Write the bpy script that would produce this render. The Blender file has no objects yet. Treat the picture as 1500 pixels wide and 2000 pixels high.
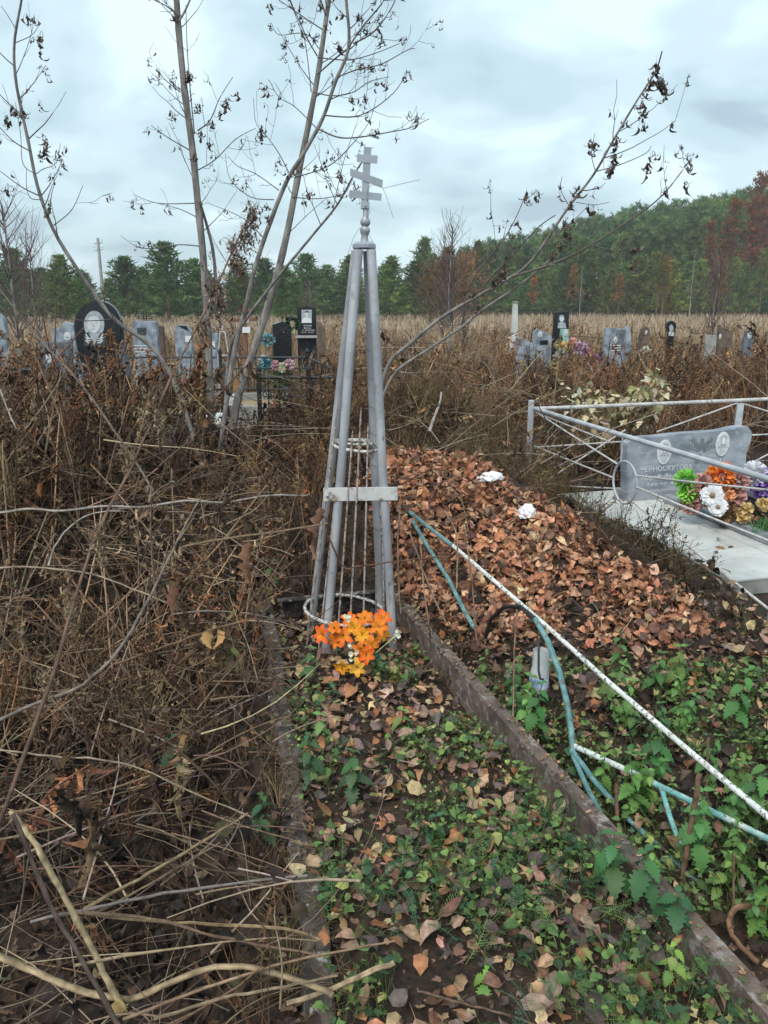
import bpy, bmesh, math, random
import numpy as np
from mathutils import Vector, Matrix

random.seed(11)
rng = np.random.default_rng(11)
scene = bpy.context.scene
C = scene.collection
R = math.radians
PI = math.pi

# ------------------------------------------------------------------ camera, sky, sun, exposure
CAMZ, PITCH, FPX = 1.6, R(15.4), 1500.0
cam_d = bpy.data.cameras.new('camera'); cam_d.lens = 27.0; cam_d.sensor_width = 36.0
cam_d.clip_start = 0.05; cam_d.clip_end = 3000
cam = bpy.data.objects.new('camera', cam_d); C.objects.link(cam)
cam.location = (0, 0, CAMZ); cam.rotation_euler = (PI/2 - PITCH, 0, 0)
scene.camera = cam

SUN_EL, SUN_AZ = R(52), R(205)          # azimuth measured from +Y clockwise; soft light through the cloud
world = bpy.data.worlds.new('World'); scene.world = world; world.use_nodes = True
wn = world.node_tree; wn.nodes.clear()
def N(nt, t, **kw):
    n = nt.nodes.new(t)
    for k, v in kw.items(): setattr(n, k, v)
    return n
def ramp(nt, stops, interp='LINEAR'):
    r = N(nt, 'ShaderNodeValToRGB'); cr = r.color_ramp; cr.interpolation = interp
    while len(cr.elements) < len(stops): cr.elements.new(0.5)
    for e, (p, c) in zip(cr.elements, stops):
        e.position = p; e.color = (*c, 1) if len(c) == 3 else c
    return r
_sky = N(wn, 'ShaderNodeTexSky', sky_type='NISHITA', sun_disc=False)
_sky.sun_elevation = SUN_EL; _sky.sun_rotation = SUN_AZ; _sky.air_density = 1.0; _sky.dust_density = 2.0
_bg1 = N(wn, 'ShaderNodeBackground'); _bg1.inputs[1].default_value = 0.07
wn.links.new(_sky.outputs[0], _bg1.inputs[0])
_tc = N(wn, 'ShaderNodeTexCoord'); _sep = N(wn, 'ShaderNodeSeparateXYZ')
wn.links.new(_tc.outputs['Generated'], _sep.inputs[0])
_add = N(wn, 'ShaderNodeMath', operation='ADD'); _add.inputs[1].default_value = 0.30
_abs = N(wn, 'ShaderNodeMath', operation='ABSOLUTE'); wn.links.new(_sep.outputs[2], _abs.inputs[0])
wn.links.new(_abs.outputs[0], _add.inputs[0])
_dx = N(wn, 'ShaderNodeMath', operation='DIVIDE'); _dy = N(wn, 'ShaderNodeMath', operation='DIVIDE')
wn.links.new(_sep.outputs[0], _dx.inputs[0]); wn.links.new(_add.outputs[0], _dx.inputs[1])
wn.links.new(_sep.outputs[1], _dy.inputs[0]); wn.links.new(_add.outputs[0], _dy.inputs[1])
_cmb = N(wn, 'ShaderNodeCombineXYZ'); wn.links.new(_dx.outputs[0], _cmb.inputs[0]); wn.links.new(_dy.outputs[0], _cmb.inputs[1])
_nz = N(wn, 'ShaderNodeTexNoise'); _nz.inputs['Scale'].default_value = 2.1; _nz.inputs['Detail'].default_value = 4.0
_nz.inputs['Roughness'].default_value = 0.5; _nz.inputs['Distortion'].default_value = 0.3
_mp = N(wn, 'ShaderNodeMapping'); _mp.inputs['Location'].default_value = (3.1, 1.7, 0.0)
wn.links.new(_cmb.outputs[0], _mp.inputs[0]); wn.links.new(_mp.outputs[0], _nz.inputs['Vector'])
_rp = ramp(wn, [(0.34, (0.31, 0.405, 0.475)), (0.44, (0.405, 0.545, 0.60)), (0.52, (0.485, 0.62, 0.68)), (0.63, (0.625, 0.78, 0.84))], 'EASE')
wn.links.new(_nz.outputs[0], _rp.inputs[0])
_bg2 = N(wn, 'ShaderNodeBackground'); _bg2.inputs[1].default_value = 0.86
wn.links.new(_rp.outputs[0], _bg2.inputs[0])
_mx = N(wn, 'ShaderNodeMixShader'); _mx.inputs[0].default_value = 0.88
wn.links.new(_bg1.outputs[0], _mx.inputs[1]); wn.links.new(_bg2.outputs[0], _mx.inputs[2])
_wo = N(wn, 'ShaderNodeOutputWorld'); wn.links.new(_mx.outputs[0], _wo.inputs[0])

sun_d = bpy.data.lights.new('sun', 'SUN'); sun_d.energy = 1.5; sun_d.angle = R(25); sun_d.color = (1.0, 0.95, 0.88)
sun = bpy.data.objects.new('sun', sun_d); C.objects.link(sun)
sun.rotation_euler = (PI/2 - SUN_EL, 0, PI - SUN_AZ)

vs = scene.view_settings; vs.view_transform = 'Standard'; vs.look = 'None'; vs.gamma = 1.0; vs.exposure = 0.92
vs.use_curve_mapping = False
scene.cycles.max_bounces = 6; scene.cycles.diffuse_bounces = 3; scene.cycles.glossy_bounces = 2
scene.cycles.transmission_bounces = 4; scene.cycles.transparent_max_bounces = 8

# ------------------------------------------------------------------ reading positions off the photograph (1500 x 2000)
CP, SP = math.cos(PITCH), math.sin(PITCH)
def ray(u, v):
    x = (u - 750)/FPX; y = (1000 - v)/FPX
    return x, CP + y*SP, -SP + y*CP
def PZ(u, v, z=0.0):
    d = ray(u, v); t = (z - CAMZ)/d[2]
    return Vector((d[0]*t, d[1]*t, z))
def PY(u, v, Y):
    d = ray(u, v); t = Y/d[1]
    return Vector((d[0]*t, Y, CAMZ + d[2]*t))

# ------------------------------------------------------------------ mesh helpers
def tag(o, label=None, cat=None, group=None, kind=None):
    if label: o['label'] = label
    if cat: o['category'] = cat
    if group: o['group'] = group
    if kind: o['kind'] = kind
    elif cat: o['kind'] = 'thing'
    return o
def link(name, me, mat=None, parent=None):
    o = bpy.data.objects.new(name, me); C.objects.link(o)
    if mat and me is not None and len(me.materials) == 0: me.materials.append(mat)
    if parent: o.parent = parent
    return o
def empty(name, loc=(0, 0, 0), rz=0.0, label=None, cat=None, group=None):
    o = bpy.data.objects.new(name, None); C.objects.link(o)
    o.location = loc; o.rotation_euler = (0, 0, rz); o.empty_display_size = 0.1
    return tag(o, label, cat, group)
def copy_tree(o, parent=None):
    c = o.copy(); C.objects.link(c)
    if parent is not None: c.parent = parent
    for ch in list(o.children): copy_tree(ch, c)
    return c

def frame(d):
    d = Vector(d).normalized()
    a = Vector((0, 0, 1)) if abs(d.z) < 0.9 else Vector((1, 0, 0))
    x = a.cross(d).normalized(); return x, d.cross(x).normalized(), d
class MB:
    def __init__(s): s.v = []; s.f = []
    def tube(s, pts, r, n=8, cap=True, flat=1.0):
        pts = [Vector(p) for p in pts]
        if not isinstance(r, (list, tuple)): r = [r]*len(pts)
        b = len(s.v); x = None
        for i, p in enumerate(pts):
            d = (pts[min(i+1, len(pts)-1)] - pts[max(i-1, 0)])
            if d.length < 1e-9: d = Vector((0, 0, 1))
            d.normalize()
            if x is None: x, y, _ = frame(d)
            else:
                x = (x - d*x.dot(d)); x = x.normalized() if x.length > 1e-6 else frame(d)[0]
            y = d.cross(x)
            for k in range(n):
                a = 2*PI*k/n
                s.v.append(p + x*(math.cos(a)*r[i]) + y*(math.sin(a)*r[i]*flat))
        for i in range(len(pts)-1):
            for k in range(n):
                k2 = (k+1) % n
                s.f.append((b+i*n+k, b+i*n+k2, b+(i+1)*n+k2, b+(i+1)*n+k))
        if cap:
            s.f.append(tuple(b+k for k in reversed(range(n))))
            s.f.append(tuple(b+(len(pts)-1)*n+k for k in range(n)))
        return s
    def ring(s, c, rad, r, ax=(0, 0, 1), n=24, m=6, flat=1.0):
        x, y, z = frame(ax); c = Vector(c); b = len(s.v)
        for i in range(n):
            a = 2*PI*i/n; d = x*math.cos(a) + y*math.sin(a)
            for k in range(m):
                t = 2*PI*k/m
                s.v.append(c + d*(rad + r*math.cos(t)) + z*(r*math.sin(t)))
        for i in range(n):
            j = (i+1) % n
            for k in range(m):
                l = (k+1) % m
                s.f.append((b+i*m+k, b+j*m+k, b+j*m+l, b+i*m+l))
        return s
    def box(s, c, sz, M=None):
        b = len(s.v); c = Vector(c)
        for dx, dy, dz in ((-1,-1,-1),(1,-1,-1),(1,1,-1),(-1,1,-1),(-1,-1,1),(1,-1,1),(1,1,1),(-1,1,1)):
            p = Vector((dx*sz[0]/2, dy*sz[1]/2, dz*sz[2]/2))
            if M is not None: p = M @ p
            s.v.append(c + p)
        for f in ((0,3,2,1),(4,5,6,7),(0,1,5,4),(1,2,6,5),(2,3,7,6),(3,0,4,7)): s.f.append(tuple(b+i for i in f))
        return s
    def beam(s, p0, p1, w, h, up=(0, 0, 1)):
        p0, p1 = Vector(p0), Vector(p1); d = (p1-p0); L = d.length; d.normalize()
        x = d.cross(Vector(up)).normalized(); z = x.cross(d)
        M = Matrix((x, d, z)).transposed()
        return s.box((p0+p1)/2, (w, L, h), M)
    def lathe(s, prof, n=16, o=(0, 0, 0), M=None):
        b = len(s.v); o = Vector(o)
        for r, z in prof:
            for k in range(n):
                a = 2*PI*k/n; p = Vector((r*math.cos(a), r*math.sin(a), z))
                s.v.append(o + (M @ p if M is not None else p))
        for i in range(len(prof)-1):
            for k in range(n):
                l = (k+1) % n
                s.f.append((b+i*n+k, b+i*n+l, b+(i+1)*n+l, b+(i+1)*n+k))
        s.f.append(tuple(b+k for k in reversed(range(n)))); s.f.append(tuple(b+(len(prof)-1)*n+k for k in range(n)))
        return s
    def prism(s, poly, y0, y1, M=None, o=(0, 0, 0)):
        """poly in local x,z (counter-clockwise seen from -y); from y0 (front) to y1 (back)"""
        b = len(s.v); n = len(poly); o = Vector(o)
        for y in (y0, y1):
            for x, z in poly:
                p = Vector((x, y, z)); s.v.append(o + (M @ p if M is not None else p))
        s.f.append(tuple(b+i for i in range(n))); s.f.append(tuple(b+n+i for i in reversed(range(n))))
        for i in range(n):
            j = (i+1) % n
            s.f.append((b+j, b+i, b+n+i, b+n+j))
        return s
    def mesh(s, name, smooth=35, bevel=0.0):
        me = bpy.data.meshes.new(name); me.from_pydata([tuple(v) for v in s.v], [], s.f)
        if bevel:
            bm = bmesh.new(); bm.from_mesh(me)
            bmesh.ops.bevel(bm, geom=[e for e in bm.edges if e.calc_face_angle(0) > R(25)], offset=bevel, segments=2, affect='EDGES', clamp_overlap=True)
            bm.to_mesh(me); bm.free()
        if smooth:
            me.polygons.foreach_set('use_smooth', [True]*len(me.polygons))
            me.set_sharp_from_angle(angle=R(smooth))
        me.update(); return me
    def build(s, name, mat, parent=None, smooth=35, bevel=0.0):
        return link(name, s.mesh(name, smooth, bevel), mat, parent)

class Proto:
    def __init__(s, v, f, c=None):
        s.v = np.asarray(v, float).reshape(-1, 3); s.f = np.asarray(f, int).reshape(-1, 3)
        s.c = np.ones((len(s.v), 3)) if c is None else np.asarray(c, float)
class Soup:
    """many small faces joined into one mesh, each piece with its own colour"""
    def __init__(s): s.V = []; s.F = []; s.Cc = []; s.n = 0
    def add(s, v, f, c):
        s.V.append(v); s.F.append(f + s.n); s.Cc.append(c); s.n += len(v)
    def inst(s, pr, M, L, col):
        n = len(L)
        if n == 0: return
        v = np.einsum('nij,kj->nki', M, pr.v) + L[:, None, :]
        k = len(pr.v)
        f = pr.f[None] + (np.arange(n)*k)[:, None, None]
        c = pr.c[None]*np.asarray(col)[:, None, :]
        s.add(v.reshape(-1, 3), f.reshape(-1, 3), c.reshape(-1, 3))
    def tubes(s, P, Rr, col, n=4):
        P = np.asarray(P, float); Nn, S, _ = P.shape
        if Nn == 0: return
        T = np.gradient(P, axis=1); T /= np.linalg.norm(T, axis=2, keepdims=True) + 1e-9
        ref = np.where(np.abs(T[..., 2:3]) < 0.8, np.array([0, 0, 1.0]), np.array([1.0, 0, 0]))
        X = np.cross(ref, T); X /= np.linalg.norm(X, axis=2, keepdims=True) + 1e-9
        Y = np.cross(T, X)
        a = np.arange(n)*2*PI/n
        v = P[:, :, None, :] + (X[:, :, None, :]*np.cos(a)[None, None, :, None] + Y[:, :, None, :]*np.sin(a)[None, None, :, None])*np.asarray(Rr)[:, :, None, None]
        idx = np.arange(S*n).reshape(S, n)
        A = idx[:-1]; B = np.roll(idx, -1, axis=1)[:-1]; Cq = np.roll(idx, -1, axis=1)[1:]; D = idx[1:]
        f = np.concatenate([np.stack([A, B, Cq], -1).reshape(-1, 3), np.stack([A, Cq, D], -1).reshape(-1, 3)])
        F = f[None] + (np.arange(Nn)*S*n)[:, None, None]
        c = np.repeat(np.asarray(col)[:, None, :], S*n, axis=1)
        s.add(v.reshape(-1, 3), F.reshape(-1, 3), c.reshape(-1, 3))
    def proto(s):
        return Proto(np.concatenate(s.V), np.concatenate(s.F), np.concatenate(s.Cc))
    def mesh(s, name, smooth=False):
        v = np.concatenate(s.V); f = np.concatenate(s.F); c = np.concatenate(s.Cc)
        return arr_mesh(name, v, f, c, smooth)
    def build(s, name, mat, parent=None, smooth=False):
        return link(name, s.mesh(name, smooth), mat, parent)
def arr_mesh(name, v, f, c=None, smooth=False):
    me = bpy.data.meshes.new(name)
    me.vertices.add(len(v)); me.vertices.foreach_set('co', np.ascontiguousarray(v, dtype=np.float32).ravel())
    me.loops.add(len(f)*3); me.loops.foreach_set('vertex_index', np.ascontiguousarray(f, dtype=np.int32).ravel())
    me.polygons.add(len(f)); me.polygons.foreach_set('loop_start', np.arange(len(f), dtype=np.int32)*3)
    if smooth: me.polygons.foreach_set('use_smooth', np.ones(len(f), dtype=bool))
    me.update(calc_edges=True)
    if c is not None:
        at = me.attributes.new('Col', 'FLOAT_COLOR', 'POINT')
        cc = np.ones((len(v), 4), dtype=np.float32); cc[:, :3] = np.clip(c, 0, 1); at.data.foreach_set('color', cc.ravel())
    return me
def rots(n, yaw=None, pitch=None, roll=None, sc=None):
    """n rotation matrices: roll about y, pitch about x, then yaw about z, with scale"""
    z = np.zeros(n)
    yaw = rng.uniform(0, 2*PI, n) if yaw is None else yaw+z
    pitch = z if pitch is None else pitch+z
    roll = z if roll is None else roll+z
    cy, sy, cp, sp, cr, sr = np.cos(yaw), np.sin(yaw), np.cos(pitch), np.sin(pitch), np.cos(roll), np.sin(roll)
    Z = np.zeros((n, 3, 3)); Z[:, 0, 0] = cy; Z[:, 0, 1] = -sy; Z[:, 1, 0] = sy; Z[:, 1, 1] = cy; Z[:, 2, 2] = 1
    X = np.zeros((n, 3, 3)); X[:, 0, 0] = 1; X[:, 1, 1] = cp; X[:, 1, 2] = -sp; X[:, 2, 1] = sp; X[:, 2, 2] = cp
    Y = np.zeros((n, 3, 3)); Y[:, 1, 1] = 1; Y[:, 0, 0] = cr; Y[:, 0, 2] = sr; Y[:, 2, 0] = -sr; Y[:, 2, 2] = cr
    M = Z @ X @ Y
    if sc is not None: M = M*(np.asarray(sc)+z)[:, None, None]
    return M
def align(n, normal):
    """n matrices that take +z to the given normals"""
    zc = normal/np.linalg.norm(normal, axis=1, keepdims=True)
    xc = np.cross(np.tile([0, 1.0, 0.02], (n, 1)), zc); xc /= np.linalg.norm(xc, axis=1, keepdims=True)
    yc = np.cross(zc, xc)
    return np.stack([xc, yc, zc], axis=2)
def pal(n, cols, jit=0.15, w=None):
    cols = np.asarray(cols, float); i = rng.choice(len(cols), n, p=None if w is None else np.asarray(w)/np.sum(w))
    return cols[i]*(1 + rng.normal(0, jit, (n, 1)))*(1 + rng.normal(0, 0.05, (n, 3)))

def vnoise(x, y, s=1.0, seed=0):
    """smooth value noise on a lattice"""
    x = np.asarray(x, float)/s + seed*17.3; y = np.asarray(y, float)/s + seed*9.1
    ix, iy = np.floor(x), np.floor(y); fx, fy = x-ix, y-iy
    fx = fx*fx*(3-2*fx); fy = fy*fy*(3-2*fy)
    def hsh(a, b):
        t = np.sin(a*127.1 + b*311.7)*43758.5453
        return t - np.floor(t)
    return (hsh(ix, iy)*(1-fx) + hsh(ix+1, iy)*fx)*(1-fy) + (hsh(ix, iy+1)*(1-fx) + hsh(ix+1, iy+1)*fx)*fy - 0.5
def sstep(a, b, x):
    t = np.clip((x-a)/(b-a), 0, 1); return t*t*(3-2*t)

# ------------------------------------------------------------------ materials
def new_mat(name):
    m = bpy.data.materials.new(name); m.use_nodes = True
    nt = m.node_tree; b = nt.nodes['Principled BSDF']; return m, nt, b
def organic(name, rough=0.8, trans=0.0, spec=0.25, var=0.35, scale=60.0):
    m, nt, b = new_mat(name)
    at = N(nt, 'ShaderNodeAttribute', attribute_name='Col'); oi = N(nt, 'ShaderNodeObjectInfo')
    mu = N(nt, 'ShaderNodeMix', data_type='RGBA', blend_type='MULTIPLY'); mu.inputs[0].default_value = 1.0
    nt.links.new(at.outputs['Color'], mu.inputs[6]); nt.links.new(oi.outputs['Color'], mu.inputs[7])
    tc = N(nt, 'ShaderNodeTexCoord')
    nz = N(nt, 'ShaderNodeTexNoise'); nz.inputs['Scale'].default_value = scale; nz.inputs['Detail'].default_value = 3
    nt.links.new(tc.outputs['Object'], nz.inputs['Vector'])
    rp = ramp(nt, [(0.3, (1-var,)*3), (0.7, (1+var*0.7,)*3)]); nt.links.new(nz.outputs[0], rp.inputs[0])
    m2 = N(nt, 'ShaderNodeMix', data_type='RGBA', blend_type='MULTIPLY'); m2.inputs[0].default_value = 1.0
    nt.links.new(mu.outputs[2], m2.inputs[6]); nt.links.new(rp.outputs[0], m2.inputs[7])
    nt.links.new(m2.outputs[2], b.inputs['Base Color'])
    b.inputs['Roughness'].default_value = rough; b.inputs['Specular IOR Level'].default_value = spec
    if trans:
        tr = N(nt, 'ShaderNodeBsdfTranslucent'); nt.links.new(m2.outputs[2], tr.inputs[0])
        ms = N(nt, 'ShaderNodeMixShader'); ms.inputs[0].default_value = trans
        nt.links.new(b.outputs[0], ms.inputs[1]); nt.links.new(tr.outputs[0], ms.inputs[2])
        nt.links.new(ms.outputs[0], nt.nodes['Material Output'].inputs[0])
    return m
def noisy(name, c1, c2, scale=8.0, rough=0.6, metal=0.0, lo=0.4, hi=0.6, c3=None, s3=30.0, t3=(0.6, 0.68), bump=0.0, bscale=60.0, spec=0.4, detail=5, stretch=None):
    """two colours mixed by noise, an optional third breaking through (rust, flakes), and a fine bump"""
    m, nt, b = new_mat(name)
    tc = N(nt, 'ShaderNodeTexCoord'); vec = tc.outputs['Object']
    if stretch:
        mp = N(nt, 'ShaderNodeMapping'); mp.inputs['Scale'].default_value = stretch
        nt.links.new(vec, mp.inputs[0]); vec = mp.outputs[0]
    nz = N(nt, 'ShaderNodeTexNoise'); nz.inputs['Scale'].default_value = scale; nz.inputs['Detail'].default_value = detail
    nt.links.new(vec, nz.inputs['Vector'])
    rp = ramp(nt, [(lo, c1), (hi, c2)]); nt.links.new(nz.outputs[0], rp.inputs[0])
    out = rp.outputs[0]
    if c3:
        n3 = N(nt, 'ShaderNodeTexNoise'); n3.inputs['Scale'].default_value = s3; n3.inputs['Detail'].default_value = 6
        n3.inputs['Roughness'].default_value = 0.65
        nt.links.new(vec, n3.inputs['Vector'])
        r3 = ramp(nt, [(t3[0], (0, 0, 0)), (t3[1], (1, 1, 1))]); nt.links.new(n3.outputs[0], r3.inputs[0])
        mx = N(nt, 'ShaderNodeMix', data_type='RGBA'); nt.links.new(r3.outputs[0], mx.inputs[0])
        nt.links.new(out, mx.inputs[6]); mx.inputs[7].default_value = (*c3, 1); out = mx.outputs[2]
    nt.links.new(out, b.inputs['Base Color'])
    b.inputs['Roughness'].default_value = rough; b.inputs['Metallic'].default_value = metal; b.inputs['Specular IOR Level'].default_value = spec
    if bump:
        n4 = N(nt, 'ShaderNodeTexNoise'); n4.inputs['Scale'].default_value = bscale; n4.inputs['Detail'].default_value = 4
        nt.links.new(vec, n4.inputs['Vector'])
        bp = N(nt, 'ShaderNodeBump'); bp.inputs['Strength'].default_value = bump; bp.inputs['Distance'].default_value = 0.01
        nt.links.new(n4.outputs[0], bp.inputs['Height']); nt.links.new(bp.outputs[0], b.inputs['Normal'])
    return m
M = {}
M['dead'] = organic('dead_plant', 0.85, 0.0, 0.15)
M['dleaf'] = organic('dead_leaf', 0.7, 0.12, 0.25, 0.4, 45)
M['leaf1'] = organic('single_dead_leaf', 0.62, 0.12, 0.3, 0.55, 3.2)
M['green'] = organic('green_leaf', 0.55, 0.22, 0.35, 0.3, 50)
M['needle'] = organic('pine_needles', 0.75, 0.45, 0.2, 0.3, 1.5)
M['bark'] = noisy('grey_bark', (0.155, 0.140, 0.13), (0.29, 0.265, 0.245), 18, 0.85, c3=(0.07, 0.06, 0.055), s3=40, bump=0.5, bscale=70, stretch=(1, 1, 0.35))
M['pbark'] = noisy('pine_bark', (0.16, 0.08, 0.05), (0.26, 0.14, 0.085), 1.2, 0.9, c3=(0.09, 0.06, 0.05), s3=3, bump=0.3)
M['birch'] = noisy('birch_bark', (0.28, 0.27, 0.26), (0.42, 0.41, 0.40), 3, 0.8, c3=(0.05, 0.045, 0.04), s3=4, t3=(0.58, 0.62), stretch=(1, 1, 3))
M['silver'] = noisy('silver_paint', (0.29, 0.30, 0.325), (0.45, 0.46, 0.485), 7, 0.45, 0.2, c3=(0.14, 0.105, 0.09), s3=17, t3=(0.60, 0.70), bump=0.35, bscale=55, stretch=(1, 1, 0.45))
M['silver_flat'] = noisy('silver_sheet', (0.31, 0.34, 0.38), (0.38, 0.41, 0.45), 6, 0.5, 0.2, c3=(0.17, 0.16, 0.17), s3=30, t3=(0.66, 0.75))
M['strap'] = noisy('weathered_strap', (0.48, 0.48, 0.48), (0.62, 0.61, 0.60), 12, 0.5, 0.1, c3=(0.2, 0.13, 0.07), s3=14, t3=(0.52, 0.64), bump=0.1)
M['rod'] = noisy('rusted_rod', (0.28, 0.24, 0.22), (0.42, 0.38, 0.36), 30, 0.7, c3=(0.14, 0.09, 0.06), s3=50, t3=(0.5, 0.6), bump=0.15)
M['hoop'] = noisy('flaking_white_hoop', (0.50, 0.49, 0.46), (0.66, 0.65, 0.62), 40, 0.7, c3=(0.13, 0.1, 0.08), s3=55, t3=(0.48, 0.58), bump=0.3)
M['rust'] = noisy('rusty_angle_iron', (0.080, 0.057, 0.047), (0.18, 0.132, 0.110), 13, 0.8, lo=0.35, hi=0.65, c3=(0.33, 0.31, 0.29), s3=24, t3=(0.54, 0.68), bump=0.6, bscale=45)
M['flake'] = noisy('flaking_whitewash', (0.035, 0.028, 0.025), (0.11, 0.088, 0.075), 14, 0.85, c3=(0.36, 0.34, 0.32), s3=24, t3=(0.55, 0.66), bump=0.6, bscale=40)
M['pipe'] = noisy('flaking_white_pipe', (0.60, 0.61, 0.58), (0.72, 0.72, 0.69), 20, 0.6, c3=(0.17, 0.15, 0.13), s3=75, t3=(0.53, 0.59), bump=0.25)
M['teal'] = noisy('turquoise_paint', (0.075, 0.19, 0.20), (0.15, 0.30, 0.30), 25, 0.6, c3=(0.11, 0.11, 0.10), s3=45, t3=(0.52, 0.62), bump=0.2)
M['tealpipe'] = noisy('turquoise_white_pipe', (0.14, 0.36, 0.35), (0.58, 0.62, 0.58), 7, 0.6, lo=0.45, hi=0.55, c3=(0.15, 0.14, 0.12), s3=75, t3=(0.54, 0.61), bump=0.25)
M['fence'] = noisy('grey_fence_paint', (0.36, 0.38, 0.41), (0.50, 0.51, 0.54), 10, 0.5, 0.1, c3=(0.2, 0.17, 0.16), s3=35, t3=(0.64, 0.72), bump=0.1)
M['fencew'] = noisy('pale_fence_paint', (0.42, 0.40, 0.39), (0.58, 0.56, 0.55), 14, 0.6, c3=(0.22, 0.17, 0.14), s3=45, t3=(0.57, 0.66), bump=0.15)
M['marble'] = noisy('grey_marble', (0.17, 0.195, 0.23), (0.38, 0.41, 0.45), 4.0, 0.38, lo=0.36, hi=0.66, c3=(0.52, 0.55, 0.60), s3=7, t3=(0.54, 0.72), detail=8, stretch=(1, 1, 2.2))
M['marble_dk'] = noisy('grey_marble_base', (0.17, 0.19, 0.21), (0.30, 0.32, 0.34), 6, 0.45, c3=(0.4, 0.41, 0.43), s3=9, t3=(0.62, 0.75))
M['etch'] = noisy('etched_stone', (0.52, 0.55, 0.58), (0.62, 0.64, 0.67), 30, 0.9)
M['etchdk'] = noisy('etched_dark_stone', (0.15, 0.18, 0.19), (0.21, 0.24, 0.25), 30, 0.9)  # darker grey tone of etched stone
M['tile'] = noisy('pale_floor_tile', (0.46, 0.465, 0.44), (0.60, 0.605, 0.58), 3, 0.35, c3=(0.33, 0.31, 0.27), s3=9, t3=(0.56, 0.74))
M['conc'] = noisy('concrete', (0.24, 0.235, 0.22), (0.36, 0.35, 0.33), 7, 0.9, c3=(0.15, 0.145, 0.13), s3=15, t3=(0.6, 0.7), bump=0.3)
M['black'] = noisy('black_granite', (0.010, 0.012, 0.015), (0.020, 0.023, 0.028), 60, 0.16, spec=0.5)
M['iron'] = noisy('black_iron', (0.012, 0.012, 0.013), (0.03, 0.028, 0.028), 25, 0.5, c3=(0.06, 0.04, 0.03), s3=40, t3=(0.64, 0.7))
M['gran'] = noisy('blue_grey_granite', (0.14, 0.165, 0.20), (0.30, 0.335, 0.38), 9, 0.5, c3=(0.52, 0.55, 0.6), s3=20, t3=(0.6, 0.75))
M['grandk'] = noisy('dark_grey_granite', (0.09, 0.10, 0.12), (0.16, 0.175, 0.20), 12, 0.4, c3=(0.25, 0.27, 0.3), s3=30, t3=(0.62, 0.75))
M['brownst'] = noisy('brown_stone', (0.09, 0.065, 0.05), (0.16, 0.115, 0.085), 8, 0.7)
M['tanst'] = noisy('tan_board', (0.22, 0.15, 0.085), (0.31, 0.22, 0.13), 6, 0.8)
M['white'] = noisy('white_enamel', (0.66, 0.67, 0.67), (0.74, 0.75, 0.75), 20, 0.35)
M['ptone'] = noisy('portrait_grey', (0.30, 0.33, 0.36), (0.42, 0.45, 0.48), 25, 0.6)
M['pskin'] = noisy('portrait_pale', (0.50, 0.52, 0.54), (0.62, 0.64, 0.65), 25, 0.6)
M['pdark'] = noisy('portrait_dark', (0.03, 0.035, 0.04), (0.07, 0.08, 0.09), 25, 0.5)
M['wood'] = noisy('brown_cross_paint', (0.16, 0.07, 0.045), (0.22, 0.10, 0.065), 10, 0.7, c3=(0.1, 0.06, 0.05), s3=25)
M['pole'] = noisy('grey_pole', (0.30, 0.29, 0.28), (0.38, 0.37, 0.36), 3, 0.9)
M['mint'] = noisy('mint_paint', (0.22, 0.42, 0.38), (0.34, 0.54, 0.48), 10, 0.5)
M['wire'] = noisy('thin_dark_wire', (0.05, 0.05, 0.055), (0.09, 0.09, 0.09), 30, 0.6)
M['bag'] = noisy('white_plastic_film', (0.76, 0.76, 0.79), (0.86, 0.86, 0.88), 9, 0.35)
M['bag'].node_tree.nodes['Principled BSDF'].inputs['Subsurface Weight'].default_value = 0.15
M['flower'] = organic('cloth_petal', 0.6, 0.18, 0.2, 0.12, 80)
# bare earth under everything
def soil():
    m, nt, b = new_mat('dark_soil')
    tc = N(nt, 'ShaderNodeTexCoord')
    n1 = N(nt, 'ShaderNodeTexNoise'); n1.inputs['Scale'].default_value = 3.0; n1.inputs['Detail'].default_value = 8
    n2 = N(nt, 'ShaderNodeTexNoise'); n2.inputs['Scale'].default_value = 45.0; n2.inputs['Detail'].default_value = 6
    nt.links.new(tc.outputs['Object'], n1.inputs['Vector']); nt.links.new(tc.outputs['Object'], n2.inputs['Vector'])
    at = N(nt, 'ShaderNodeAttribute', attribute_name='Col')
    rp = ramp(nt, [(0.3, (0.55, 0.55, 0.55)), (0.7, (1.35, 1.3, 1.25))]); nt.links.new(n1.outputs[0], rp.inputs[0])
    r2 = ramp(nt, [(0.3, (0.5, 0.5, 0.5)), (0.7, (1.5, 1.45, 1.4))]); nt.links.new(n2.outputs[0], r2.inputs[0])
    a = N(nt, 'ShaderNodeMix', data_type='RGBA', blend_type='MULTIPLY'); a.inputs[0].default_value = 1
    nt.links.new(at.outputs['Color'], a.inputs[6]); nt.links.new(rp.outputs[0], a.inputs[7])
    c = N(nt, 'ShaderNodeMix', data_type='RGBA', blend_type='MULTIPLY'); c.inputs[0].default_value = 1
    nt.links.new(a.outputs[2], c.inputs[6]); nt.links.new(r2.outputs[0], c.inputs[7])
    nt.links.new(c.outputs[2], b.inputs['Base Color']); b.inputs['Roughness'].default_value = 0.9; b.inputs['Specular IOR Level'].default_value = 0.2
    bp = N(nt, 'ShaderNodeBump'); bp.inputs['Strength'].default_value = 0.7; bp.inputs['Distance'].default_value = 0.02
    nt.links.new(n2.outputs[0], bp.inputs['Height']); nt.links.new(bp.outputs[0], b.inputs['Normal'])
    return m
M['soil'] = soil()

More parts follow.
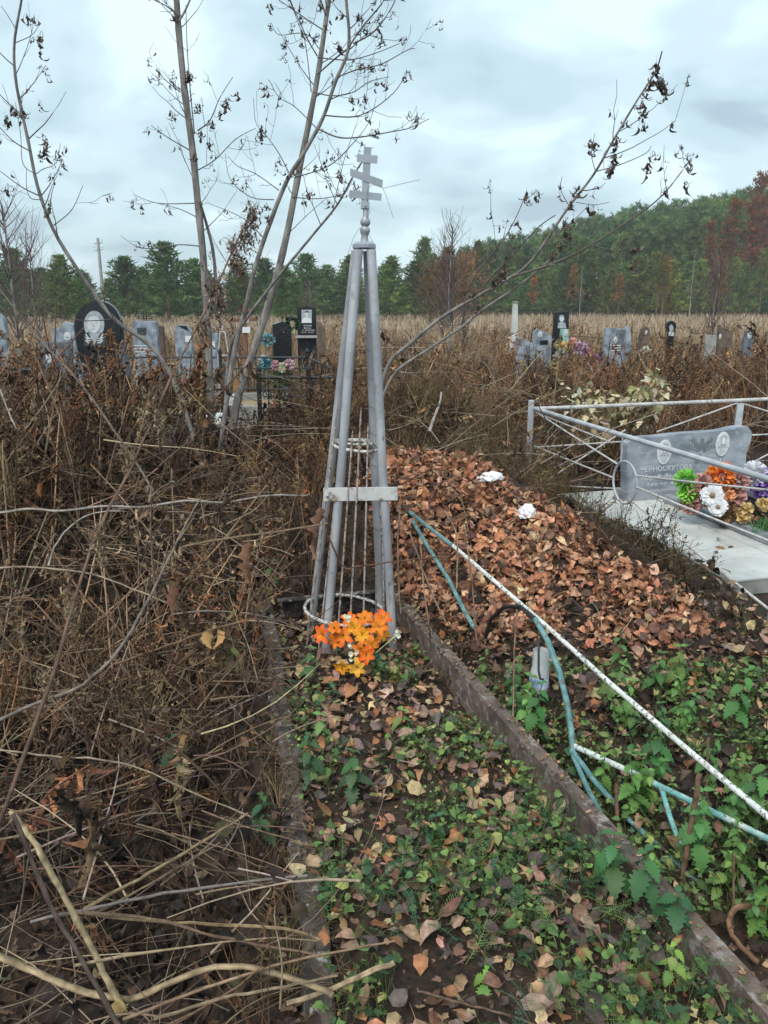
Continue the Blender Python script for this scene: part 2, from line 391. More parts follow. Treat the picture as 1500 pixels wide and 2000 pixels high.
# ------------------------------------------------------------------ the ground
RR0, RR1 = Vector((0.01, 3.76, 0.14)), Vector((0.93, 1.02, 0.10))       # right kerb of the grave bed, back to front
LR0, LR1 = Vector((-0.604, 3.68, 0.10)), Vector((-0.07, 1.05, 0.08))    # left kerb
def rr_x(y): return RR0.x + (RR0.y - y)/(RR0.y - RR1.y)*(RR1.x - RR0.x)
def lr_x(y): return LR0.x + (LR0.y - y)/(LR0.y - LR1.y)*(LR1.x - LR0.x)
FN0, FDIR = Vector((1.21, 6.2, 0)), Vector((0.253, -0.967, 0)).normalized()   # fence corner of the right-hand plot, its side towards us
FBACK = Vector((0.967, 0.253, 0)).normalized()                               # its back side
def plot_st(x, y):
    dx, dy = x - FN0.x, y - FN0.y
    return dx*FDIR.x + dy*FDIR.y, dx*FBACK.x + dy*FBACK.y                    # along the near side, across
def mound(x, y):
    H = np.interp(x, [-0.6, -0.1, 0.5, 1.0, 1.3, 1.55], [0.30, 0.58, 0.60, 0.46, 0.30, 0.0])
    yr = np.interp(x, [-0.3, 0.1, 1.0, 1.3, 1.6], [4.8, 4.7, 4.25, 3.75, 3.5])
    yf = np.interp(x, [0.0, 0.2, 0.5, 1.3, 1.6], [3.6, 3.25, 2.85, 2.85, 2.9])
    f = sstep(0, 1, (y - yf)/np.maximum(yr - yf, 0.1))
    bk = 1 - sstep(0.0, 0.75, y - yr)
    return H*f*bk
def heap(x, y):
    a = 0.78*np.exp(-((x-0.35)/0.85)**2 - ((y-6.3)/0.8)**2)
    b = 0.12*np.exp(-((x+0.5)/0.8)**2 - ((y-6.6)/0.9)**2)
    return a + b
def hill(x, y):
    return 5.0*sstep(88, 150, y)*sstep(2, 60, x)
def height(x, y):
    x = np.asarray(x, float); y = np.asarray(y, float)
    s, c = plot_st(x, y)
    inplot = sstep(-0.04, 0.12, c)*sstep(-0.4, 0.0, s)*(1 - sstep(2.6, 3.2, s))
    bed = sstep(-0.03, 0.05, x - lr_x(y))*sstep(-0.03, 0.05, rr_x(y) - x)*(1 - sstep(3.6, 3.75, y))
    n = 0.10*vnoise(x, y, 0.9, 1) + 0.05*vnoise(x, y, 0.33, 2) + 0.018*vnoise(x, y, 0.09, 3)
    left = -0.07*sstep(0.0, 0.25, lr_x(y) - x) - 0.34*sstep(0.05, 0.5, lr_x(y) - x)*(1 - sstep(3.2, 4.6, y))
    right = 0.05*sstep(0.0, 0.2, x - rr_x(y))
    bank = 0.13*sstep(-0.75, -0.12, c)*(1 - sstep(0.0, 0.12, c))*sstep(0.6, 1.4, s)*(1 - sstep(2.3, 2.9, s))
    free = n*0.8 + bank + left + right + mound(x, y) + heap(x, y)
    z = free*(1-inplot)*(1-bed) + bed*(0.01 + 0.045*(1-sstep(1.6, 3.2, y)) + 0.35*n) + inplot*0.0
    far = sstep(20, 40, y)
    return z*(1-far) + hill(x, y) + far*0.25*vnoise(x, y, 14, 5)
def hz(x, y): return float(height(np.array([x]), np.array([y]))[0])
def normals(x, y, e=0.03):
    gx = (height(x+e, y) - height(x-e, y))/(2*e); gy = (height(x, y+e) - height(x, y-e))/(2*e)
    n = np.stack([-gx, -gy, np.ones_like(gx)], 1); return n/np.linalg.norm(n, axis=1, keepdims=True)

xs = np.concatenate([-3.4 - np.geomspace(0.06, 700, 46)[::-1], np.arange(-3.4, 4.01, 0.05), 4.0 + np.geomspace(0.06, 700, 46)])
ys = np.concatenate([-2.0 - np.geomspace(0.1, 60, 12)[::-1], np.arange(-2, 0.8, 0.2), np.arange(0.8, 9.0, 0.045), 9.0 + np.geomspace(0.06, 900, 70)])
gx, gy = np.meshgrid(xs, ys)
gz = height(gx.ravel(), gy.ravel())
nv = np.stack([gx.ravel(), gy.ravel(), gz], 1)
ii = np.arange(len(xs)*len(ys)).reshape(len(ys), len(xs))
a, b, c, d = ii[:-1, :-1].ravel(), ii[:-1, 1:].ravel(), ii[1:, 1:].ravel(), ii[1:, :-1].ravel()
gf = np.concatenate([np.stack([a, b, c], 1), np.stack([a, c, d], 1)])
# earth near by, straw-coloured field beyond, needle-covered floor under the wood
fy = sstep(11, 22, nv[:, 1])[:, None]; fw = sstep(78, 90, nv[:, 1])[:, None]
gc = np.array([0.042, 0.030, 0.023])*(1-fy) + np.array([0.24, 0.185, 0.12])*fy
gc = gc*(1-fw) + np.array([0.07, 0.06, 0.035])*fw
ground = link('ground', arr_mesh('ground', nv, gf, gc, True), M['soil'])
tag(ground, kind='structure')

# ------------------------------------------------------------------ leaf, stem and weed shapes
def leaf(L=1.0, W=0.5, n=5, bend=0.3, fold=0.25, twist=0.0, tip=1.3, teeth=0.0, petiole=0.18, seed=0, wav=0.0, rnd=False):
    r = random.Random(seed); v = []; f = []; cc = []
    for i in range(n+1):
        t = i/n
        w = W*0.5*math.sin(PI*min(1, t**0.75))**0.9*(1 - 0.25*t)*tip if 0 < i < n else 0.008
        if rnd and 0 < i < n: w = W*0.5*math.sin(PI*t**1.35)**0.62
        if teeth and 0 < i < n: w *= 1 + teeth*(1 if i % 2 else -1)
        ang = bend*t*t; y = L*(math.sin(bend*t)/bend if abs(bend) > 1e-3 else t); z = -L*(1-math.cos(bend*t))/bend if abs(bend) > 1e-3 else 0
        a = twist*t
        for sx in (-1, 0, 1):
            ww = w*sx; zz = abs(sx)*w*fold + (r.uniform(-1, 1)*wav*L if sx else 0)
            v.append((ww*math.cos(a) - zz*math.sin(a), y, z + ww*math.sin(a) + zz*math.cos(a)))
            cc.append((1.12, 1.12, 1.08) if sx == 0 else (0.95 + 0.1*r.random(),)*3)
    for i in range(n):
        b = i*3
        for k in (0, 1):
            f += [(b+k, b+k+1, b+4+k), (b+k, b+4+k, b+3+k)]
    if petiole:
        b = len(v); v += [(-0.008*L, 0, 0), (0.008*L, 0, 0), (0.004, -petiole*L, 0.03*L), (-0.004, -petiole*L, 0.03*L)]; cc += [(0.8, 0.75, 0.7)]*4
        f += [(b, b+1, b+2), (b, b+2, b+3)]
    return Proto(v, f, cc)
def lobed(L=1.0, lobes=5, deep=0.45, warp=0.12, cup=0.2, seed=0, spread=2.3):
    r = random.Random(seed); v = [(0, 0.12*L, 0.0)]; cc = [(1.1, 1.08, 1.0)]
    m = lobes*2 + 1
    for i in range(m):
        th = -spread/2*1.15 + spread*1.15*i/(m-1)
        big = i % 2 == 1
        rad = L*(0.95 if big else deep)*(1 - 0.28*abs(th)/(spread/2))*r.uniform(0.9, 1.08)
        if i in (0, m-1): rad = L*0.16
        v.append((rad*math.sin(th)*0.8, 0.1*L + rad*math.cos(th)*0.85, cup*rad*rad/L*0.8 + r.uniform(-warp, warp)*L)); cc.append((r.uniform(0.85, 1.1),)*3)
    f = [(0, i, i+1) for i in range(1, m)]
    f = [(a, c, b) for a, b, c in f]
    b = len(v); v += [(-0.012*L, 0.1*L, 0), (0.012*L, 0.1*L, 0), (0.01*L, -0.45*L, 0.05*L), (-0.01*L, -0.45*L, 0.05*L)]; cc += [(0.85, 0.75, 0.6)]*4
    f += [(b, b+1, b+2), (b, b+2, b+3)]
    return Proto(v, f, cc)
def merge(*ps):
    s = Soup()
    for p in ps: s.add(p.v, p.f, p.c)
    return s.proto()
DRY = [leaf(1, 0.55+0.12*random.random(), 5, random.uniform(-0.9, 1.1), random.uniform(0.0, 0.5), random.uniform(-0.7, 0.7), 1.25, 0.10 if i % 2 else 0.0, 0.3, i, 0.035) for i in range(9)]
MAPLE = [lobed(1, 5 if i % 2 else 3, random.uniform(0.4, 0.55), 0.10, random.uniform(-0.2, 0.35), i) for i in range(6)]
CURL = [leaf(1, 0.34, 5, random.uniform(1.5, 3.2), random.uniform(0.6, 1.2), random.uniform(-1.6, 1.6), 1.0, 0.18, 0.5, 50+i, 0.06) for i in range(6)]
NET = [leaf(1, 0.58, 13, random.uniform(0.6, 1.2), 0.22, 0.15, 1.15, 0.24, 0.2, 80+i, 0.018) for i in range(3)]

def wander(p0, d, L, S, wob, droop=0.0):
    """a bundle of stems: p0 (n,3), d (n,3) unit, L (n,), S points, wob bend"""
    n = len(p0); t = np.linspace(0, 1, S)
    side = rng.normal(0, 1, (n, 3)); side -= d*np.sum(side*d, 1, keepdims=True)
    side2 = rng.normal(0, 1, (n, 3)); ph = rng.uniform(0, 6.28, n)
    P = p0[:, None, :] + d[:, None, :]*(t[None, :, None]*L[:, None, None])
    P = P + side[:, None, :]*((t**2)[None, :, None]*(wob*L)[:, None, None])
    P = P + side2[:, None, :]*(np.sin(t[None, :]*7 + ph[:, None])*0.06*(wob*L)[:, None]*t[None])[:, :, None]
    P[:, :, 2] -= droop*(t**2)[None]*L[:, None]
    return P
def dirs(n, tilt, yaw=None):
    yaw = rng.uniform(0, 2*PI, n) if yaw is None else yaw
    return np.stack([np.sin(tilt)*np.cos(yaw), np.sin(tilt)*np.sin(yaw), np.cos(tilt)], 1)

def weed(kind, seed):
    """one dead weed about 1 m tall as a reusable shape"""
    s = Soup()
    if kind == 'mugwort':
        st = wander(np.zeros((1, 3)), dirs(1, np.array([0.1])), np.array([1.0]), 7, 0.12)
        s.tubes(st, np.linspace(0.0085, 0.003, 7)[None], [(1.25, 1.1, 1.0)], 4)
        k = 13; ti = rng.uniform(0.3, 1.0, k); base = np.array([st[0, min(6, int(t*6))]*(1-(t*6) % 1) + st[0, min(6, int(t*6)+1)]*((t*6) % 1) for t in ti])
        L = 0.26*(1.15-ti) + 0.05; br = wander(base, dirs(k, rng.uniform(0.4, 0.8, k)), L, 4, 0.3)
        s.tubes(br, np.tile(np.linspace(0.0036, 0.0018, 4), (k, 1)), np.tile([1.1, 1.0, 0.9], (k, 1)), 3)
        for q in range(3):
            pts = br[:, 1+q] + rng.normal(0, 0.008, (k, 3))
            s.inst(CURL[q], rots(k, None, rng.uniform(-2, 0.5, k), rng.uniform(-1, 1, k), rng.uniform(0.035, 0.085, k)), pts, pal(k, [(0.8, 0.75, 0.7), (1.25, 1.1, 0.95)], 0.25))
    elif kind == 'leafy':
        st = wander(np.zeros((1, 3)), dirs(1, np.array([0.14])), np.array([1.0]), 7, 0.2)
        s.tubes(st, np.linspace(0.0085, 0.003, 7)[None], [(1.2, 1.1, 1.0)], 4)
        k = 16; ti = np.linspace(0.25, 1, k); base = np.array([st[0, min(6, int(t*6))]*(1-(t*6) % 1) + st[0, min(6, int(t*6)+1)]*((t*6) % 1) for t in ti])
        for q in range(4):
            m = np.arange(k) % 4 == q
            s.inst(CURL[q+1], rots(m.sum(), None, rng.uniform(-2.2, -0.9, m.sum()), rng.uniform(-0.8, 0.8, m.sum()), rng.uniform(0.09, 0.19, m.sum())), base[m], pal(m.sum(), [(0.55, 0.5, 0.46), (0.85, 0.75, 0.65), (1.1, 0.9, 0.7)], 0.2))
    elif kind == 'tansy':
        st = wander(np.zeros((1, 3)), dirs(1, np.array([0.12])), np.array([0.8]), 6, 0.15)
        s.tubes(st, np.linspace(0.006, 0.003, 6)[None], [(1.1, 0.95, 0.85)], 4)
        k = 13; base = np.repeat(st[:, 4], k, 0) + (st[:, 5]-st[:, 4])*rng.uniform(0, 1, (k, 1))
        br = wander(base, dirs(k, rng.uniform(0.1, 0.9, k)), rng.uniform(0.1, 0.24, k), 3, 0.2)
        s.tubes(br, np.tile(np.linspace(0.003, 0.0018, 3), (k, 1)), np.tile([1.1, 0.95, 0.8], (k, 1)), 3)
        o = Proto([(0, 0, 0.7), (1, 0, 0), (0, 1, 0), (-1, 0, 0), (0, -1, 0), (0, 0, -0.9)], [(0,1,2),(0,2,3),(0,3,4),(0,4,1),(5,2,1),(5,3,2),(5,4,3),(5,1,4)])
        for q in range(3): s.inst(o, rots(k, sc=rng.uniform(0.008, 0.015, k)), br[:, -1] + rng.normal(0, 0.018, (k, 3))*(q > 0), pal(k, [(1.0, 0.8, 0.65), (1.3, 1.0, 0.75)], 0.15))
        k = 8; ti = rng.integers(1, 5, k)
        s.inst(CURL[2], rots(k, None, rng.uniform(-1.8, -0.4, k), rng.uniform(-1, 1, k), rng.uniform(0.06, 0.12, k)), st[0, ti], pal(k, [(0.7, 0.6, 0.5)], 0.2))
    elif kind == 'grass':
        k = 16; yaw = rng.uniform(0, 2*PI, k)
        P = wander(rng.normal(0, 0.03, (k, 3))*[1, 1, 0], dirs(k, rng.uniform(0.05, 0.5, k), yaw), rng.uniform(0.45, 1.0, k), 5, 0.25, 0.25)
        s.tubes(P, np.tile([0.004, 0.0035, 0.003, 0.002, 0.0008], (k, 1)), pal(k, [(1.2, 1.1, 0.9), (0.9, 0.8, 0.65)], 0.15), 3)
    elif kind == 'bare':
        k = 4; P = wander(rng.normal(0, 0.04, (k, 3))*[1, 1, 0], dirs(k, rng.uniform(0.05, 0.45, k)), rng.uniform(0.6, 1.1, k), 6, 0.22)
        s.tubes(P, np.tile(np.linspace(0.0085, 0.003, 6), (k, 1)), pal(k, [(1.4, 1.25, 1.1), (0.9, 0.75, 0.65)], 0.1), 4)
        b = wander(P[:, 3], dirs(k, rng.uniform(0.5, 1, k)), rng.uniform(0.15, 0.3, k), 4, 0.25)
        s.tubes(b, np.tile(np.linspace(0.003, 0.001, 4), (k, 1)), np.tile([1.2, 1.05, 0.9], (k, 1)), 3)
        s.inst(CURL[0], rots(k, None, -1.6, 0, rng.uniform(0.05, 0.1, k)), P[:, 4], pal(k, [(0.6, 0.5, 0.45)], 0.2))
    return s.proto()
WEEDS = {k: [weed(k, i) for i in range(4 if k != 'grass' else 5)] for k in ('mugwort', 'leafy', 'tansy', 'grass', 'bare')}
def scatter(soup, xy, hts, mix, cols, tilt=0.2, zoff=0.0, w=None):
    n = len(xy); kinds = list(mix); ch = rng.choice(len(kinds), n, p=np.array([mix[k] for k in kinds])/sum(mix.values()))
    L = np.column_stack([xy, height(xy[:, 0], xy[:, 1]) + zoff])
    for q, k in enumerate(kinds):
        for vi, pr in enumerate(WEEDS[k]):
            m = (ch == q) & (np.arange(n) % len(WEEDS[k]) == vi)
            if m.any():
                nn = m.sum(); soup.inst(pr, rots(nn, None, rng.normal(0, tilt, nn), rng.normal(0, tilt, nn), hts[m]), L[m], pal(nn, cols, 0.22, w)*(1 + 0.9*vnoise(xy[m, 0], xy[m, 1], 0.8, 77) + 0.5*vnoise(xy[m, 0], xy[m, 1], 0.3, 78))[:, None].clip(0.35, 1.8))
def inframe_plot(x, y, pad=0.0):
    s, c = plot_st(x, y); return (s > -0.05-pad) & (c > -0.1-pad) & (s < 3.0)
def in_bed(x, y, pad=0.0): return (x > lr_x(y)-pad) & (x < rr_x(y)+pad) & (y < 3.7+pad)

# ------------------------------------------------------------------ the obelisk with its cross
def text_mesh(txt, size, name='inscription', italic=0.0, extr=0.0015):
    cu = bpy.data.curves.new('inscription', 'FONT'); cu.body = txt; cu.size = size; cu.extrude = extr; cu.align_x = 'LEFT'; cu.shear = italic
    cu.resolution_u = 2
    o = bpy.data.objects.new('inscription_source', cu); C.objects.link(o)
    dg = bpy.context.evaluated_depsgraph_get(); me = bpy.data.meshes.new_from_object(o.evaluated_get(dg))
    bpy.data.objects.remove(o); bpy.data.curves.remove(cu); me.name = name
    return me
TXT = {}
for key, (t, sz, it) in {
    'surname': ('ЧЕРНОСКУТОВА', 0.062, 0.0), 'first': ('Мария Федоровна', 0.062, 0.25), 'dates': ('9 апр.1931   4.III.1987', 0.040, 0.25),
    'second': ('ЯН', 0.062, 0.0), 'k1': ('КАМАЕВ', 0.055, 0.0), 'k2': ('Виктор', 0.05, 0.0), 'k3': ('Афанасьевич', 0.05, 0.0),
    'k4': ('17.04.1951 - 26.09.2012', 0.034, 0.0), 's1': ('12.02.1998', 0.05, 0.25), 's2': ('16.11.2007', 0.05, 0.25)}.items():
    TXT[key] = text_mesh(t, sz, 'inscription', it)
def put_text(key, parent, x, z, y, mat, scale=1.0, tilt=0.0):
    o = link('inscription', TXT[key].copy(), mat, parent); o.rotation_euler = (PI/2, tilt, 0); o.location = (x, y, z); o.scale = (scale,)*3
    return o

TOP = Vector((-0.084, 3.44, 1.815))
FEET = {'FL': Vector((-0.278, 3.30, -0.03)), 'FR': Vector((0.045, 3.30, -0.03)), 'BL': Vector((-0.372, 3.57, -0.03)), 'BR': Vector((-0.015, 3.58, -0.03))}
TOPS = {'FL': (-0.024, -0.030), 'FR': (0.030, -0.028), 'BL': (-0.038, 0.034), 'BR': (0.012, 0.036)}
ob = empty('grave_obelisk', (-0.15, 3.44, 0.0), 0, 'silver painted four-legged metal obelisk topped by a tilted three-bar cross', 'obelisk')
OB = Vector(ob.location)
for k in ('FL', 'FR', 'BL', 'BR'):
    p1 = TOP + Vector((*TOPS[k], -0.01)); p0 = FEET[k]
    mid = (p0+p1)/2 + Vector((0.004 if 'L' in k else -0.003, 0, 0))
    MB().tube([p0-OB, (p0*0.75+p1*0.25)-OB, mid-OB, (p0*0.25+p1*0.75)-OB, p1-OB], 0.0205 if k[0] == 'F' else 0.0185, 14).build('leg', M['silver'], ob)
# chamfered cap
cap = MB(); b0 = TOP - OB
cap.lathe([(0.050, -0.004), (0.053, 0.0), (0.053, 0.013), (0.036, 0.024), (0.0, 0.0245)], 8, b0, Matrix.Rotation(PI/8, 3, 'Z'))
cap.build('cap', M['silver_flat'], ob, 30)
LEAN = Matrix.Rotation(R(3.0), 3, 'Y')
fin = MB().lathe([(0.021, 0.022), (0.018, 0.03), (0.014, 0.06), (0.0165, 0.068), (0.021, 0.08), (0.0215, 0.092), (0.017, 0.104), (0.012, 0.107), (0.018, 0.114), (0.0215, 0.124), (0.0205, 0.138), (0.014, 0.15), (0.0125, 0.155), (0.012, 0.185), (0.0095, 0.215), (0.0085, 0.245), (0.0, 0.246)], 18, b0, LEAN @ Matrix.Diagonal((1, 1, 0.80)))
fin.build('finial', M['silver'], ob, 50)
PXM = 3.20/1500                                   # metres per photograph pixel at the cross
def crossbar(poly):                                # poly in photograph pixels relative to (711, 480)
    return [((u-711)*PXM, (480-v)*PXM*0.945) for u, v in poly]
cr = MB()
cr.prism(crossbar([(704.5, 404), (719.5, 404), (726, 286), (712, 285)]), -0.004, 0.004, None, b0)
cro = cr.build('cross', M['silver_flat'], ob, 0)
def cb(poly, y0, y1): MB().prism(crossbar(poly), y0, y1, None, Vector((0, 0, 0))).build('crossbar', M['silver_flat'], cro, 0).location = b0
cb([(698, 313.5), (737, 316.8), (738.5, 302), (698, 299)], -0.0065, -0.0042)
cb([(684.5, 340), (747, 363), (748.5, 348), (685, 325.5)], -0.0065, -0.0042)
cb([(681, 381), (745, 388), (746, 374), (683.5, 367)], -0.0065, -0.0042)
clip = MB().box(b0 + LEAN @ Vector((-0.001, -0.010, 0.168)), (0.032, 0.012, 0.024)); clip.lathe([(0.004, 0), (0.004, 0.006)], 8, b0 + Vector((0.006, -0.016, 0.166)), Matrix.Rotation(PI/2, 3, 'X'))
clip.build('clamp', M['silver_flat'], ob, 30)
w = MB()
w.tube([PY(u, v, 3.425)-OB for u, v in [(716, 428), (722, 415), (719, 400), (716, 385), (719, 368), (726, 361), (740, 363), (748, 368), (757, 366), (780, 360), (820, 351)]], 0.0009, 5)
w.tube([PY(u, v, 3.425)-OB for u, v in [(748, 368), (755, 385), (768, 425)]], 0.0008, 5)
w.tube([PY(u, v, 3.42)-OB for u, v in [(674, 515), (690, 465), (704, 443), (710, 450), (722, 460), (730, 478)]], 0.0008, 5)
w.build('binding_wire', M['wire'], ob)
for z in (0.62, 0.78, 0.93, 1.08, 1.2, 1.33, 1.45):
    f = z/1.82; c = FEET['BR']*(1-f) + (TOP + Vector((*TOPS['BR'], 0)))*f
    w2 = MB().tube([c + Vector((0.025*math.cos(a), 0.025*math.sin(a), -0.012*a)) - OB for a in np.linspace(PI*0.8, 2.1*PI, 9)], 0.0009, 4)
    w2.build('binding_wire', M['wire'], ob)
# strap across the front with its bolt
sp0, sp1 = PY(632, 966, 3.325), PY(777, 964, 3.325)
st = MB().beam(sp0-OB, sp1-OB, 0.006, 0.062)
stp = st.build('strap', M['strap'], ob, 0, 0.0015)
MB().lathe([(0.007, 0), (0.007, 0.007), (0.004, 0.009), (0, 0.0092)], 6, PY(639, 968, 3.3215)-OB, Matrix.Rotation(PI/2, 3, 'X')).build('bolt', M['silver_flat'], stp)

# the cage of thin spear-tipped rods standing between the legs
hold = empty('rod_flower_cage', (-0.17, 3.44, 0.0), 0, 'cone of thin rusty spear-tipped rods with two pale hoops inside the obelisk', 'flower holder')
HO = Vector(hold.location)
hi_c, lo_c = Vector((-0.124, 3.45, 0.962)), Vector((-0.190, 3.44, 0.165))
axis = (hi_c - lo_c).normalized()
MB().ring(hi_c-HO, 0.107, 0.0075, axis + Vector((0.02, -0.05, 0)), 28, 8).build('hoop', M['hoop'], hold)
MB().ring(hi_c-HO+Vector((0.0, 0.005, 0.018)), 0.105, 0.0055, axis + Vector((-0.05, 0.06, 0)), 28, 8).build('hoop', M['hoop'], hold)
MB().ring(lo_c-HO, 0.192, 0.008, axis + Vector((0.02, 0.0, 0)), 32, 8).build('hoop', M['hoop'], hold)
for i, (ang, ln) in enumerate([(-1.75, 1.05), (-1.45, 1.14), (-1.1, 1.07), (-0.2, 1.03), (0.7, 1.06), (1.5, 1.1), (2.3, 1.08), (2.95, 1.15), (3.5, 1.06), (4.05, 1.09)]):
    d = Vector((math.cos(ang), math.sin(ang), 0))
    a0 = lo_c + d*0.197 + Vector((0, 0, -0.19)); a1 = hi_c + d*0.113; dr = (a1-a0); tp = a0 + dr*ln
    m = MB().tube([a0-HO, (a0+a1)/2-HO, tp-HO], 0.0042, 7)
    u = dr.normalized(); m.tube([tp-HO, tp+u*0.012-HO, tp+u*0.03-HO, tp+u*0.05-HO], [0.0042, 0.0085, 0.006, 0.0006], 6, True, 0.5)
    m.build('rod', M['rod'], hold)

# ------------------------------------------------------------------ kerb of the grave bed
kerb = empty('grave_kerb', (0, 3.6, 0), 0, 'low rusty iron kerb framing the nettle-grown grave bed before the obelisk', 'kerb')
KO = Vector(kerb.location)
def angle_iron(p0, p1, wid, drop, mat, name, inner, segs=14, top=0.006):
    d = (p1-p0); d.normalize(); side = Vector((d.y, -d.x, 0)).normalized()*inner
    m = MB(); m.beam(p0-KO + side*(wid/2), p1-KO + side*(wid/2), wid, top)
    m.beam(p0-KO + side*0.003 - Vector((0, 0, drop/2+0.004)), p1-KO + side*0.003 - Vector((0, 0, drop/2+0.004)), 0.006, drop)
    return m.build(name, mat, kerb, 0, 0.001)
angle_iron(RR0 + Vector((-0.01, 0.02, 0)), RR1, 0.050, 0.16, M['rust'], 'angle_iron', -1)
lf = MB(); n = 26; dv = (LR1-LR0); sd = Vector((dv.y, -dv.x, 0)).normalized()
pts = []
for i in range(n+1):
    t = i/n; pts.append(LR0 + dv*t + sd*(0.008*math.sin(t*23)+0.004*math.sin(t*61)) + Vector((0, 0, 0.008*math.sin(t*17)-0.02*t)))
lf_v = []
for i, p in enumerate(pts):
    w0 = 0.034 + 0.004*math.sin(i*2.1)
    for (a, zz) in ((-w0, -0.45), (-w0, -0.005), (-w0*0.75, 0.003), (w0*0.75, 0.002), (w0, -0.006), (w0, -0.45)): lf.v.append(p - KO + sd*a + Vector((0, 0, zz + 0.003*math.sin(i*5.3+a*90))))
for i in range(n):
    for k in range(6):
        l = (k+1) % 6; lf.f.append((i*6+k, i*6+l, i*6+6+l, i*6+6+k))
lf.f += [tuple(range(6)), tuple(n*6+k for k in reversed(range(6)))]
lfo = lf.build('plank', M['flake'], kerb, 0); tag(lfo, 'whitewashed kerb plank with flaking paint')
angle_iron(LR0 + Vector((-0.02, 0.03, 0.005)), RR0 + Vector((0.0, 0.03, -0.002)), 0.05, 0.14, M['flake'], 'angle_iron', 1)

# ------------------------------------------------------------------ the collapsed turquoise and white fence
fallen = empty('collapsed_fence', (0.6, 3.0, 0.05), 0, 'collapsed turquoise and white pipe fence leaning down the leaf pile', 'fence')
FO = Vector(fallen.location)
def pipe(px, r, mat, name):
    pts = [(PY(u, v, y) - FO) for u, v, y in px]
    return MB().tube(pts, r, 10).build(name, mat, fallen)
pipe([(885, 1066, 3.42), (960, 1130, 3.05), (1070, 1225, 2.70), (1200, 1342, 2.34), (1350, 1470, 1.98), (1520, 1612, 1.66)], 0.0088, M['pipe'], 'top_rail')
pipe([(800, 1000, 3.78), (840, 1032, 3.62), (886, 1067, 3.42)], 0.0095, M['teal'], 'top_rail')
pipe([(806, 1018, 3.76), (840, 1075, 3.55), (875, 1130, 3.36), (905, 1190, 3.18), (926, 1226, 3.05)], 0.0095, M['teal'], 'brace')
pipe([(948, 1245, 2.98), (958, 1210, 2.92), (985, 1185, 2.84), (1015, 1184, 2.76), (1045, 1208, 2.68)], 0.0085, M['iron'], 'arch')
pipe([(1045, 1208, 2.68), (1070, 1252, 2.60), (1092, 1310, 2.52), (1108, 1375, 2.42), (1116, 1430, 2.35), (1119, 1472, 2.30)], 0.0105, M['teal'], 'arch')
pipe([(1119, 1456, 2.32), (1220, 1502, 2.16), (1340, 1560, 2.0), (1520, 1648, 1.82)], 0.0095, M['tealpipe'], 'lower_rail')
pipe([(1119, 1468, 2.30), (1165, 1530, 2.15), (1225, 1597, 2.02), (1285, 1652, 1.92), (1400, 1760, 1.74)], 0.0085, M['teal'], 'brace')
pipe([(1119, 1474, 2.30), (1145, 1535, 2.15), (1185, 1612, 1.98)], 0.0085, M['teal'], 'brace')
pipe([(1292, 1540, 2.03), (1310, 1600, 1.94), (1335, 1665, 1.86)], 0.0075, M['tealpipe'], 'brace')
pipe([(1060, 1235, 2.65), (1052, 1255, 2.62), (1052, 1310, 2.56), (1055, 1326, 2.54), (1061, 1327, 2.53)], 0.0045, M['iron'], 'hook')

# ------------------------------------------------------------------ plastic bottle and bags
def bottle_mat():
    m, nt, b = new_mat('clear_plastic'); b.inputs['Base Color'].default_value = (0.78, 0.80, 0.82, 1); b.inputs['Roughness'].default_value = 0.28
    b.inputs['Transmission Weight'].default_value = 0.55; b.inputs['IOR'].default_value = 1.2
    return m
M['plastic'] = bottle_mat()
bp = PY(1050, 1352, 2.70); bt = empty('plastic_bottle', bp, 0, 'cloudy plastic bottle with cut-off top standing in nettles below the arch', 'bottle')
BM = Matrix.Rotation(R(-6), 3, 'X') @ Matrix.Rotation(R(4), 3, 'Y')
prof = [(0.018, 0.0), (0.030, 0.004), (0.035, 0.014), (0.0365, 0.03), (0.0365, 0.055), (0.035, 0.062), (0.036, 0.07), (0.0335, 0.09), (0.031, 0.115), (0.0315, 0.14), (0.034, 0.16), (0.0345, 0.172)]
prof2 = [(r-0.0012, z) for r, z in reversed(prof)]
bb = MB(); bb.lathe(prof + prof2, 20, (0, 0, 0), BM); bb.f = [f for f in bb.f if len(f) == 4]
for i, vtx in enumerate(bb.v): bb.v[i] = vtx + Vector((0.0025*math.sin(i*1.7), 0.0025*math.cos(i*2.3), 0.002*math.sin(i*0.9)))
bb.build('shell', M['plastic'], bt, 60)
M['blabel'] = noisy('bottle_label', (0.30, 0.38, 0.62), (0.62, 0.66, 0.75), 18, 0.4, c3=(0.55, 0.22, 0.2), s3=22, t3=(0.62, 0.66))
lb = MB().lathe([(0.0372, 0.026), (0.0376, 0.03), (0.0376, 0.058), (0.0365, 0.064)], 20, (0, 0, 0), BM); lb.f = [f for f in lb.f if len(f) == 4]
lb.build('paper_band', M['blabel'], bt, 60)
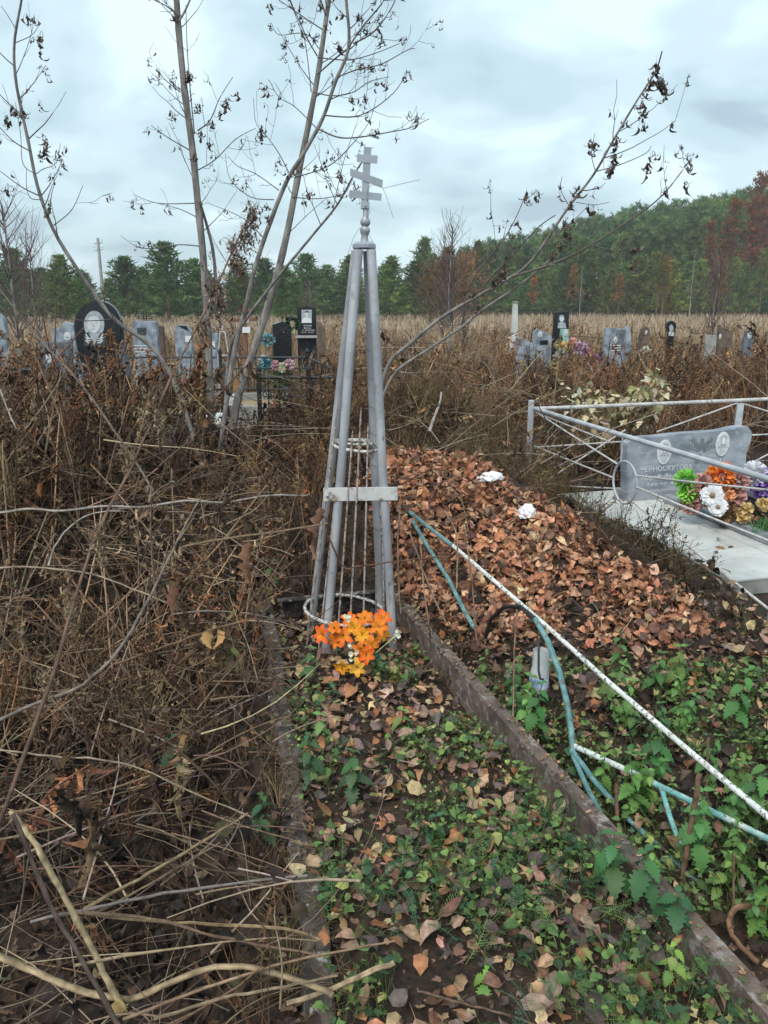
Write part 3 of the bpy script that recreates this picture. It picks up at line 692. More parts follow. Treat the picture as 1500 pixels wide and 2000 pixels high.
def bag(name, label, u, v, y, sx, sy, sz, seed, ear=None):
    bm = bmesh.new(); bmesh.ops.create_icosphere(bm, subdivisions=4, radius=1.0)
    for vt in bm.verts:
        p = vt.co.copy(); q = np.array([p.x*2.3+seed, p.y*2.3, p.z*2.3])
        k = 0.92 + 0.42*float(vnoise(q[0]+q[2], q[1]+3*seed, 0.55, 1)) + 0.30*abs(float(vnoise(q[0]*2-q[2], q[1]*2+q[2], 0.4, 2))) + 0.08*float(vnoise(q[0]*4+q[2]*3, q[1]*4, 0.4, 3))
        vt.co = Vector((p.x*sx*k, p.y*sy*k, max(p.z, -0.35)*sz*k))
        if ear and p.x > 0.45 and p.z > 0.15: vt.co += Vector(ear)*(p.x-0.45)*(p.z)
    me = bpy.data.meshes.new(name); bm.to_mesh(me); bm.free(); me.polygons.foreach_set('use_smooth', [True]*len(me.polygons))
    me.set_sharp_from_angle(angle=R(28))
    o = link(name, me, M['bag']); pt = PY(u, v, y); o.location = (pt.x, pt.y, hz(pt.x, pt.y) + sz*0.62 + 0.03); o.rotation_euler = (R(-12), 0, R(seed*20))
    return tag(o, label, 'bag')
bag('plastic_bag', 'flat crumpled translucent white bag lying on top of the leaf pile', 957, 947, 4.18, 0.075, 0.06, 0.036, 1)
bag('plastic_bag', 'bright white knotted bag lying lower on the leaf pile', 1029, 1009, 3.88, 0.050, 0.045, 0.048, 2, (0.05, 0, 0.045))

# ------------------------------------------------------------------ silk lilies at the foot of the obelisk
def petals(n, L, W, open_, bend, cin, cout, seed, soup, at, M3, rows=5, fold=0.2, jitter=0.12):
    r = np.random.default_rng(seed)
    for i in range(n):
        pr = leaf(L*r.uniform(0.9, 1.08), W, rows, bend + r.uniform(-0.2, 0.2), fold, r.uniform(-0.3, 0.3), 1.15, 0, 0, seed*31+i, 0.02, True)
        t = np.clip(pr.v[:, 1]/L, 0, 1)[:, None]
        c = np.asarray(cin)*(1-t)**1.3 + np.asarray(cout)*(1-(1-t)**1.3)
        a = 2*PI*i/n + r.uniform(-jitter, jitter)
        Mx = Matrix.Rotation(a, 3, 'Z') @ Matrix.Rotation(open_ + r.uniform(-0.12, 0.12), 3, 'X')
        Mm = np.array(M3 @ Mx)
        soup.add(pr.v @ Mm.T + np.array(at), pr.f, c*r.uniform(0.9, 1.08))
def toward(d):
    x, y, z = frame(d); return Matrix((x, y, z)).transposed()
bq = empty('silk_lily_bouquet', (-0.13, 3.10, 0.03), 0, 'bright orange and yellow silk lilies lying at the foot of the obelisk', 'flowers')
BQ = Vector(bq.location); ctr = PY(705, 1262, 3.14)
lily = [(632, 1240, 0), (655, 1228, 0), (672, 1242, 0), (693, 1226, 1), (712, 1208, 0), (708, 1240, 1), (724, 1258, 0), (704, 1268, 0), (748, 1208, 0), (744, 1236, 1), (716, 1278, 0), (670, 1300, 1), (697, 1302, 2), (738, 1224, 0), (660, 1250, 0), (682, 1212, 0)]
for i, (u, v, k) in enumerate(lily):
    p = PY(u, v, 3.14 - max(0, v-1240)*0.0030 + random.uniform(-0.04, 0.04)) - BQ
    d = Vector(((u-705)/110 + random.uniform(-.2, .2), -0.9, (1262-v)/90 + 0.35 + random.uniform(-.2, .2)))
    s = Soup(); Mx = toward(d)
    co = [(0.80, random.choice((0.07, 0.12, 0.16)), 0.02), (0.86, 0.25, 0.02), (0.90, 0.42, 0.04)][k]; ci = [(0.90, 0.40, 0.04), (0.92, 0.60, 0.05), (0.92, 0.65, 0.12)][k]
    petals(6, 0.047*random.uniform(0.85, 1.1), 0.026, random.uniform(0.55, 1.0), 0.95, ci, co, i+1, s, p, Mx, 7, 0.45, 0.2)
    st6 = wander(np.tile(np.array(p), (5, 1)), np.array([np.array(Mx @ Vector((random.uniform(-.4, .4), random.uniform(-.4, .4), 1)).normalized()) for _ in range(5)]), np.full(5, 0.022), 3, 0.1)
    s.tubes(st6, np.tile([0.0009, 0.0008, 0.0014], (5, 1)), np.tile([0.35, 0.15, 0.03], (5, 1)), 3)
    fl = s.build('lily', M['flower'], bq, True)
for i, (u, v) in enumerate([(675, 1205), (688, 1262), (700, 1275), (776, 1240), (686, 1283)]):
    p = PY(u, v, 3.10 - max(0, v-1240)*0.0030) - BQ; s = Soup()
    for q in range(4): petals(5, 0.012, 0.009, 0.9, 0.3, (0.75, 0.75, 0.5), (0.82, 0.80, 0.70), 100+i*7+q, s, np.array(p) + rng.normal(0, 0.008, 3), toward((rng.normal(0, .5), -1, 0.5 + rng.normal(0, .4))), 3)
    s.build('small_white_flower', M['flower'], bq)
ms = Soup(); n = 16
for i in range(n):
    u, v, _ = lily[i]; p = np.array(PY(u, v, 3.15 - max(0, v-1240)*0.0030) - BQ); e = np.array(Vector((ctr.x + random.uniform(-.04, .04), 3.18, 0.03)) - BQ)
    ms.tubes(np.array([[e*(1-t)+p*t + np.array([0, -0.02*math.sin(t*PI), 0]) for t in np.linspace(0, 1, 5)]]), np.full((1, 5), 0.0017), [(0.30, 0.38, 0.12)], 5)
for (a, b) in [((776, 1240), (732, 1276)), ((690, 1262), (725, 1308)), ((770, 1243), (735, 1275))]:
    p = np.array(PY(*a, 3.10)-BQ); e = np.array(PY(*b, 3.08)-BQ)
    ms.tubes(np.array([[e*(1-t)+p*t for t in np.linspace(0, 1, 4)]]), np.full((1, 4), 0.0017), [(0.50, 0.55, 0.25)], 5)
ms.build('stem', M['flower'], bq)
for (u, v, sc, yw) in [(738, 1292, 0.06, 0.3), (728, 1285, 0.055, -0.5), (742, 1305, 0.05, 0.9), (668, 1270, 0.05, 2.0)]:
    s = Soup(); s.inst(leaf(1, 0.6, 6, 0.8, 0.2, 0, 1.2, 0, 0), rots(1, yw, 0.5, 0.2, sc), np.array([PY(u, v, 3.07)-BQ]), [(0.03, 0.13, 0.075)])
    s.build('leaf', M['flower'], bq, True)

# ------------------------------------------------------------------ fence of the plot on the right
fence = empty('plot_fence', (1.21, 6.2, 0), 0, 'grey pipe fence with crossed bars and a ring around the marble grave', 'fence')
F0 = Vector(fence.location); ZT = 0.76
def at(s, c, z): return FDIR*s + FBACK*c + Vector((0, 0, z))      # along near side, along back side
def fpost(p, w, z1, name='post'): return MB().box(p + Vector((0, 0, (z1-0.12)/2)), (w, w, z1+0.12), Matrix.Rotation(R(-15), 3, 'Z')).build(name, M['fence'], fence, 0, 0.003)
fpost(at(-0.01, -0.02, 0), 0.045, ZT+0.065)
fpost(at(0.03, 1.93, 0), 0.055, ZT-0.02)
def bar(p0, p1, r, name, mat=None): return MB().tube([p0, (p0*2+p1)/3 + Vector((0, 0, -0.002)), (p0+p1*2)/3 + Vector((0, 0, -0.002)), p1], r, 10).build(name, mat or M['fencew'], fence)
LN = 2.78
bar(at(0, 0, ZT), at(LN, 0.0, ZT), 0.0165, 'top_rail', M['fence'])
bar(at(-0.005, 0, ZT-0.004), at(0, 3.2, ZT+0.012), 0.0155, 'top_rail', M['fencew'])
cs, cz, cr_ = LN/2, 0.462, 0.138
MB().ring(at(cs, 0, cz), cr_, 0.0075, FBACK, 36, 8).build('ring', M['fence'], fence)
for (a0, z0, a1, z1, rr) in [(0.02, ZT-0.02, cs-0.10, cz+0.10, 0.0065), (cs+0.10, cz-0.10, LN, 0.12, 0.0075), (0.02, 0.14, cs-0.12, cz-0.07, 0.0065), (cs+0.12, cz+0.07, LN, ZT-0.03, 0.006),
                             (0.02, cz, cs-cr_, cz, 0.0065), (cs+cr_, cz, LN, cz, 0.0065), (0.02, ZT-0.025, cs-0.2, ZT-0.07, 0.0055)]:
    bar(at(a0, 0.0, z0), at(a1, 0.0, z1), rr, 'bar')
bar(at(cs, 0, cz-cr_), at(cs, 0, 0.0), 0.0075, 'bar', M['fence'])
bar(at(cs-0.05, -0.01, ZT-0.01), at(cs-0.05, -0.01, cz+cr_*0.9), 0.006, 'bar', M['fence'])
bar(at(LN, 0, ZT), at(LN, 0, -0.1), 0.022, 'post', M['fence'])
for (c0, z0, c1, z1) in [(0.02, 0.44, 1.9, 0.47), (0.05, 0.10, 0.85, 0.55), (1.15, 0.52, 1.92, ZT-0.02), (1.96, ZT-0.02, 3.1, 0.42), (1.96, 0.45, 3.1, 0.46), (1.96, 0.12, 3.1, 0.60), (0.95, 0.46, 1.9, 0.12)]:
    bar(at(0.0, c0, z0), at(0.0, c1, z1), 0.0065, 'bar')

# ------------------------------------------------------------------ grey marble headstone, its slab and flower bed
E1 = FBACK; ang = math.atan2(E1.y, E1.x)
slab_o = PZ(1100, 966, 0.10)
slab = empty('tiled_grave_slab', (slab_o.x, slab_o.y, 0.0), ang, 'pale tiled grave slab behind the leaf pile, leaves scattered on it', 'slab')
sl = MB().box((1.3, -1.0, 0.045), (2.6, 2.05, 0.085)); sl.build('base', M['conc'], slab, 0, 0.004)
tw = 0.51
for i in range(5):
    for j in range(4):
        MB().box((0.26 + i*(tw+0.006), -0.255 - j*(tw+0.006) + 0.03, 0.0945 + 0.001*random.random()), (tw, tw, 0.012)).build('tile', M['tile'], slab, 0, 0.0015)
hs_p = PZ(1216, 977, 0.10)
hs = empty('marble_headstone', (hs_p.x, hs_p.y, 0.10), ang, 'wide grey marble headstone with two oval portraits and carved leaf branch', 'headstone')
SW, SH = 1.12, 0.50
def wavy(inset=0.0):
    top = [(1.0, 0.90), (0.955, 1.0), (0.86, 0.985), (0.74, 0.94), (0.6, 0.935), (0.42, 0.93), (0.25, 0.905), (0.12, 0.90), (0.055, 0.885), (0.0, 0.80)]
    pts = [(0.035, 0.0), (0.965, 0.0), (0.985, 0.3), (0.975, 0.55), (1.0, 0.78)] + top + [(0.012, 0.6), (0.022, 0.35), (0.03, 0.15)]
    return [(x*SW, 0.035 + z*SH) for x, z in pts]
MB().prism(wavy(), 0.0, 0.11).build('stone', M['marble'], hs, 0, 0.008)
MB().box((SW/2+0.02, 0.045, 0.03), (SW+0.02, 0.20, 0.075)).build('base', M['marble_dk'], hs, 0, 0.004)
MB().box((SW/2+0.28, -0.115, 0.03), (SW*0.62, 0.09, 0.06)).build('base', M['marble_dk'], hs, 0, 0.004)
put_text('surname', hs, 0.13, 0.215, -0.0015, M['etch'], 0.92); put_text('first', hs, 0.14, 0.150, -0.0015, M['etch'], 0.92); put_text('dates', hs, 0.20, 0.098, -0.0015, M['etch'], 0.95)
put_text('second', hs, 0.77, 0.238, -0.0015, M['etch'], 1.0)
def ellipse(cx, cz, rx, rz, n=28, a0=0, a1=2*PI): return [(cx + rx*math.cos(a0+(a1-a0)*i/n), cz + rz*math.sin(a0+(a1-a0)*i/n)) for i in range(n)]
def oval_portrait(par, cx, cz, rx, rz, y=-0.001, hair=True):
    o = MB().prism(ellipse(cx, cz, rx, rz), y-0.010, y).build('portrait', M['white'], par, 0, 0.003)
    MB().prism(ellipse(cx, cz+0.02*rz, rx*0.86, rz*0.87), y-0.0115, y-0.0102).build('picture', M['pskin'], o, 0)
    MB().prism([(cx-rx*0.75, cz-rz*0.32), (cx+rx*0.75, cz-rz*0.32), (cx+rx*0.62, cz-rz*0.12), (cx+rx*0.2, cz+rz*0.08), (cx-rx*0.2, cz+rz*0.08), (cx-rx*0.62, cz-rz*0.12)], y-0.0128, y-0.0117).build('shoulders', M['ptone'], o, 0)
    MB().prism(ellipse(cx, cz+rz*0.36, rx*0.36, rz*0.36, 16), y-0.0136, y-0.013).build('hair', M['ptone'], o, 0)
    MB().prism(ellipse(cx, cz+rz*0.28, rx*0.27, rz*0.29, 16), y-0.0146, y-0.0138).build('face', M['white'], o, 0)
    for q in range(3): MB().box((cx, y-0.0125, cz-rz*(0.45+0.13*q)), (rx*(0.9-0.2*q), 0.001, rz*0.035)).build('caption_line', M['ptone'], o, 0)
    return o
oval_portrait(hs, 0.325, 0.365, 0.062, 0.098); oval_portrait(hs, 0.845, 0.405, 0.062, 0.098)
# carved rowan branch
br = Soup()
lf1 = leaf(1, 0.42, 4, 0.01, 0.0, 0, 1.1, 0, 0)
for (x0, z0, a, L, k) in [(0.66, 0.36, 0.35, 0.19, 8), (0.66, 0.36, 0.95, 0.15, 7), (0.66, 0.36, 2.75, 0.20, 8), (0.66, 0.36, 2.2, 0.15, 7), (0.66, 0.36, 1.57, 0.12, 6), (0.66, 0.34, -1.9, 0.10, 5)]:
    for i in range(k):
        t = (i+0.6)/k*L; x = x0 + t*math.cos(a) ; z = z0 + t*math.sin(a)*0.75 - 0.5*t*t*0
        for sg in (-1, 1):
            b = a + sg*0.75; ln = 0.036*(1-0.35*i/k)
            Mx = np.array([[math.sin(b), math.cos(b), 0], [0, 0, -1], [-math.cos(b), math.sin(b), 0]])*ln
            br.inst(lf1, Mx[None], np.array([[x, -0.0022 - 0.0002*(i % 3), z]]), [(0.17, 0.20, 0.21)])
br.build('carved_branch', M['dead'], hs)
fb = empty('flower_bed_border', (hs_p.x, hs_p.y, 0.10), ang, 'grey marble border of the flower bed in front of the headstone', 'border')
for (x, y, a, b) in [(0.30, -0.85, 0.07, 1.45), (1.02, -0.85, 0.07, 1.45)]: MB().box((x, y, 0.032), (a, b, 0.06)).build('side', M['marble_dk'], fb, 0, 0.006)
MB().box((0.66, -1.61, 0.034), (0.79, 0.07, 0.06)).build('side', M['marble_dk'], fb, 0, 0.006)
MB().box((0.66, -0.85, 0.012), (0.64, 1.42, 0.02)).build('soil', M['soil'], fb, 0)

def flower_ball(p, r, n, L, W, cin, cout, seed, par, name, bend=0.6):
    s = Soup(); g = np.random.default_rng(seed)
    for i in range(n):
        z = 1 - 1.75*(i+0.5)/n; a = i*2.39996; d = Vector((math.sqrt(max(0, 1-z*z))*math.cos(a), math.sqrt(max(0, 1-z*z))*math.sin(a), z))
        d = (toward(Vector((-0.25, -0.75, 0.6))) @ d)
        pr = leaf(L, W, 3, bend + g.uniform(-.3, .3), 0.35, g.uniform(-.4, .4), 1.2, 0, 0, i)
        t = np.clip(pr.v[:, 1]/L, 0, 1)[:, None]; c = np.asarray(cin)*(1-t) + np.asarray(cout)*t
        x, y, zz = frame(d); ax = Matrix((x, d, x.cross(d))).transposed() @ Matrix.Rotation(g.uniform(0, 6.28), 3, 'Y')
        s.add(pr.v @ np.array(ax).T + np.array(p) + np.array(d)*r*0.45, pr.f, c*g.uniform(0.82, 1.1))
    return s.build(name, M['flower'], par)
arr = empty('silk_flower_arrangement', hs_p + Vector((0.5, -0.1, 0.1)), 0, 'mixed silk flowers with white daisies before the marble headstone', 'flowers')
AO = Vector(arr.location)
def fp(u, v, y): return PY(u, v, y) - AO
def daisy(u, v, y, r, par, seed):
    s = Soup(); petals(26, r, r*0.26, 0.12, 0.25, (0.80, 0.80, 0.82), (0.84, 0.84, 0.87), seed, s, fp(u, v, y), toward((-0.2, -1, 0.15)), 4, 0.3, 0.05)
    petals(22, r*0.8, r*0.24, 0.35, 0.2, (0.80, 0.80, 0.82), (0.84, 0.84, 0.87), seed+1, s, fp(u, v, y), toward((-0.2, -1, 0.15)), 4, 0.3, 0.05)
    o = s.build('daisy', M['flower'], par)
    MB().lathe([(r*0.24, 0), (r*0.24, r*0.16), (r*0.15, r*0.28), (0, r*0.3)], 12, fp(u, v, y-0.004), toward((-0.2, -1, 0.15))).build('centre', M['tanst'], o, 60)
daisy(1391, 967, 4.96, 0.078, arr, 400); daisy(1402, 990, 4.94, 0.062, arr, 410)
flower_ball(fp(1409, 930, 5.12), 0.10, 170, 0.062, 0.034, (0.80, 0.20, 0.04), (0.85, 0.28, 0.06), 5, arr, 'orange_chrysanthemum')
flower_ball(fp(1340, 938, 5.12), 0.075, 90, 0.05, 0.022, (0.13, 0.45, 0.05), (0.27, 0.62, 0.09), 6, arr, 'green_chrysanthemum')
flower_ball(fp(1345, 965, 5.1), 0.07, 70, 0.05, 0.022, (0.20, 0.55, 0.05), (0.35, 0.7, 0.12), 7, arr, 'green_chrysanthemum')
for i, (u, v, r) in enumerate([(1362, 958, 0.07), (1350, 985, 0.05), (1370, 945, 0.05), (1440, 940, 0.06), (1436, 968, 0.055)]):
    flower_ball(fp(u, v, 5.1), r*1.3, 80, 0.05, 0.042, (0.50, 0.24, 0.22), (0.62, 0.36, 0.32), 20+i, arr, 'pink_hydrangea')
flower_ball(fp(1425, 968, 5.0), 0.03, 36, 0.034, 0.034, (0.75, 0.30, 0.12), (0.80, 0.42, 0.22), 31, arr, 'peach_rose', 1.2)
for i, (u, v, r) in enumerate([(1458, 995, 0.032), (1452, 1010, 0.025), (1492, 985, 0.03)]):
    flower_ball(fp(u, v, 4.9), r, 36, 0.042, 0.036, (0.62, 0.38, 0.12), (0.72, 0.56, 0.28), 40+i, arr, 'cream_rose', 1.2)
for i, (u, v, r) in enumerate([(1425, 1000, 0.05), (1440, 1018, 0.05), (1410, 1008, 0.045)]):
    flower_ball(fp(u, v, 5.0), r, 50, 0.045, 0.03, (0.20, 0.11, 0.05), (0.30, 0.18, 0.09), 50+i, arr, 'faded_leaf_cluster')
arr2 = empty('silk_flower_arrangement', fp(1490, 960, 5.1) + AO, 0, 'purple and white silk flowers at the right edge beside the headstone', 'flowers')
A2 = Vector(arr2.location)
for (u, v, r, a, b, nm) in [(1488, 940, 0.08, (0.28, 0.12, 0.50), (0.42, 0.26, 0.68), 'purple_chrysanthemum'), (1500, 960, 0.07, (0.28, 0.12, 0.50), (0.42, 0.26, 0.68), 'purple_chrysanthemum'), (1472, 925, 0.06, (0.7, 0.7, 0.74), (0.8, 0.8, 0.82), 'white_chrysanthemum')]:
    flower_ball(PY(u, v, 5.15) - A2, r*1.2, 120, 0.062, 0.028, a, b, 60, arr2, nm)
s = Soup(); gp = np.array([np.array(PY(1490 + random.uniform(-22, 22), 1040, 4.8 + random.uniform(-.08, .08)) - A2) for _ in range(60)])
s.tubes(wander(gp, dirs(60, rng.uniform(0.1, 0.7, 60)), rng.uniform(0.07, 0.13, 60), 4, 0.3), np.tile([0.002, 0.002, 0.0015, 0.0006], (60, 1)), pal(60, [(0.06, 0.22, 0.07), (0.10, 0.30, 0.10)], 0.1), 3)
s.build('plastic_grass', M['flower'], arr2)

# ------------------------------------------------------------------ the older graves behind
class Stone:
    """a gravestone read off the photograph: outline in picture points, set at a depth Y, built in metres round its base"""
    def __init__(s, name, label, uc, Y, cat='gravestone', yaw=0.0):
        s.Y = Y; p = PY(uc, 800, Y); s.x0 = p.x; s.z0 = hz(p.x, Y)
        s.e = empty(name, (p.x, Y, s.z0), yaw, label, cat)
    def q(s, u, v):
        if v is None: p = PY(u, 900, s.Y); return None
        p = PY(u, v, s.Y); return (p.x - s.x0, p.z - s.z0)
    def poly(s, pts, th, mat, name='stone', y=0.0, parent=None, bevel=0.006):
        pl = []
        for u, v in pts:
            if v is None: pl.append((PY(u, 650, s.Y).x - s.x0, -0.08))
            else: pl.append(s.q(u, v))
        return MB().prism(pl, y, y+th).build(name, mat, parent or s.e, 0, bevel)
    def oval(s, u, v, ru, rv, y=-0.001, mat=None):
        k = s.Y/ray(u, v)[1]/FPX; c = s.q(u, v)
        return oval_portrait(s.e, c[0], c[1], ru*k, rv*k, y)
def arc(uc, vc, ru, rv, a0, a1, n=14): return [(uc + ru*math.cos(R(a0+(a1-a0)*i/n)), vc - rv*math.sin(R(a0+(a1-a0)*i/n))) for i in range(n+1)]
PANE = Matrix.Identity(3)
# tall black stone with the etched portrait
t = Stone('etched_gravestone', 'tall black oval gravestone etched with a portrait, left of the grey trunk', 195, 8.6)
t.poly([(160, None), (252, None), (250, 738), (238, 712), (229, 690), (238, 660)] + arc(190, 637, 46, 50, 0, 180)[1:] + [(147, 665), (153, 690), (160, 720)], 0.09, M['black'], bevel=0.010)
t.poly([(229.5, 690.5), (237, 662), (252, 738), (249.5, 738)], 0.115, M['grandk'], 'edge_wing', -0.004)
pic = t.poly(arc(184, 634, 20, 27, 0, 360, 26)[:-1], 0.001, M['ptone'], 'portrait', -0.0022, None, 0)
t.poly(arc(183, 633, 12.5, 17, 0, 360, 22)[:-1], 0.001, M['pskin'], 'face', -0.0036, pic, 0)
t.poly(arc(183, 622, 15, 12, 5, 175, 14) + [(171, 624), (176, 618), (183, 616.5), (190, 618), (196, 624)], 0.001, M['ptone'], 'hair', -0.0050, pic, 0)
for (u, v, a, b2) in [(178, 631, 2.6, 1.1), (188.5, 631, 2.6, 1.1), (183, 637, 1.4, 2.0), (183, 643, 3.6, 0.9)]: t.poly(arc(u, v, a, b2, 0, 360, 12)[:-1], 0.001, M['ptone'], 'feature', -0.0050, pic, 0)
shirt = t.poly([(164, 676), (206, 676), (204, 656), (196, 648), (172, 648), (164, 655)], 0.001, M['pdark'], 'collar', -0.0030, pic, 0)
t.poly([(184, 674), (197, 649), (173, 649)], 0.001, M['ptone'], 'shirt', -0.0046, pic, 0)
for du in (0, 6, 12):
    t.poly([(166, 652+du), (169, 652+du), (174, 660+du*0.7), (178, 660+du*0.7), (178, 662+du*0.7), (172, 662+du*0.7)], 0.001, M['pskin'], 'stripe', -0.0044, pic, 0)
    t.poly([(203, 652+du), (200, 652+du), (195, 660+du*0.7), (190, 660+du*0.7), (190, 662+du*0.7), (197, 662+du*0.7)], 0.001, M['pskin'], 'stripe', -0.0044, pic, 0)
c = t.q(193, 700); put_text('s1', t.e, c[0], c[1], -0.0015, M['ptone'], 0.65, R(-22)); c = t.q(196, 708); put_text('s2', t.e, c[0], c[1], -0.0015, M['ptone'], 0.65, R(-22))
c = t.q(165, 733); put_text('s1', t.e, c[0], c[1], -0.0015, M['ptone'], 0.75); c = t.q(210, 733); put_text('s2', t.e, c[0], c[1], -0.0015, M['ptone'], 0.75)

t = Stone('gravestone', 'low black round-topped gravestone half hidden in weeds at the left edge', 55, 7.0)
t.poly([(16, None), (106, None), (104, 742), (80, 733)] + arc(50, 752, 33, 31, 30, 180), 0.10, M['black'], bevel=0.012)
rm = t.poly(arc(50, 752, 34.5, 32.5, 5, 175, 14) + list(reversed(arc(50, 752, 31.5, 29.5, 5, 175, 14))), 0.115, M['grandk'], 'rim', -0.006, None, 0.001)
t = Stone('gravestone', 'stepped grey gravestone with a white oval portrait left of the etched stone', 126, 10.2)
t.poly([(101, 668), (101, 641), (118, 640), (124, 628), (144, 634), (147, 660), (156, 720), (154, None), (124, None), (122, 670)], 0.1, M['gran']); t.oval(132, 657, 7, 8)
t = Stone('gravestone', 'dark square gravestone with a white oval, low beside the etched stone', 104, 9.4)
t.poly([(76, None), (133, None), (133, 668), (76, 669)], 0.09, M['grandk']); t.oval(96, 698, 6, 11)
t = Stone('gravestone', 'pale blue-grey gravestone cut by the left edge', 0, 11.0)
t.poly([(-18, None), (11, None), (10, 640), (6, 622), (-4, 612), (-18, 615)], 0.1, M['gran'])
t = Stone('gravestone', 'grey gravestone with a dark inset picture and iron cross behind it', 281, 11.0)
t.poly([(256, None), (306, None), (305, 630), (302, 627), (258, 627)], 0.1, M['gran']); t.poly([(268, 655), (286, 655), (286, 640), (268, 640)], 0.002, M['pdark'], 'picture', -0.003, None, 0)
for q in range(3): t.poly([(262, 676+6*q), (292-4*q, 676+6*q), (292-4*q, 674.2+6*q), (262, 674.2+6*q)], 0.002, M['etch'], 'caption_line', -0.003, None, 0)
t = Stone('iron_cross', 'thin double-line iron cross rising behind the grey gravestone', 281, 11.4, 'cross')
for (a, b2) in [((280, None), (280, 607)), ((285, None), (285, 607)), ((270, 617), (297, 617)), ((270, 622), (297, 622)), ((280, 607), (285, 607)), ((270, 617), (270, 622)), ((297, 617), (297, 622))]:
    p0 = (PY(a[0], 650, 11.4).x - t.x0, -0.1) if a[1] is None else t.q(*a); p1 = t.q(*b2)
    MB().tube([(p0[0], 0, p0[1]), (p1[0], 0, p1[1])], 0.008, 6).build('bar', M['iron'], t.e)
t = Stone('gravestone', 'narrow dark brown gravestone just right of the iron cross', 312, 11.6); t.poly([(307, None), (318, None), (318, 637), (307, 636)], 0.09, M['brownst'])
t = Stone('gravestone', 'slant-topped grey gravestone with dark corner and small white plate', 356, 13.0)
t.poly([(338, None), (376, None), (374, 650), (366, 636), (350, 634), (340, 638)], 0.1, M['gran']); t.poly([(347, 636), (365, 637), (368, 646), (356, 641)], 0.004, M['black'], 'inlay', -0.005, None, 0); t.poly([(362, 668), (373, 668), (373, 656), (362, 656)], 0.004, M['white'], 'plate', -0.005, None, 0)
t = Stone('gravestone', 'grey gravestone with a white plate beside the grey trunk', 412, 11.5); t.poly([(399, None), (426, None), (425, 652), (418, 650), (404, 655), (399, 660)], 0.1, M['gran']); t.poly([(407, 681), (420, 680), (420, 667), (408, 668)], 0.004, M['white'], 'plate', -0.005, None, 0)
t = Stone('frame_obelisk', 'small white metal frame obelisk right of the grey trunk', 436, 11.5, 'obelisk')
for (a, b2) in [((426, 698), (430, 648)), ((447, 696), (439, 648)), ((430, 648), (439, 648)), ((426, 695), (447, 694)), ((434, 648), (434, 636))]:
    p0, p1 = t.q(*a), t.q(*b2); MB().tube([(p0[0], 0, p0[1]), (p1[0], 0, p1[1])], 0.010, 6).build('bar', M['fencew'], t.e)
for u in (426, 447):
    p0 = t.q(u, 697); MB().tube([(p0[0], 0, p0[1]), (p0[0]*1.1, 0, -0.1)], 0.010, 6).build('bar', M['fencew'], t.e)
for yb in (0.25,):
    MB().box((0, yb, 0.35), (0.16, 0.02, 0.7)).build('back_plate', M['fencew'], t.e, 0)
t = Stone('wooden_cross', 'brown wooden three-bar cross with oval photo and white plate among the trunks', 477, 12.0, 'cross')
t.poly([(473.5, None), (481, None), (480.5, 592), (474, 592)], 0.05, M['wood'], 'post'); t.poly([(449, 629), (502, 627), (502, 620.5), (449, 622)], 0.05, M['wood'], 'crossbar', -0.012); t.poly([(466, 610), (491, 609), (491, 603), (466, 604)], 0.05, M['wood'], 'crossbar', -0.012)
t.poly([(474, 650), (489, 650), (489, 638), (474, 639)], 0.006, M['white'], 'plate', -0.02, None, 0.001); t.oval(483, 626, 3.6, 5, -0.014)
t = Stone('gravestone', 'plain black gabled gravestone seen at an angle inside the iron fence', 552, 12.4, yaw=R(18)); t.poly([(532, None), (570, None), (569, 636), (551, 628), (533, 634)], 0.12, M['black'])
MB().box((0, -0.02, 0.12), (0.5, 0.3, 0.24)).build('base', M['grandk'], t.e, 0, 0.005)
t = Stone('portrait_gravestone', 'black gravestone with a bright square portrait and white lettering, centre', 599, 16.0)
t.poly([(580, None), (617, None), (617, 600.5), (599, 597.5), (580, 601)], 0.10, M['black'])
ph = t.poly([(589, 631), (609, 631), (609, 605), (589, 605)], 0.003, M['ptone'], 'portrait', -0.004, None, 0)
t.poly([(589.5, 630.5), (608.5, 630.5), (606, 622), (601, 620), (597, 620), (591, 622.5)], 0.002, M['white'], 'shoulders', -0.0065, ph, 0)
t.poly(arc(599.2, 613.5, 4.0, 5.8, 0, 360, 16)[:-1], 0.002, M['pskin'], 'face', -0.0075, ph, 0)
t.poly(arc(599.2, 610.5, 4.4, 3.6, 0, 180, 10), 0.0008, M['pdark'], 'hair', -0.0085, ph, 0)
for k, u, v, sc in [('k1', 592.5, 637.5, 0.75), ('k2', 593.5, 642, 0.85), ('k3', 590.5, 646, 0.80), ('k4', 587.5, 650, 0.80)]:
    c = t.q(u, v); put_text(k, t.e, c[0], c[1], -0.0015, M['white'], sc)
t.poly([(578, 660), (620, 660), (620, 655), (578, 655)], 0.06, M['conc'], 'ledge', -0.08, None, 0.004)
t = Stone('gravestone', 'brown rough gravestone leaning right behind the portrait stone', 626, 18.0); t.poly([(614, None), (636, None), (634, 640), (626, 629), (617, 628)], 0.1, M['brownst'])
wr = empty('wreath', PY(571, 632, 14.0), 0, 'dark green wreath between the two black gravestones', 'wreath'); MB().ring((0, 0, 0), 0.09, 0.03, (0, 1, 0), 20, 6).build('hoop', M['iron'], wr)
s = Soup(); a = rng.uniform(0, 6.28, 160); s.inst(DRY[1], rots(160, None, rng.uniform(-1, 1, 160), rng.uniform(-1, 1, 160), 0.07), np.stack([0.1*np.cos(a), rng.uniform(-.04, .02, 160), 0.1*np.sin(a)], 1), pal(160, [(0.015, 0.05, 0.025), (0.02, 0.07, 0.03)], 0.2)); s.build('leaves', M['flower'], wr)
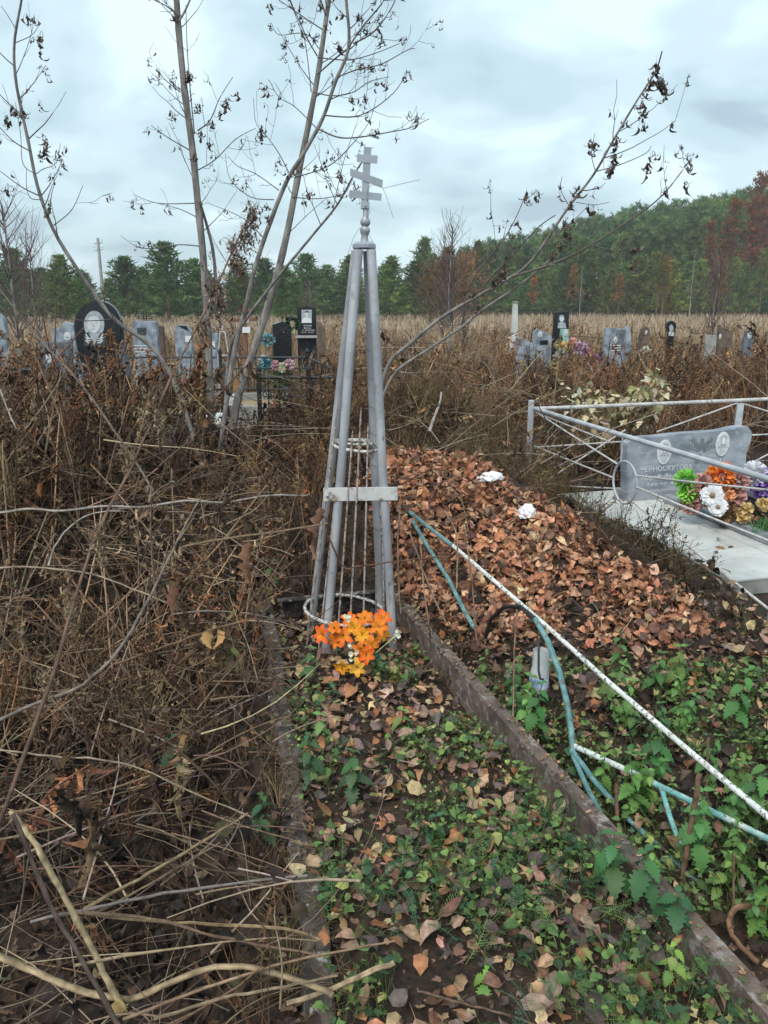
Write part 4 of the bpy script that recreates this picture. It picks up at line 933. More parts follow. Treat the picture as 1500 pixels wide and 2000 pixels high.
s = Soup(); s.inst(DRY[2], rots(40, None, rng.uniform(-1, 1, 40), rng.uniform(-1, 1, 40), 0.07), rng.normal(0, 0.03, (40, 3)) + [0.0, -0.03, -0.13], pal(40, [(0.62, 0.62, 0.30), (0.6, 0.65, 0.4)], 0.1)); s.build('ribbon', M['flower'], wr)
t = Stone('pale_post', 'pale green wooden board standing left of the black gabled stone', 514, 12.0, 'post'); t.poly([(509, None), (518, None), (518, 652), (509, 651)], 0.05, M['tanst'])
# to the right
t = Stone('concrete_obelisk', 'slim pale concrete obelisk standing above the straw field', 1006, 19.0, 'obelisk'); t.poly([(996, None), (1016, None), (1011.5, 590), (1002.5, 590)], 0.14, M['tile'], bevel=0.01); t.poly([(1001.5, 591.5), (1012.5, 591.5), (1012, 588.5), (1002, 588.5)], 0.18, M['conc'], 'cap', -0.02)
t = Stone('portrait_gravestone', 'tall black gravestone with an etched bust portrait on the right', 1096, 15.5)
t.poly([(1079, None), (1113, None), (1112, 608), (1083, 610)], 0.10, M['black'])
ph = t.poly(arc(1097, 627, 8, 12, 0, 360, 18)[:-1], 0.002, M['pdark'], 'portrait', -0.003, None, 0); t.poly(arc(1097, 622.5, 4.6, 6.2, 0, 360, 16)[:-1], 0.002, M['pskin'], 'face', -0.006, ph, 0)
t.poly(arc(1097, 618.6, 4.9, 3.6, 0, 180, 10), 0.0008, M['ptone'], 'hair', -0.0072, ph, 0)
t.poly([(1089, 641), (1106, 641), (1104, 632), (1099, 629), (1095, 629), (1090, 632)], 0.002, M['ptone'], 'shoulders', -0.0052, ph, 0)
t = Stone('mint_obelisk', 'mint green metal obelisk with an oval portrait before the tall black stone', 1103, 13.5, 'obelisk'); t.poly([(1094, None), (1114, None), (1111, 643), (1097, 643)], 0.12, M['mint']); t.oval(1105, 651, 4, 6)
t = Stone('gravestone', 'low blue-grey slanted gravestone, left of the right-hand group', 1022, 12.0, yaw=R(-8)); t.poly([(1003, None), (1046, None), (1041, 672), (1028, 664), (1012, 657), (1004, 668)], 0.10, M['gran'])
t = Stone('gravestone', 'blue-grey slant-topped gravestone with white oval and dark plate', 1060, 12.8); t.poly([(1040, None), (1080, None), (1078, 656), (1066, 648), (1050, 642), (1042, 650)], 0.10, M['gran']); t.oval(1055, 653, 4, 6); t.poly([(1054, 673), (1070, 673), (1070, 664), (1055, 665)], 0.006, M['black'], 'plate', -0.008, None, 0)
t = Stone('gravestone', 'pale grey gravestone with a draped white shawl shape on the right', 1207, 12.5); t.poly([(1180, None), (1236, None), (1233, 650), (1228, 636), (1220, 642), (1184, 640)], 0.10, M['gran']); t.poly([(1220, 690), (1233, 690), (1231, 650), (1227, 637), (1222, 645)], 0.03, M['marble'], 'drape', -0.034); t.oval(1202, 664, 3.8, 6.5); t.poly([(1195, 684), (1216, 684), (1221, 644), (1205, 646)], 0.006, M['grandk'], 'panel', -0.0075, None, 0)
for q in range(3): t.poly([(1192, 676+5*q), (1212, 675+5*q), (1212, 673.5+5*q), (1192, 674.5+5*q)], 0.002, M['white'], 'caption_line', -0.0105, None, 0)
t = Stone('gravestone', 'slim brown gravestone with a white oval portrait', 1261, 13.0); t.poly([(1251, None), (1271, None), (1270, 648)] + arc(1261, 646, 8, 8, 0, 180, 8) + [(1252, 650)], 0.09, M['brownst']); t.oval(1261, 649, 3.2, 4.5)
t = Stone('gravestone', 'small black round-headed gravestone with a grey inset figure', 1311, 16.0); t.poly([(1304, None), (1318, None), (1317, 650), (1321, 640)] + arc(1311, 636, 10, 9.5, 0, 180, 10) + [(1302, 642), (1306, 650)], 0.09, M['black']); t.poly(arc(1311, 641, 4.0, 7, 0, 360, 14)[:-1], 0.003, M['ptone'], 'inset', -0.004, None, 0); t.poly([(1306, 656), (1316, 656), (1316, 648), (1306, 648)], 0.003, M['etch'], 'plate', -0.004, None, 0)
t = Stone('tan_bench', 'weathered tan board bench among the right-hand weeds', 1356, 12.5, 'bench'); t.poly([(1334, 672), (1378, 672), (1377, 652), (1336, 658)], 0.05, M['tanst'], 'backrest'); t.poly([(1336, None), (1341, None), (1341, 672), (1336, 672)], 0.05, M['tanst'], 'leg'); t.poly([(1371, None), (1376, None), (1376, 672), (1371, 672)], 0.05, M['tanst'], 'leg')
t = Stone('gravestone', 'grey concrete stele beside the tan bench', 1389, 12.8); t.poly([(1377, None), (1402, None), (1401, 655), (1379, 655)], 0.12, M['conc'])
t = Stone('gravestone', 'broken-topped dark brown gravestone with a white oval on its edge', 1418, 14.0); t.poly([(1404, None), (1434, None), (1432, 648), (1420, 643), (1412, 641), (1406, 634)], 0.10, M['brownst']); t.oval(1406.5, 657, 2.6, 5)
t = Stone('gravestone', 'grey gravestone with a bright oval photo near the right edge', 1463, 14.0); t.poly([(1453, None), (1474, None), (1473, 660), (1466, 645), (1458, 646), (1454, 660)], 0.09, M['grandk']); t.oval(1463.5, 655.5, 4, 6)
# silk flowers on the far graves
def far_flowers(label, u, v, Y, specs, seed):
    e = empty('grave_flowers', PY(u, v, Y), 0, label, 'flowers'); O = Vector(e.location)
    for i, (du, dv, r, ci, co, nm) in enumerate(specs): flower_ball(PY(u+du, v+dv, Y) - O, r, 46, r*0.9, r*0.55, ci, co, seed+i, e, nm)
    s = Soup(); base = np.tile([0, 0.05, -0.02], (14, 1)) + rng.normal(0, 0.08, (14, 3))*[1, .5, .3]
    s.tubes(np.stack([base, np.column_stack([base[:, 0], base[:, 1], np.full(14, hz(O.x, O.y) - O.z)])], 1), np.full((14, 2), 0.004), pal(14, [(0.06, 0.14, 0.05)], 0.1), 4); s.build('stem', M['flower'], e)
far_flowers('yellow, pink and purple silk flowers heaped before the mint obelisk', 1110, 680, 12.6, [(-18, -8, 0.06, (0.6, 0.35, 0.08), (0.7, 0.5, 0.2), 'yellow_flower'), (-4, -4, 0.07, (0.65, 0.4, 0.1), (0.72, 0.52, 0.25), 'yellow_flower'), (8, -10, 0.07, (0.6, 0.25, 0.22), (0.7, 0.4, 0.36), 'pink_flower'), (24, 0, 0.09, (0.45, 0.25, 0.42), (0.62, 0.44, 0.58), 'lilac_flower'), (36, 14, 0.10, (0.30, 0.10, 0.28), (0.42, 0.2, 0.40), 'purple_flower'), (50, 22, 0.08, (0.30, 0.10, 0.28), (0.42, 0.2, 0.40), 'purple_flower'), (-15, 18, 0.10, (0.3, 0.34, 0.36), (0.42, 0.46, 0.5), 'grey_flower')], 200)
far_flowers('pink and white silk flowers inside the black iron fence', 553, 712, 9.2, [(-14, 2, 0.05, (0.5, 0.22, 0.26), (0.6, 0.36, 0.4), 'pink_flower'), (-2, 6, 0.05, (0.6, 0.62, 0.4), (0.7, 0.72, 0.55), 'white_flower'), (12, 0, 0.055, (0.6, 0.4, 0.42), (0.7, 0.52, 0.54), 'pink_flower')], 220)
far_flowers('turquoise silk flowers left of the black gabled stone', 521, 708, 10.6, [(-6, -4, 0.06, (0.25, 0.4, 0.46), (0.45, 0.56, 0.6), 'pale_flower'), (0, 4, 0.07, (0.03, 0.22, 0.26), (0.08, 0.34, 0.38), 'turquoise_flower'), (2, -44, 0.08, (0.10, 0.24, 0.26), (0.2, 0.38, 0.4), 'turquoise_flower')], 230)
far_flowers('faded peach silk flowers under the slim brown gravestone', 1252, 690, 11.5, [(0, 0, 0.05, (0.5, 0.35, 0.25), (0.6, 0.45, 0.35), 'peach_flower'), (10, -8, 0.04, (0.6, 0.6, 0.5), (0.7, 0.7, 0.6), 'white_flower')], 240)

# black wrought-iron fence
wf = empty('iron_grave_fence', (-0.9, 7.5, 0), 0, 'black wrought-iron grave fence with scrolls behind the weeds', 'fence'); WO = Vector(wf.location)
A0, A1 = PY(505, 737, 7.5), PY(690, 735, 7.5); B0, B1 = PY(430, 696, 10.2), PY(600, 695, 10.2)
ZW = A0.z
def wl(p, q, r, nm): MB().tube([Vector(p)-WO, Vector(q)-WO], r, 8).build(nm, M['iron'], wf)
wl((A0.x, 7.5, ZW), (A1.x, 7.5, ZW), 0.016, 'rail'); wl((A0.x, 7.5, ZW-0.115), (A1.x, 7.5, ZW-0.115), 0.010, 'rail'); wl((A0.x, 7.5, ZW-0.42), (A1.x, 7.5, ZW-0.42), 0.012, 'rail')
wl((A0.x-0.62, 7.5, ZW-0.115), (A0.x, 7.5, ZW-0.115), 0.010, 'rail')
wl((B0.x, 10.2, ZW), (B1.x, 10.2, ZW), 0.014, 'rail'); wl((B0.x, 10.2, ZW-0.14), (B1.x, 10.2, ZW-0.14), 0.010, 'rail')
wl((B1.x, 10.2, ZW), (A1.x-0.02, 7.5, ZW), 0.014, 'rail'); wl((B1.x, 10.2, ZW-0.4), (A1.x-0.02, 7.5, ZW-0.4), 0.011, 'rail')
wl((B0.x-3.2, 10.2, ZW-0.0), (B0.x-0.05, 10.2, ZW), 0.012, 'rail')
for x, y in [(A0.x, 7.5), (PY(603, 735, 7.5).x, 7.5), (A1.x, 7.5), (B0.x, 10.2), (B1.x, 10.2)]:
    m = MB().box(Vector((x, y, ZW/2+0.02))-WO, (0.04, 0.04, ZW+0.06)); m.lathe([(0.02, 0), (0.03, 0.02), (0.028, 0.04), (0.0, 0.07)], 10, Vector((x, y, ZW+0.05))-WO); m.build('post', M['iron'], wf, 30)
def scroll(o, r, sg, up=1):
    pts = []
    for i in range(22):
        a = i/21*2.4*PI; rr = r*(1 - 0.72*i/21); pts.append(Vector(o) + Vector((sg*(rr*math.cos(a)-r), 0, up*rr*math.sin(a))))
    return pts
xs_ = np.linspace(A0.x+0.09, A1.x-0.08, 8)
for i, x in enumerate(xs_):
    m = MB().tube([Vector((x, 7.5, ZW))-WO, Vector((x, 7.5, 0.05))-WO], 0.0075, 6); m.lathe([(0.0075, -0.02), (0.016, 0.0), (0.0075, 0.02)], 8, Vector((x, 7.5, ZW-0.2))-WO); m.build('bar', M['iron'], wf)
    for sg in (-1, 1):
        for zz, up in ((ZW-0.16, -1), (ZW-0.32, 1)):
            MB().tube([p-WO for p in scroll((x, 7.495, zz), 0.032, sg, up)], 0.006, 5).build('scroll', M['iron'], wf)
for y in np.linspace(7.9, 9.9, 9):
    f = (y-7.5)/2.7; x = (A1.x-0.02)*(1-f) + B1.x*f
    MB().tube([Vector((x, y, ZW))-WO, Vector((x, y, 0.05))-WO], 0.0075, 6).build('bar', M['iron'], wf)
for x in np.linspace(B0.x+0.12, B1.x-0.1, 9): MB().tube([Vector((x, 10.2, ZW))-WO, Vector((x, 10.2, 0.05))-WO], 0.007, 6).build('bar', M['iron'], wf)
g = empty('concrete_grave_box', (-1.25, 8.9, 0), R(6), 'low concrete grave surround inside the black iron fence', 'grave surround')
for (x, y, a, b2) in [(0, -0.55, 1.0, 0.1), (0, 0.65, 1.0, 0.1), (-0.5, 0.05, 0.1, 1.3), (0.5, 0.05, 0.1, 1.3)]: MB().box((x, y, 0.24), (a, b2, 0.52)).build('side', M['conc'], g, 0, 0.008)
MB().box((0, 0.05, 0.22), (0.9, 1.1, 0.4)).build('sand', M['tanst'], g, 0)
g = empty('white_grave_slab', (-2.55, 9.6, 0), R(-8), 'white tiled grave slab glimpsed through the weeds on the left', 'slab')
for i in range(4):
    for j in range(3): MB().box((-0.5+i*0.33, -0.4+j*0.36, 0.16), (0.322, 0.35, 0.05)).build('tile', M['white'], g, 0, 0.003)
MB().box((-0.01, -0.04, 0.065), (1.36, 1.1, 0.13)).build('base', M['conc'], g, 0)
# a thin far fence and the pole
lf = empty('lattice_fence', (2.7, 14.0, 0), 0, 'thin dark lattice fence between the far stones on the right', 'fence'); LO = Vector(lf.location)
q0, q1 = PY(1115, 655, 14.0), PY(1178, 660, 14.0)
for dz in (0, -0.25, -0.6): MB().tube([q0+Vector((0, 0, dz))-LO, q1+Vector((0, 0, dz))-LO], 0.010, 6).build('rail', M['brownst'], lf)
for i in range(7):
    p = q0.lerp(q1, i/6); MB().tube([p-LO, Vector((p.x, p.y, 0))-LO], 0.007, 5).build('bar', M['brownst'], lf)
pp = PY(203, 600, 68); pole = empty('utility_pole', (pp.x, 68, 0), 0, 'slim grey utility pole above the pines on the left', 'pole')
ztop = PY(203, 465, 68).z
MB().tube([(0, 0, 0), (0.02, 0, ztop)], [0.16, 0.11], 10).build('post', M['pole'], pole)
for z in (0.35, 0.9): 
    a = MB().tube([(-0.35, 0, ztop-z-0.1), (0.38, 0, ztop-z)], 0.04, 6).build('bracket', M['pole'], pole)
for (x, z) in [(-0.33, 0.75), (0.36, 0.2), (0.34, 0.75)]: MB().lathe([(0.05, 0), (0.08, 0.06), (0.06, 0.16), (0.0, 0.2)], 8, (x, 0, ztop-z)).build('insulator', M['white'], pole)

# ------------------------------------------------------------------ trees along the field and the wood on the hill
NEEDLES = Proto([(-0.5, 0, 0), (0.5, 0, 0), (0.0, 1, 0.1), (0, -0.0, -0.35), (0, 0.1, 0.45), (0.1, 0.9, -0.05)], [(0, 1, 2), (3, 4, 5)])
def tuft_cloud(soup, pts, size, cols, n=9, spread=1.0, up=0.25, aspect=0.26):
    k = len(pts); P = np.repeat(pts, n, 0); m = k*n
    d = rng.normal(0, 1, (m, 3)); d[:, 2] = np.abs(d[:, 2])*0.7 + up; d /= np.linalg.norm(d, axis=1, keepdims=True)
    xc = np.cross(d, rng.normal(0, 1, (m, 3))); xc /= np.linalg.norm(xc, axis=1, keepdims=True); zc = np.cross(xc, d)
    sc = np.repeat(size, n)*rng.uniform(0.7, 1.25, m)
    Mx = np.stack([xc*aspect, d, zc*aspect], 2)*sc[:, None, None]
    soup.inst(NEEDLES, Mx, P + rng.normal(0, 0.18, (m, 3))*np.repeat(size, n)[:, None]*spread, np.repeat(cols, n, 0)*rng.uniform(0.8, 1.2, (m, 1)))
GREENS = [(0.105, 0.195, 0.088), (0.130, 0.235, 0.100), (0.160, 0.265, 0.110), (0.088, 0.168, 0.088)]
def young_pine(H, wid, seed, cols=GREENS):
    s = Soup(); w = Soup(); nl = int(7 + H*1.2)
    for i in range(nl):
        t = 0.06 + 0.92*i/(nl-1); z = t*H; L = wid*H*(1-t)**0.75*random.uniform(0.8, 1.15) + 0.12
        k = random.randint(5, 7); a = rng.uniform(0, 2*PI) + np.arange(k)*2*PI/k + rng.normal(0, 0.25, k)
        Lk = L*rng.uniform(0.6, 1.2, k); rise = 0.35 + 0.4*t
        for j in range(k):
            q = 3 if Lk[j] > 0.7 else 2; tt = np.linspace(0.35, 1, q+1)
            pts = np.stack([np.cos(a[j])*Lk[j]*tt, np.sin(a[j])*Lk[j]*tt, z + rise*Lk[j]*tt**1.4], 1)
            tuft_cloud(s, pts, np.full(len(pts), 0.10*H**0.6 + 0.14), pal(len(pts), cols, 0.18), 7)
    top = np.array([[0, 0, H*0.97], [0, 0, H*1.0]]); tuft_cloud(s, top, np.array([0.3, 0.3]), pal(2, cols, 0.1), 7, up=0.9)
    tr = MB().tube([(0, 0, -0.2), (0.02*H, 0, H*0.5), (0, 0, H*0.97)], [0.018*H, 0.011*H, 0.01], 7).mesh('trunk')
    return tr, s.mesh('crown'), M['pbark'], M['needle']
def tall_pine(H, seed, base=0.45, wid=0.16, cols=GREENS):
    s = Soup(); m = MB(); bx, by = random.uniform(-.4, .4), random.uniform(-.4, .4)
    m.tube([(0, 0, -0.5), (bx*0.4, by*0.4, H*0.4), (bx, by, H*0.75), (bx*1.1, by*1.1, H*0.98)], [0.2, 0.16, 0.1, 0.03], 7)
    for i in range(34):
        t = base + (0.98-base)*random.random()**0.8; a = random.uniform(0, 2*PI)
        prof = math.sin(PI*min(1, (t-base)/(1-base)*0.85 + 0.15))**0.6
        L = wid*H*prof*random.uniform(0.5, 1.2) + 0.3; z = t*H
        p0 = Vector((bx*t, by*t, z)); p1 = p0 + Vector((math.cos(a)*L, math.sin(a)*L, L*random.uniform(0.0, 0.5)))
        if i % 2 == 0: m.tube([p0, p1], [0.05, 0.02], 4)
        tt = np.linspace(0.45, 1.0, 4)[:, None]; pts = np.array(p0)*(1-tt) + np.array(p1)*tt + rng.normal(0, 0.25, (4, 3))
        tuft_cloud(s, pts, rng.uniform(0.55, 0.85, 4), pal(4, cols, 0.22), 10, 1.4, 0.3, 0.22)
    return m.mesh('trunk'), s.mesh('crown'), M['pbark'], M['needle']
def airy_tree(H, seed, cols, bark, wid=0.22, leaves=True, ntw=46, size=0.28):
    """birch, larch or bare tree: ascending twigs with little foliage"""
    s = Soup(); m = MB(); m.tube([(0, 0, -0.3), (0.05, 0.03, H*0.5), (0, 0.02, H)], [0.008*H*0.6+0.02, 0.005*H*0.6+0.012, 0.010], 7)
    k = ntw; t = rng.uniform(0.22, 0.96, k); p0 = np.stack([np.zeros(k), np.zeros(k), t*H], 1)
    L = wid*H*(1.05-t)**0.7*rng.uniform(0.6, 1.2, k)+0.2; P = wander(p0, dirs(k, rng.uniform(0.5, 1.0, k)), L, 4, 0.2)
    P[:, :, 2] += (np.linspace(0, 1, 4)**2*0.25)[None]*L[:, None]
    tw = Soup(); tw.tubes(P, np.tile([0.03, 0.02, 0.012, 0.006], (k, 1))*H/8, np.tile(np.array([0.16, 0.12, 0.11]), (k, 1)), 3)
    P2 = wander(P[:, 2], dirs(k, rng.uniform(0.2, 1.0, k)), L*0.6, 3, 0.3); P3 = wander(P[:, 1], dirs(k, rng.uniform(0.2, 1.0, k)), L*0.5, 3, 0.3)
    for q in (P2, P3): tw.tubes(q, np.tile([0.012, 0.008, 0.004], (k, 1))*H/8, np.tile(np.array([0.17, 0.12, 0.11]), (k, 1)), 3)
    if leaves:
        for q in (P[:, 2], P[:, 3], P2[:, 2], P3[:, 2]): tuft_cloud(s, q, np.full(k, size), pal(k, cols, 0.2), 5, 1.4, 0.1, 0.3)
    return m.mesh('trunk'), (s.mesh('crown') if leaves else None), bark, M['needle'], tw.mesh('branches')
def plant_tree(kind, data, x, y, label, group, sc=1.0, rz=None, sx=1.0):
    e = empty(kind, (x, y, hz(x, y)), random.uniform(0, 6.28) if rz is None else rz, label, 'tree', group); e.scale = (sc*sx, sc*sx, sc)
    link('trunk', data[0], data[2], e)
    if data[1] is not None:
        cw = link('crown', data[1], data[3], e); b_ = random.uniform(0.62, 1.38); cw.color = (b_*random.uniform(1.0, 1.4), b_*1.05, b_*random.uniform(0.65, 0.95), 1)
    if len(data) > 4: link('branches', data[4], M['dead'], e)
    return e
WARM = [(0.150, 0.220, 0.082), (0.175, 0.250, 0.092), (0.205, 0.280, 0.105), (0.170, 0.210, 0.090)]
YP = [young_pine(5.0, 0.30, i, GREENS if i % 2 else WARM) for i in range(4)]
TP = [tall_pine(17.0, i, random.uniform(0.36, 0.5), random.uniform(0.14, 0.19)) for i in range(5)]
BUSHP = [young_pine(7.5, 0.36, 9, GREENS), young_pine(7.0, 0.40, 10, GREENS), young_pine(7.2, 0.27, 11, GREENS)]
LARCH = airy_tree(8.0, 1, [(0.30, 0.16, 0.075), (0.36, 0.20, 0.09)], M['pbark'], 0.18, True, 60, 0.34)
LARCHR = airy_tree(13.0, 2, [(0.25, 0.12, 0.09), (0.30, 0.15, 0.10)], M['pbark'], 0.15, True, 80, 0.42)
BIRCH = airy_tree(7.5, 3, [(0.15, 0.13, 0.05)], M['birch'], 0.2, False, 40)
YBIRCH = airy_tree(6.5, 4, [(0.24, 0.24, 0.08), (0.19, 0.21, 0.08)], M['pbark'], 0.2, True, 46, 0.25)
SHRUB = airy_tree(4.2, 5, [(0.27, 0.205, 0.16), (0.23, 0.17, 0.135), (0.30, 0.21, 0.15)], M['bark'], 0.5, True, 110, 0.14)
GREYB = airy_tree(3.0, 6, [(0.1, 0.1, 0.1)], M['bark'], 0.45, False, 60)
def ux(u, Y): return (u-750)/1500*Y/1.03
G1 = 'young pines in the row on the left'
for i, (u, Y, sc, lab, d) in enumerate([
    (330, 62, 0.98, 'tallest bushy pine in the left row, right of the pole', 0), (252, 66, 0.90, 'rounded dark pine just right of the utility pole', 1), (385, 66, 0.86, 'dense pine directly behind the grey trunk', 1),
    (165, 70, 0.72, 'narrow pine left of the utility pole', 2), (130, 58, 0.82, 'hazy pine above the etched gravestone, far left group', 2), (40, 60, 0.88, 'pine at the far left edge behind bare twigs', 0), (90, 64, 0.72, 'small pine second from the left edge', 1),
    (520, 72, 0.92, 'pine showing between the leaning trunks', 1), (600, 66, 0.86, 'round-crowned pine left of the obelisk', 0), (640, 70, 0.80, 'pine close to the left side of the obelisk', 1), (685, 72, 0.94, 'tall narrow pine right behind the obelisk legs', 2), (560, 60, 0.70, 'low pine behind the portrait gravestone', 1),
    (765, 64, 0.84, 'spiky pine immediately right of the obelisk', 2), (810, 70, 0.80, 'pine left of the brown shrub', 0), (470, 68, 0.80, 'pine behind the brown wooden cross', 0)]):
    plant_tree('pine_tree', BUSHP[d], ux(u, Y), Y, lab, G1, sc*0.78, sx=1.6)
k = 0
for u in list(range(-60, 860, 34)):
    Y = 78 + (k*7 % 11); k += 1
    plant_tree('pine_tree', YP[k % 4], ux(u + random.uniform(-8, 8), Y), Y, 'small pine in the hedge-like line across the far side of the field', 'small pines across the field', random.uniform(0.68, 0.98), sx=1.6)
for u in list(range(830, 1640, 34)):
    Y = 90 + (k*3 % 5); k += 1
    plant_tree('pine_tree', YP[k % 4], ux(u + random.uniform(-10, 10), Y), Y, 'taller young pine at the foot of the hillside wood, behind the front row', 'understorey pines of the wood', random.uniform(1.2, 1.75), sx=1.0)
for u in list(range(850, 1640, 30)):
    Y = 80 + (k*5 % 9); k += 1
    plant_tree('pine_tree', YP[k % 4], ux(u + random.uniform(-10, 10), Y), Y, 'young pine along the field edge below the hillside wood', 'young pines below the wood', random.uniform(0.75, 1.25), sx=1.1)
tops = lambda u: 4 + np.interp(u, [780, 860, 960, 1060, 1180, 1300, 1400, 1500, 1700], [520, 500, 472, 448, 420, 398, 383, 370, 350])
for row, Y in enumerate([96, 102, 108, 115, 123, 132, 142]):
    for u in np.arange(820 + (row % 3)*9, 1640, 26 if row < 4 else 30):
        uu = u + random.uniform(-8, 8)
        if uu < 830 + row*8: continue
        x = ux(uu, Y); g = hz(x, Y); want = PY(uu, float(tops(uu)) + random.uniform(-4, 16) + (3-row)*4 + (18 if row < 2 else 0), Y).z - g
        k += 1
        plant_tree('tall_pine', TP[k % 5], x, Y, 'tall pine standing in the dense wood on the right-hand hillside', 'pines of the hillside wood', max(0.35, want/17.0), sx=random.uniform(0.85, 1.15) if want > 9 else 1.4)
for (u, Y, sc, d, lab) in [(1205, 78, 0.5, LARCH, 'small rusty larch in front of the wood left of centre right'), (1400, 78, 0.6, LARCH, 'rusty larch in front of the wood below the red larches'), (1040, 80, 0.5, LARCH, 'leftmost rusty larch at the foot of the wood'), (1115, 82, 0.62, LARCH, 'rusty brown larch left of the white birch'), (1150, 84, 0.64, LARCH, 'rusty brown larch right of the white birch'), (1292, 80, 0.70, LARCH, 'orange-topped larch standing before the right wood'),
                           (1455, 86, 1.12, LARCHR, 'tall reddish bare larch at the right edge of the wood'), (1478, 90, 1.2, LARCHR, 'tallest reddish larch near the right border'), (1370, 84, 0.75, LARCHR, 'reddish larch behind the bare birches'), (1410, 88, 0.95, LARCHR, 'reddish larch between the birches and right edge')]:
    plant_tree('larch_tree', d, ux(u, Y), Y, lab, 'brown larches', sc)
for (u, sc, lab) in [(1131, 0.62, 'white-trunked bare birch between two brown larches'), (1345, 0.85, 'white-trunked birch at the edge of the right wood')]:
    plant_tree('birch_tree', BIRCH, ux(u, 79), 79, lab, 'bare birches', sc)
for (u, sc, lab) in [(1280, 0.92, 'yellow-green young birch before the wood'), (1480, 0.95, 'yellowish leafy sapling at the right edge of the field'), (1290, 0.7, 'small yellow-green sapling beside the orange larch'), (1500, 0.8, 'yellowish sapling cut by the right border')]:
    plant_tree('birch_tree', YBIRCH, ux(u, 74), 74, lab, 'yellow-green saplings', sc)
# shrubs in the middle distance
for (u, Y, sc, lab) in [(865, 22, 0.58, 'reddish brown shrub behind the obelisk on the right'), (905, 25, 0.62, 'brown twiggy shrub with bare top shoots'), (840, 30, 0.62, 'brown shrub nearest the obelisk on its right')]:
    plant_tree('bare_shrub', SHRUB, ux(u, Y), Y, lab, 'brown shrubs beside the obelisk', sc)
for (u, Y, sc, lab) in [(606, 34, 0.75, 'pale leafless shrub above the portrait gravestone'), (30, 16, 1.15, 'pale bare shrub at the left edge'), (75, 20, 1.0, 'pale bare shrub second from the left edge'), (1395, 15.5, 0.75, 'dark leafless sapling forking above the right-hand weeds'), (880, 20, 1.1, 'thin bare shrub rising above the brown shrubs')]:
    plant_tree('bare_shrub', GREYB, ux(u, Y), Y, lab, 'leafless shrubs', sc)

# ------------------------------------------------------------------ the bare young maples round the obelisk
def maple(name, label, base_px, base_Y, stems, twig_n, leaf_p, seed, group=None):
    """stems: list of (points [(u, v)], depth at start, depth at end, radius at start, radius at end, auto twigs)"""
    b = PY(*base_px, base_Y); e = empty(name, (b.x, b.y, hz(b.x, b.y)), 0, label, 'tree', group); O = np.array(e.location)
    tw = Soup(); lv = Soup(); rg = np.random.default_rng(seed)
    def hang(p, size, n):
        for q in range(n):
            pr = CURL[rg.integers(0, 6)]; sc = size*rg.uniform(0.55, 1.15)
            off = rg.normal(0, 0.012, 3); ln = rg.uniform(0.02, 0.07)
            pt = p + off - np.array([0, 0, ln*rg.uniform(0.2, 1)])
            lv.inst(pr, rots(1, rg.uniform(0, 6.28), rg.uniform(-1.9, -1.2), rg.uniform(-.6, .6), sc), pt[None], [np.array([0.125, 0.090, 0.074])*rg.uniform(0.55, 1.4)])
            tw.tubes(np.array([[p, (p+pt)/2 + rg.normal(0, .004, 3), pt]]), np.full((1, 3), 0.0007), [(0.09, 0.07, 0.06)], 3)
    for (px, y0, y1, r0, r1, auto) in stems:
        n = len(px); pts = np.array([np.array(PY(u, v, y0 + (y1-y0)*i/(n-1))) for i, (u, v) in enumerate(px)])
        # smooth the traced line
        tt = np.linspace(0, n-1, max(8, n*4)); out = []
        for t in tt:
            i = min(int(t), n-2); f = t-i; p0, p1, p2, p3 = pts[max(i-1, 0)], pts[i], pts[i+1], pts[min(i+2, n-1)]
            out.append(0.5*((2*p1) + (-p0+p2)*f + (2*p0-5*p1+4*p2-p3)*f*f + (-p0+3*p1-3*p2+p3)*f**3))
        out = np.array(out); rad = np.linspace(r0*0.68, r1*0.74, len(out))
        rad = rad*(1 + 0.10*(np.arange(len(out)) % 5 == 0))
        if r0 > 0.012: MB().tube([Vector(p-O) for p in out], list(rad), 9).build('stem', M['bark'], e)
        else: tw.tubes(out[None], rad[None], [(0.15, 0.125, 0.115)], 5)
        for _ in range(auto):
            i = rg.integers(int(len(out)*0.15), len(out)-1); p = out[i]; d = out[min(i+1, len(out)-1)]-out[i-1]; d = d/np.linalg.norm(d)
            sd = rg.normal(0, 1, 3)*[1, 0.6, 0.4]; sd -= d*sd.dot(d); sd /= np.linalg.norm(sd)
            L = rg.uniform(0.12, 0.45)*(1 if r0 > 0.012 else 0.55)
            dr = d*0.55 + sd*0.85; t6 = np.linspace(0, 1, 6)[:, None]
            q = p + dr*L*t6 + np.array([0, 0, 0.28])*L*t6**2 + rg.normal(0, 0.006, (6, 3))*t6
            tw.tubes(q[None], np.linspace(min(rad[i]*0.45, 0.0042), 0.0013, 6)[None], [(0.12, 0.10, 0.095)], 4)
            for _2 in range(rg.integers(0, 3)):
                j = rg.integers(2, 6); s2 = sd*rg.uniform(-1, 1) + d*0.6 + rg.normal(0, 0.35, 3)
                q2 = q[j] + s2*L*0.35*np.linspace(0, 1, 4)[:, None] + np.array([0, 0, 0.1])*L*np.linspace(0, 1, 4)[:, None]**2
                tw.tubes(q2[None], np.linspace(0.0018, 0.0009, 4)[None], [(0.12, 0.10, 0.09)], 3)
                if rg.random() < leaf_p: hang(q2[-1], 0.05, rg.integers(1, 5))
            if rg.random() < leaf_p: hang(q[-1], 0.06, rg.integers(1, 6))
    return e, tw, lv, hang, O
def finish(e, tw, lv, O):
    for s, nm, mt in ((tw, 'twigs', M['dead']), (lv, 'dry_leaves', M['dleaf'])):
        if s.V:
            s.V = [v - O for v in s.V]; tag(s.build(nm, mt, e), kind='stuff')
def clusters(hang, lst, Y, size=0.065):
    for u, v, n in lst: hang(np.array(PY(u, v, Y)), size, n)
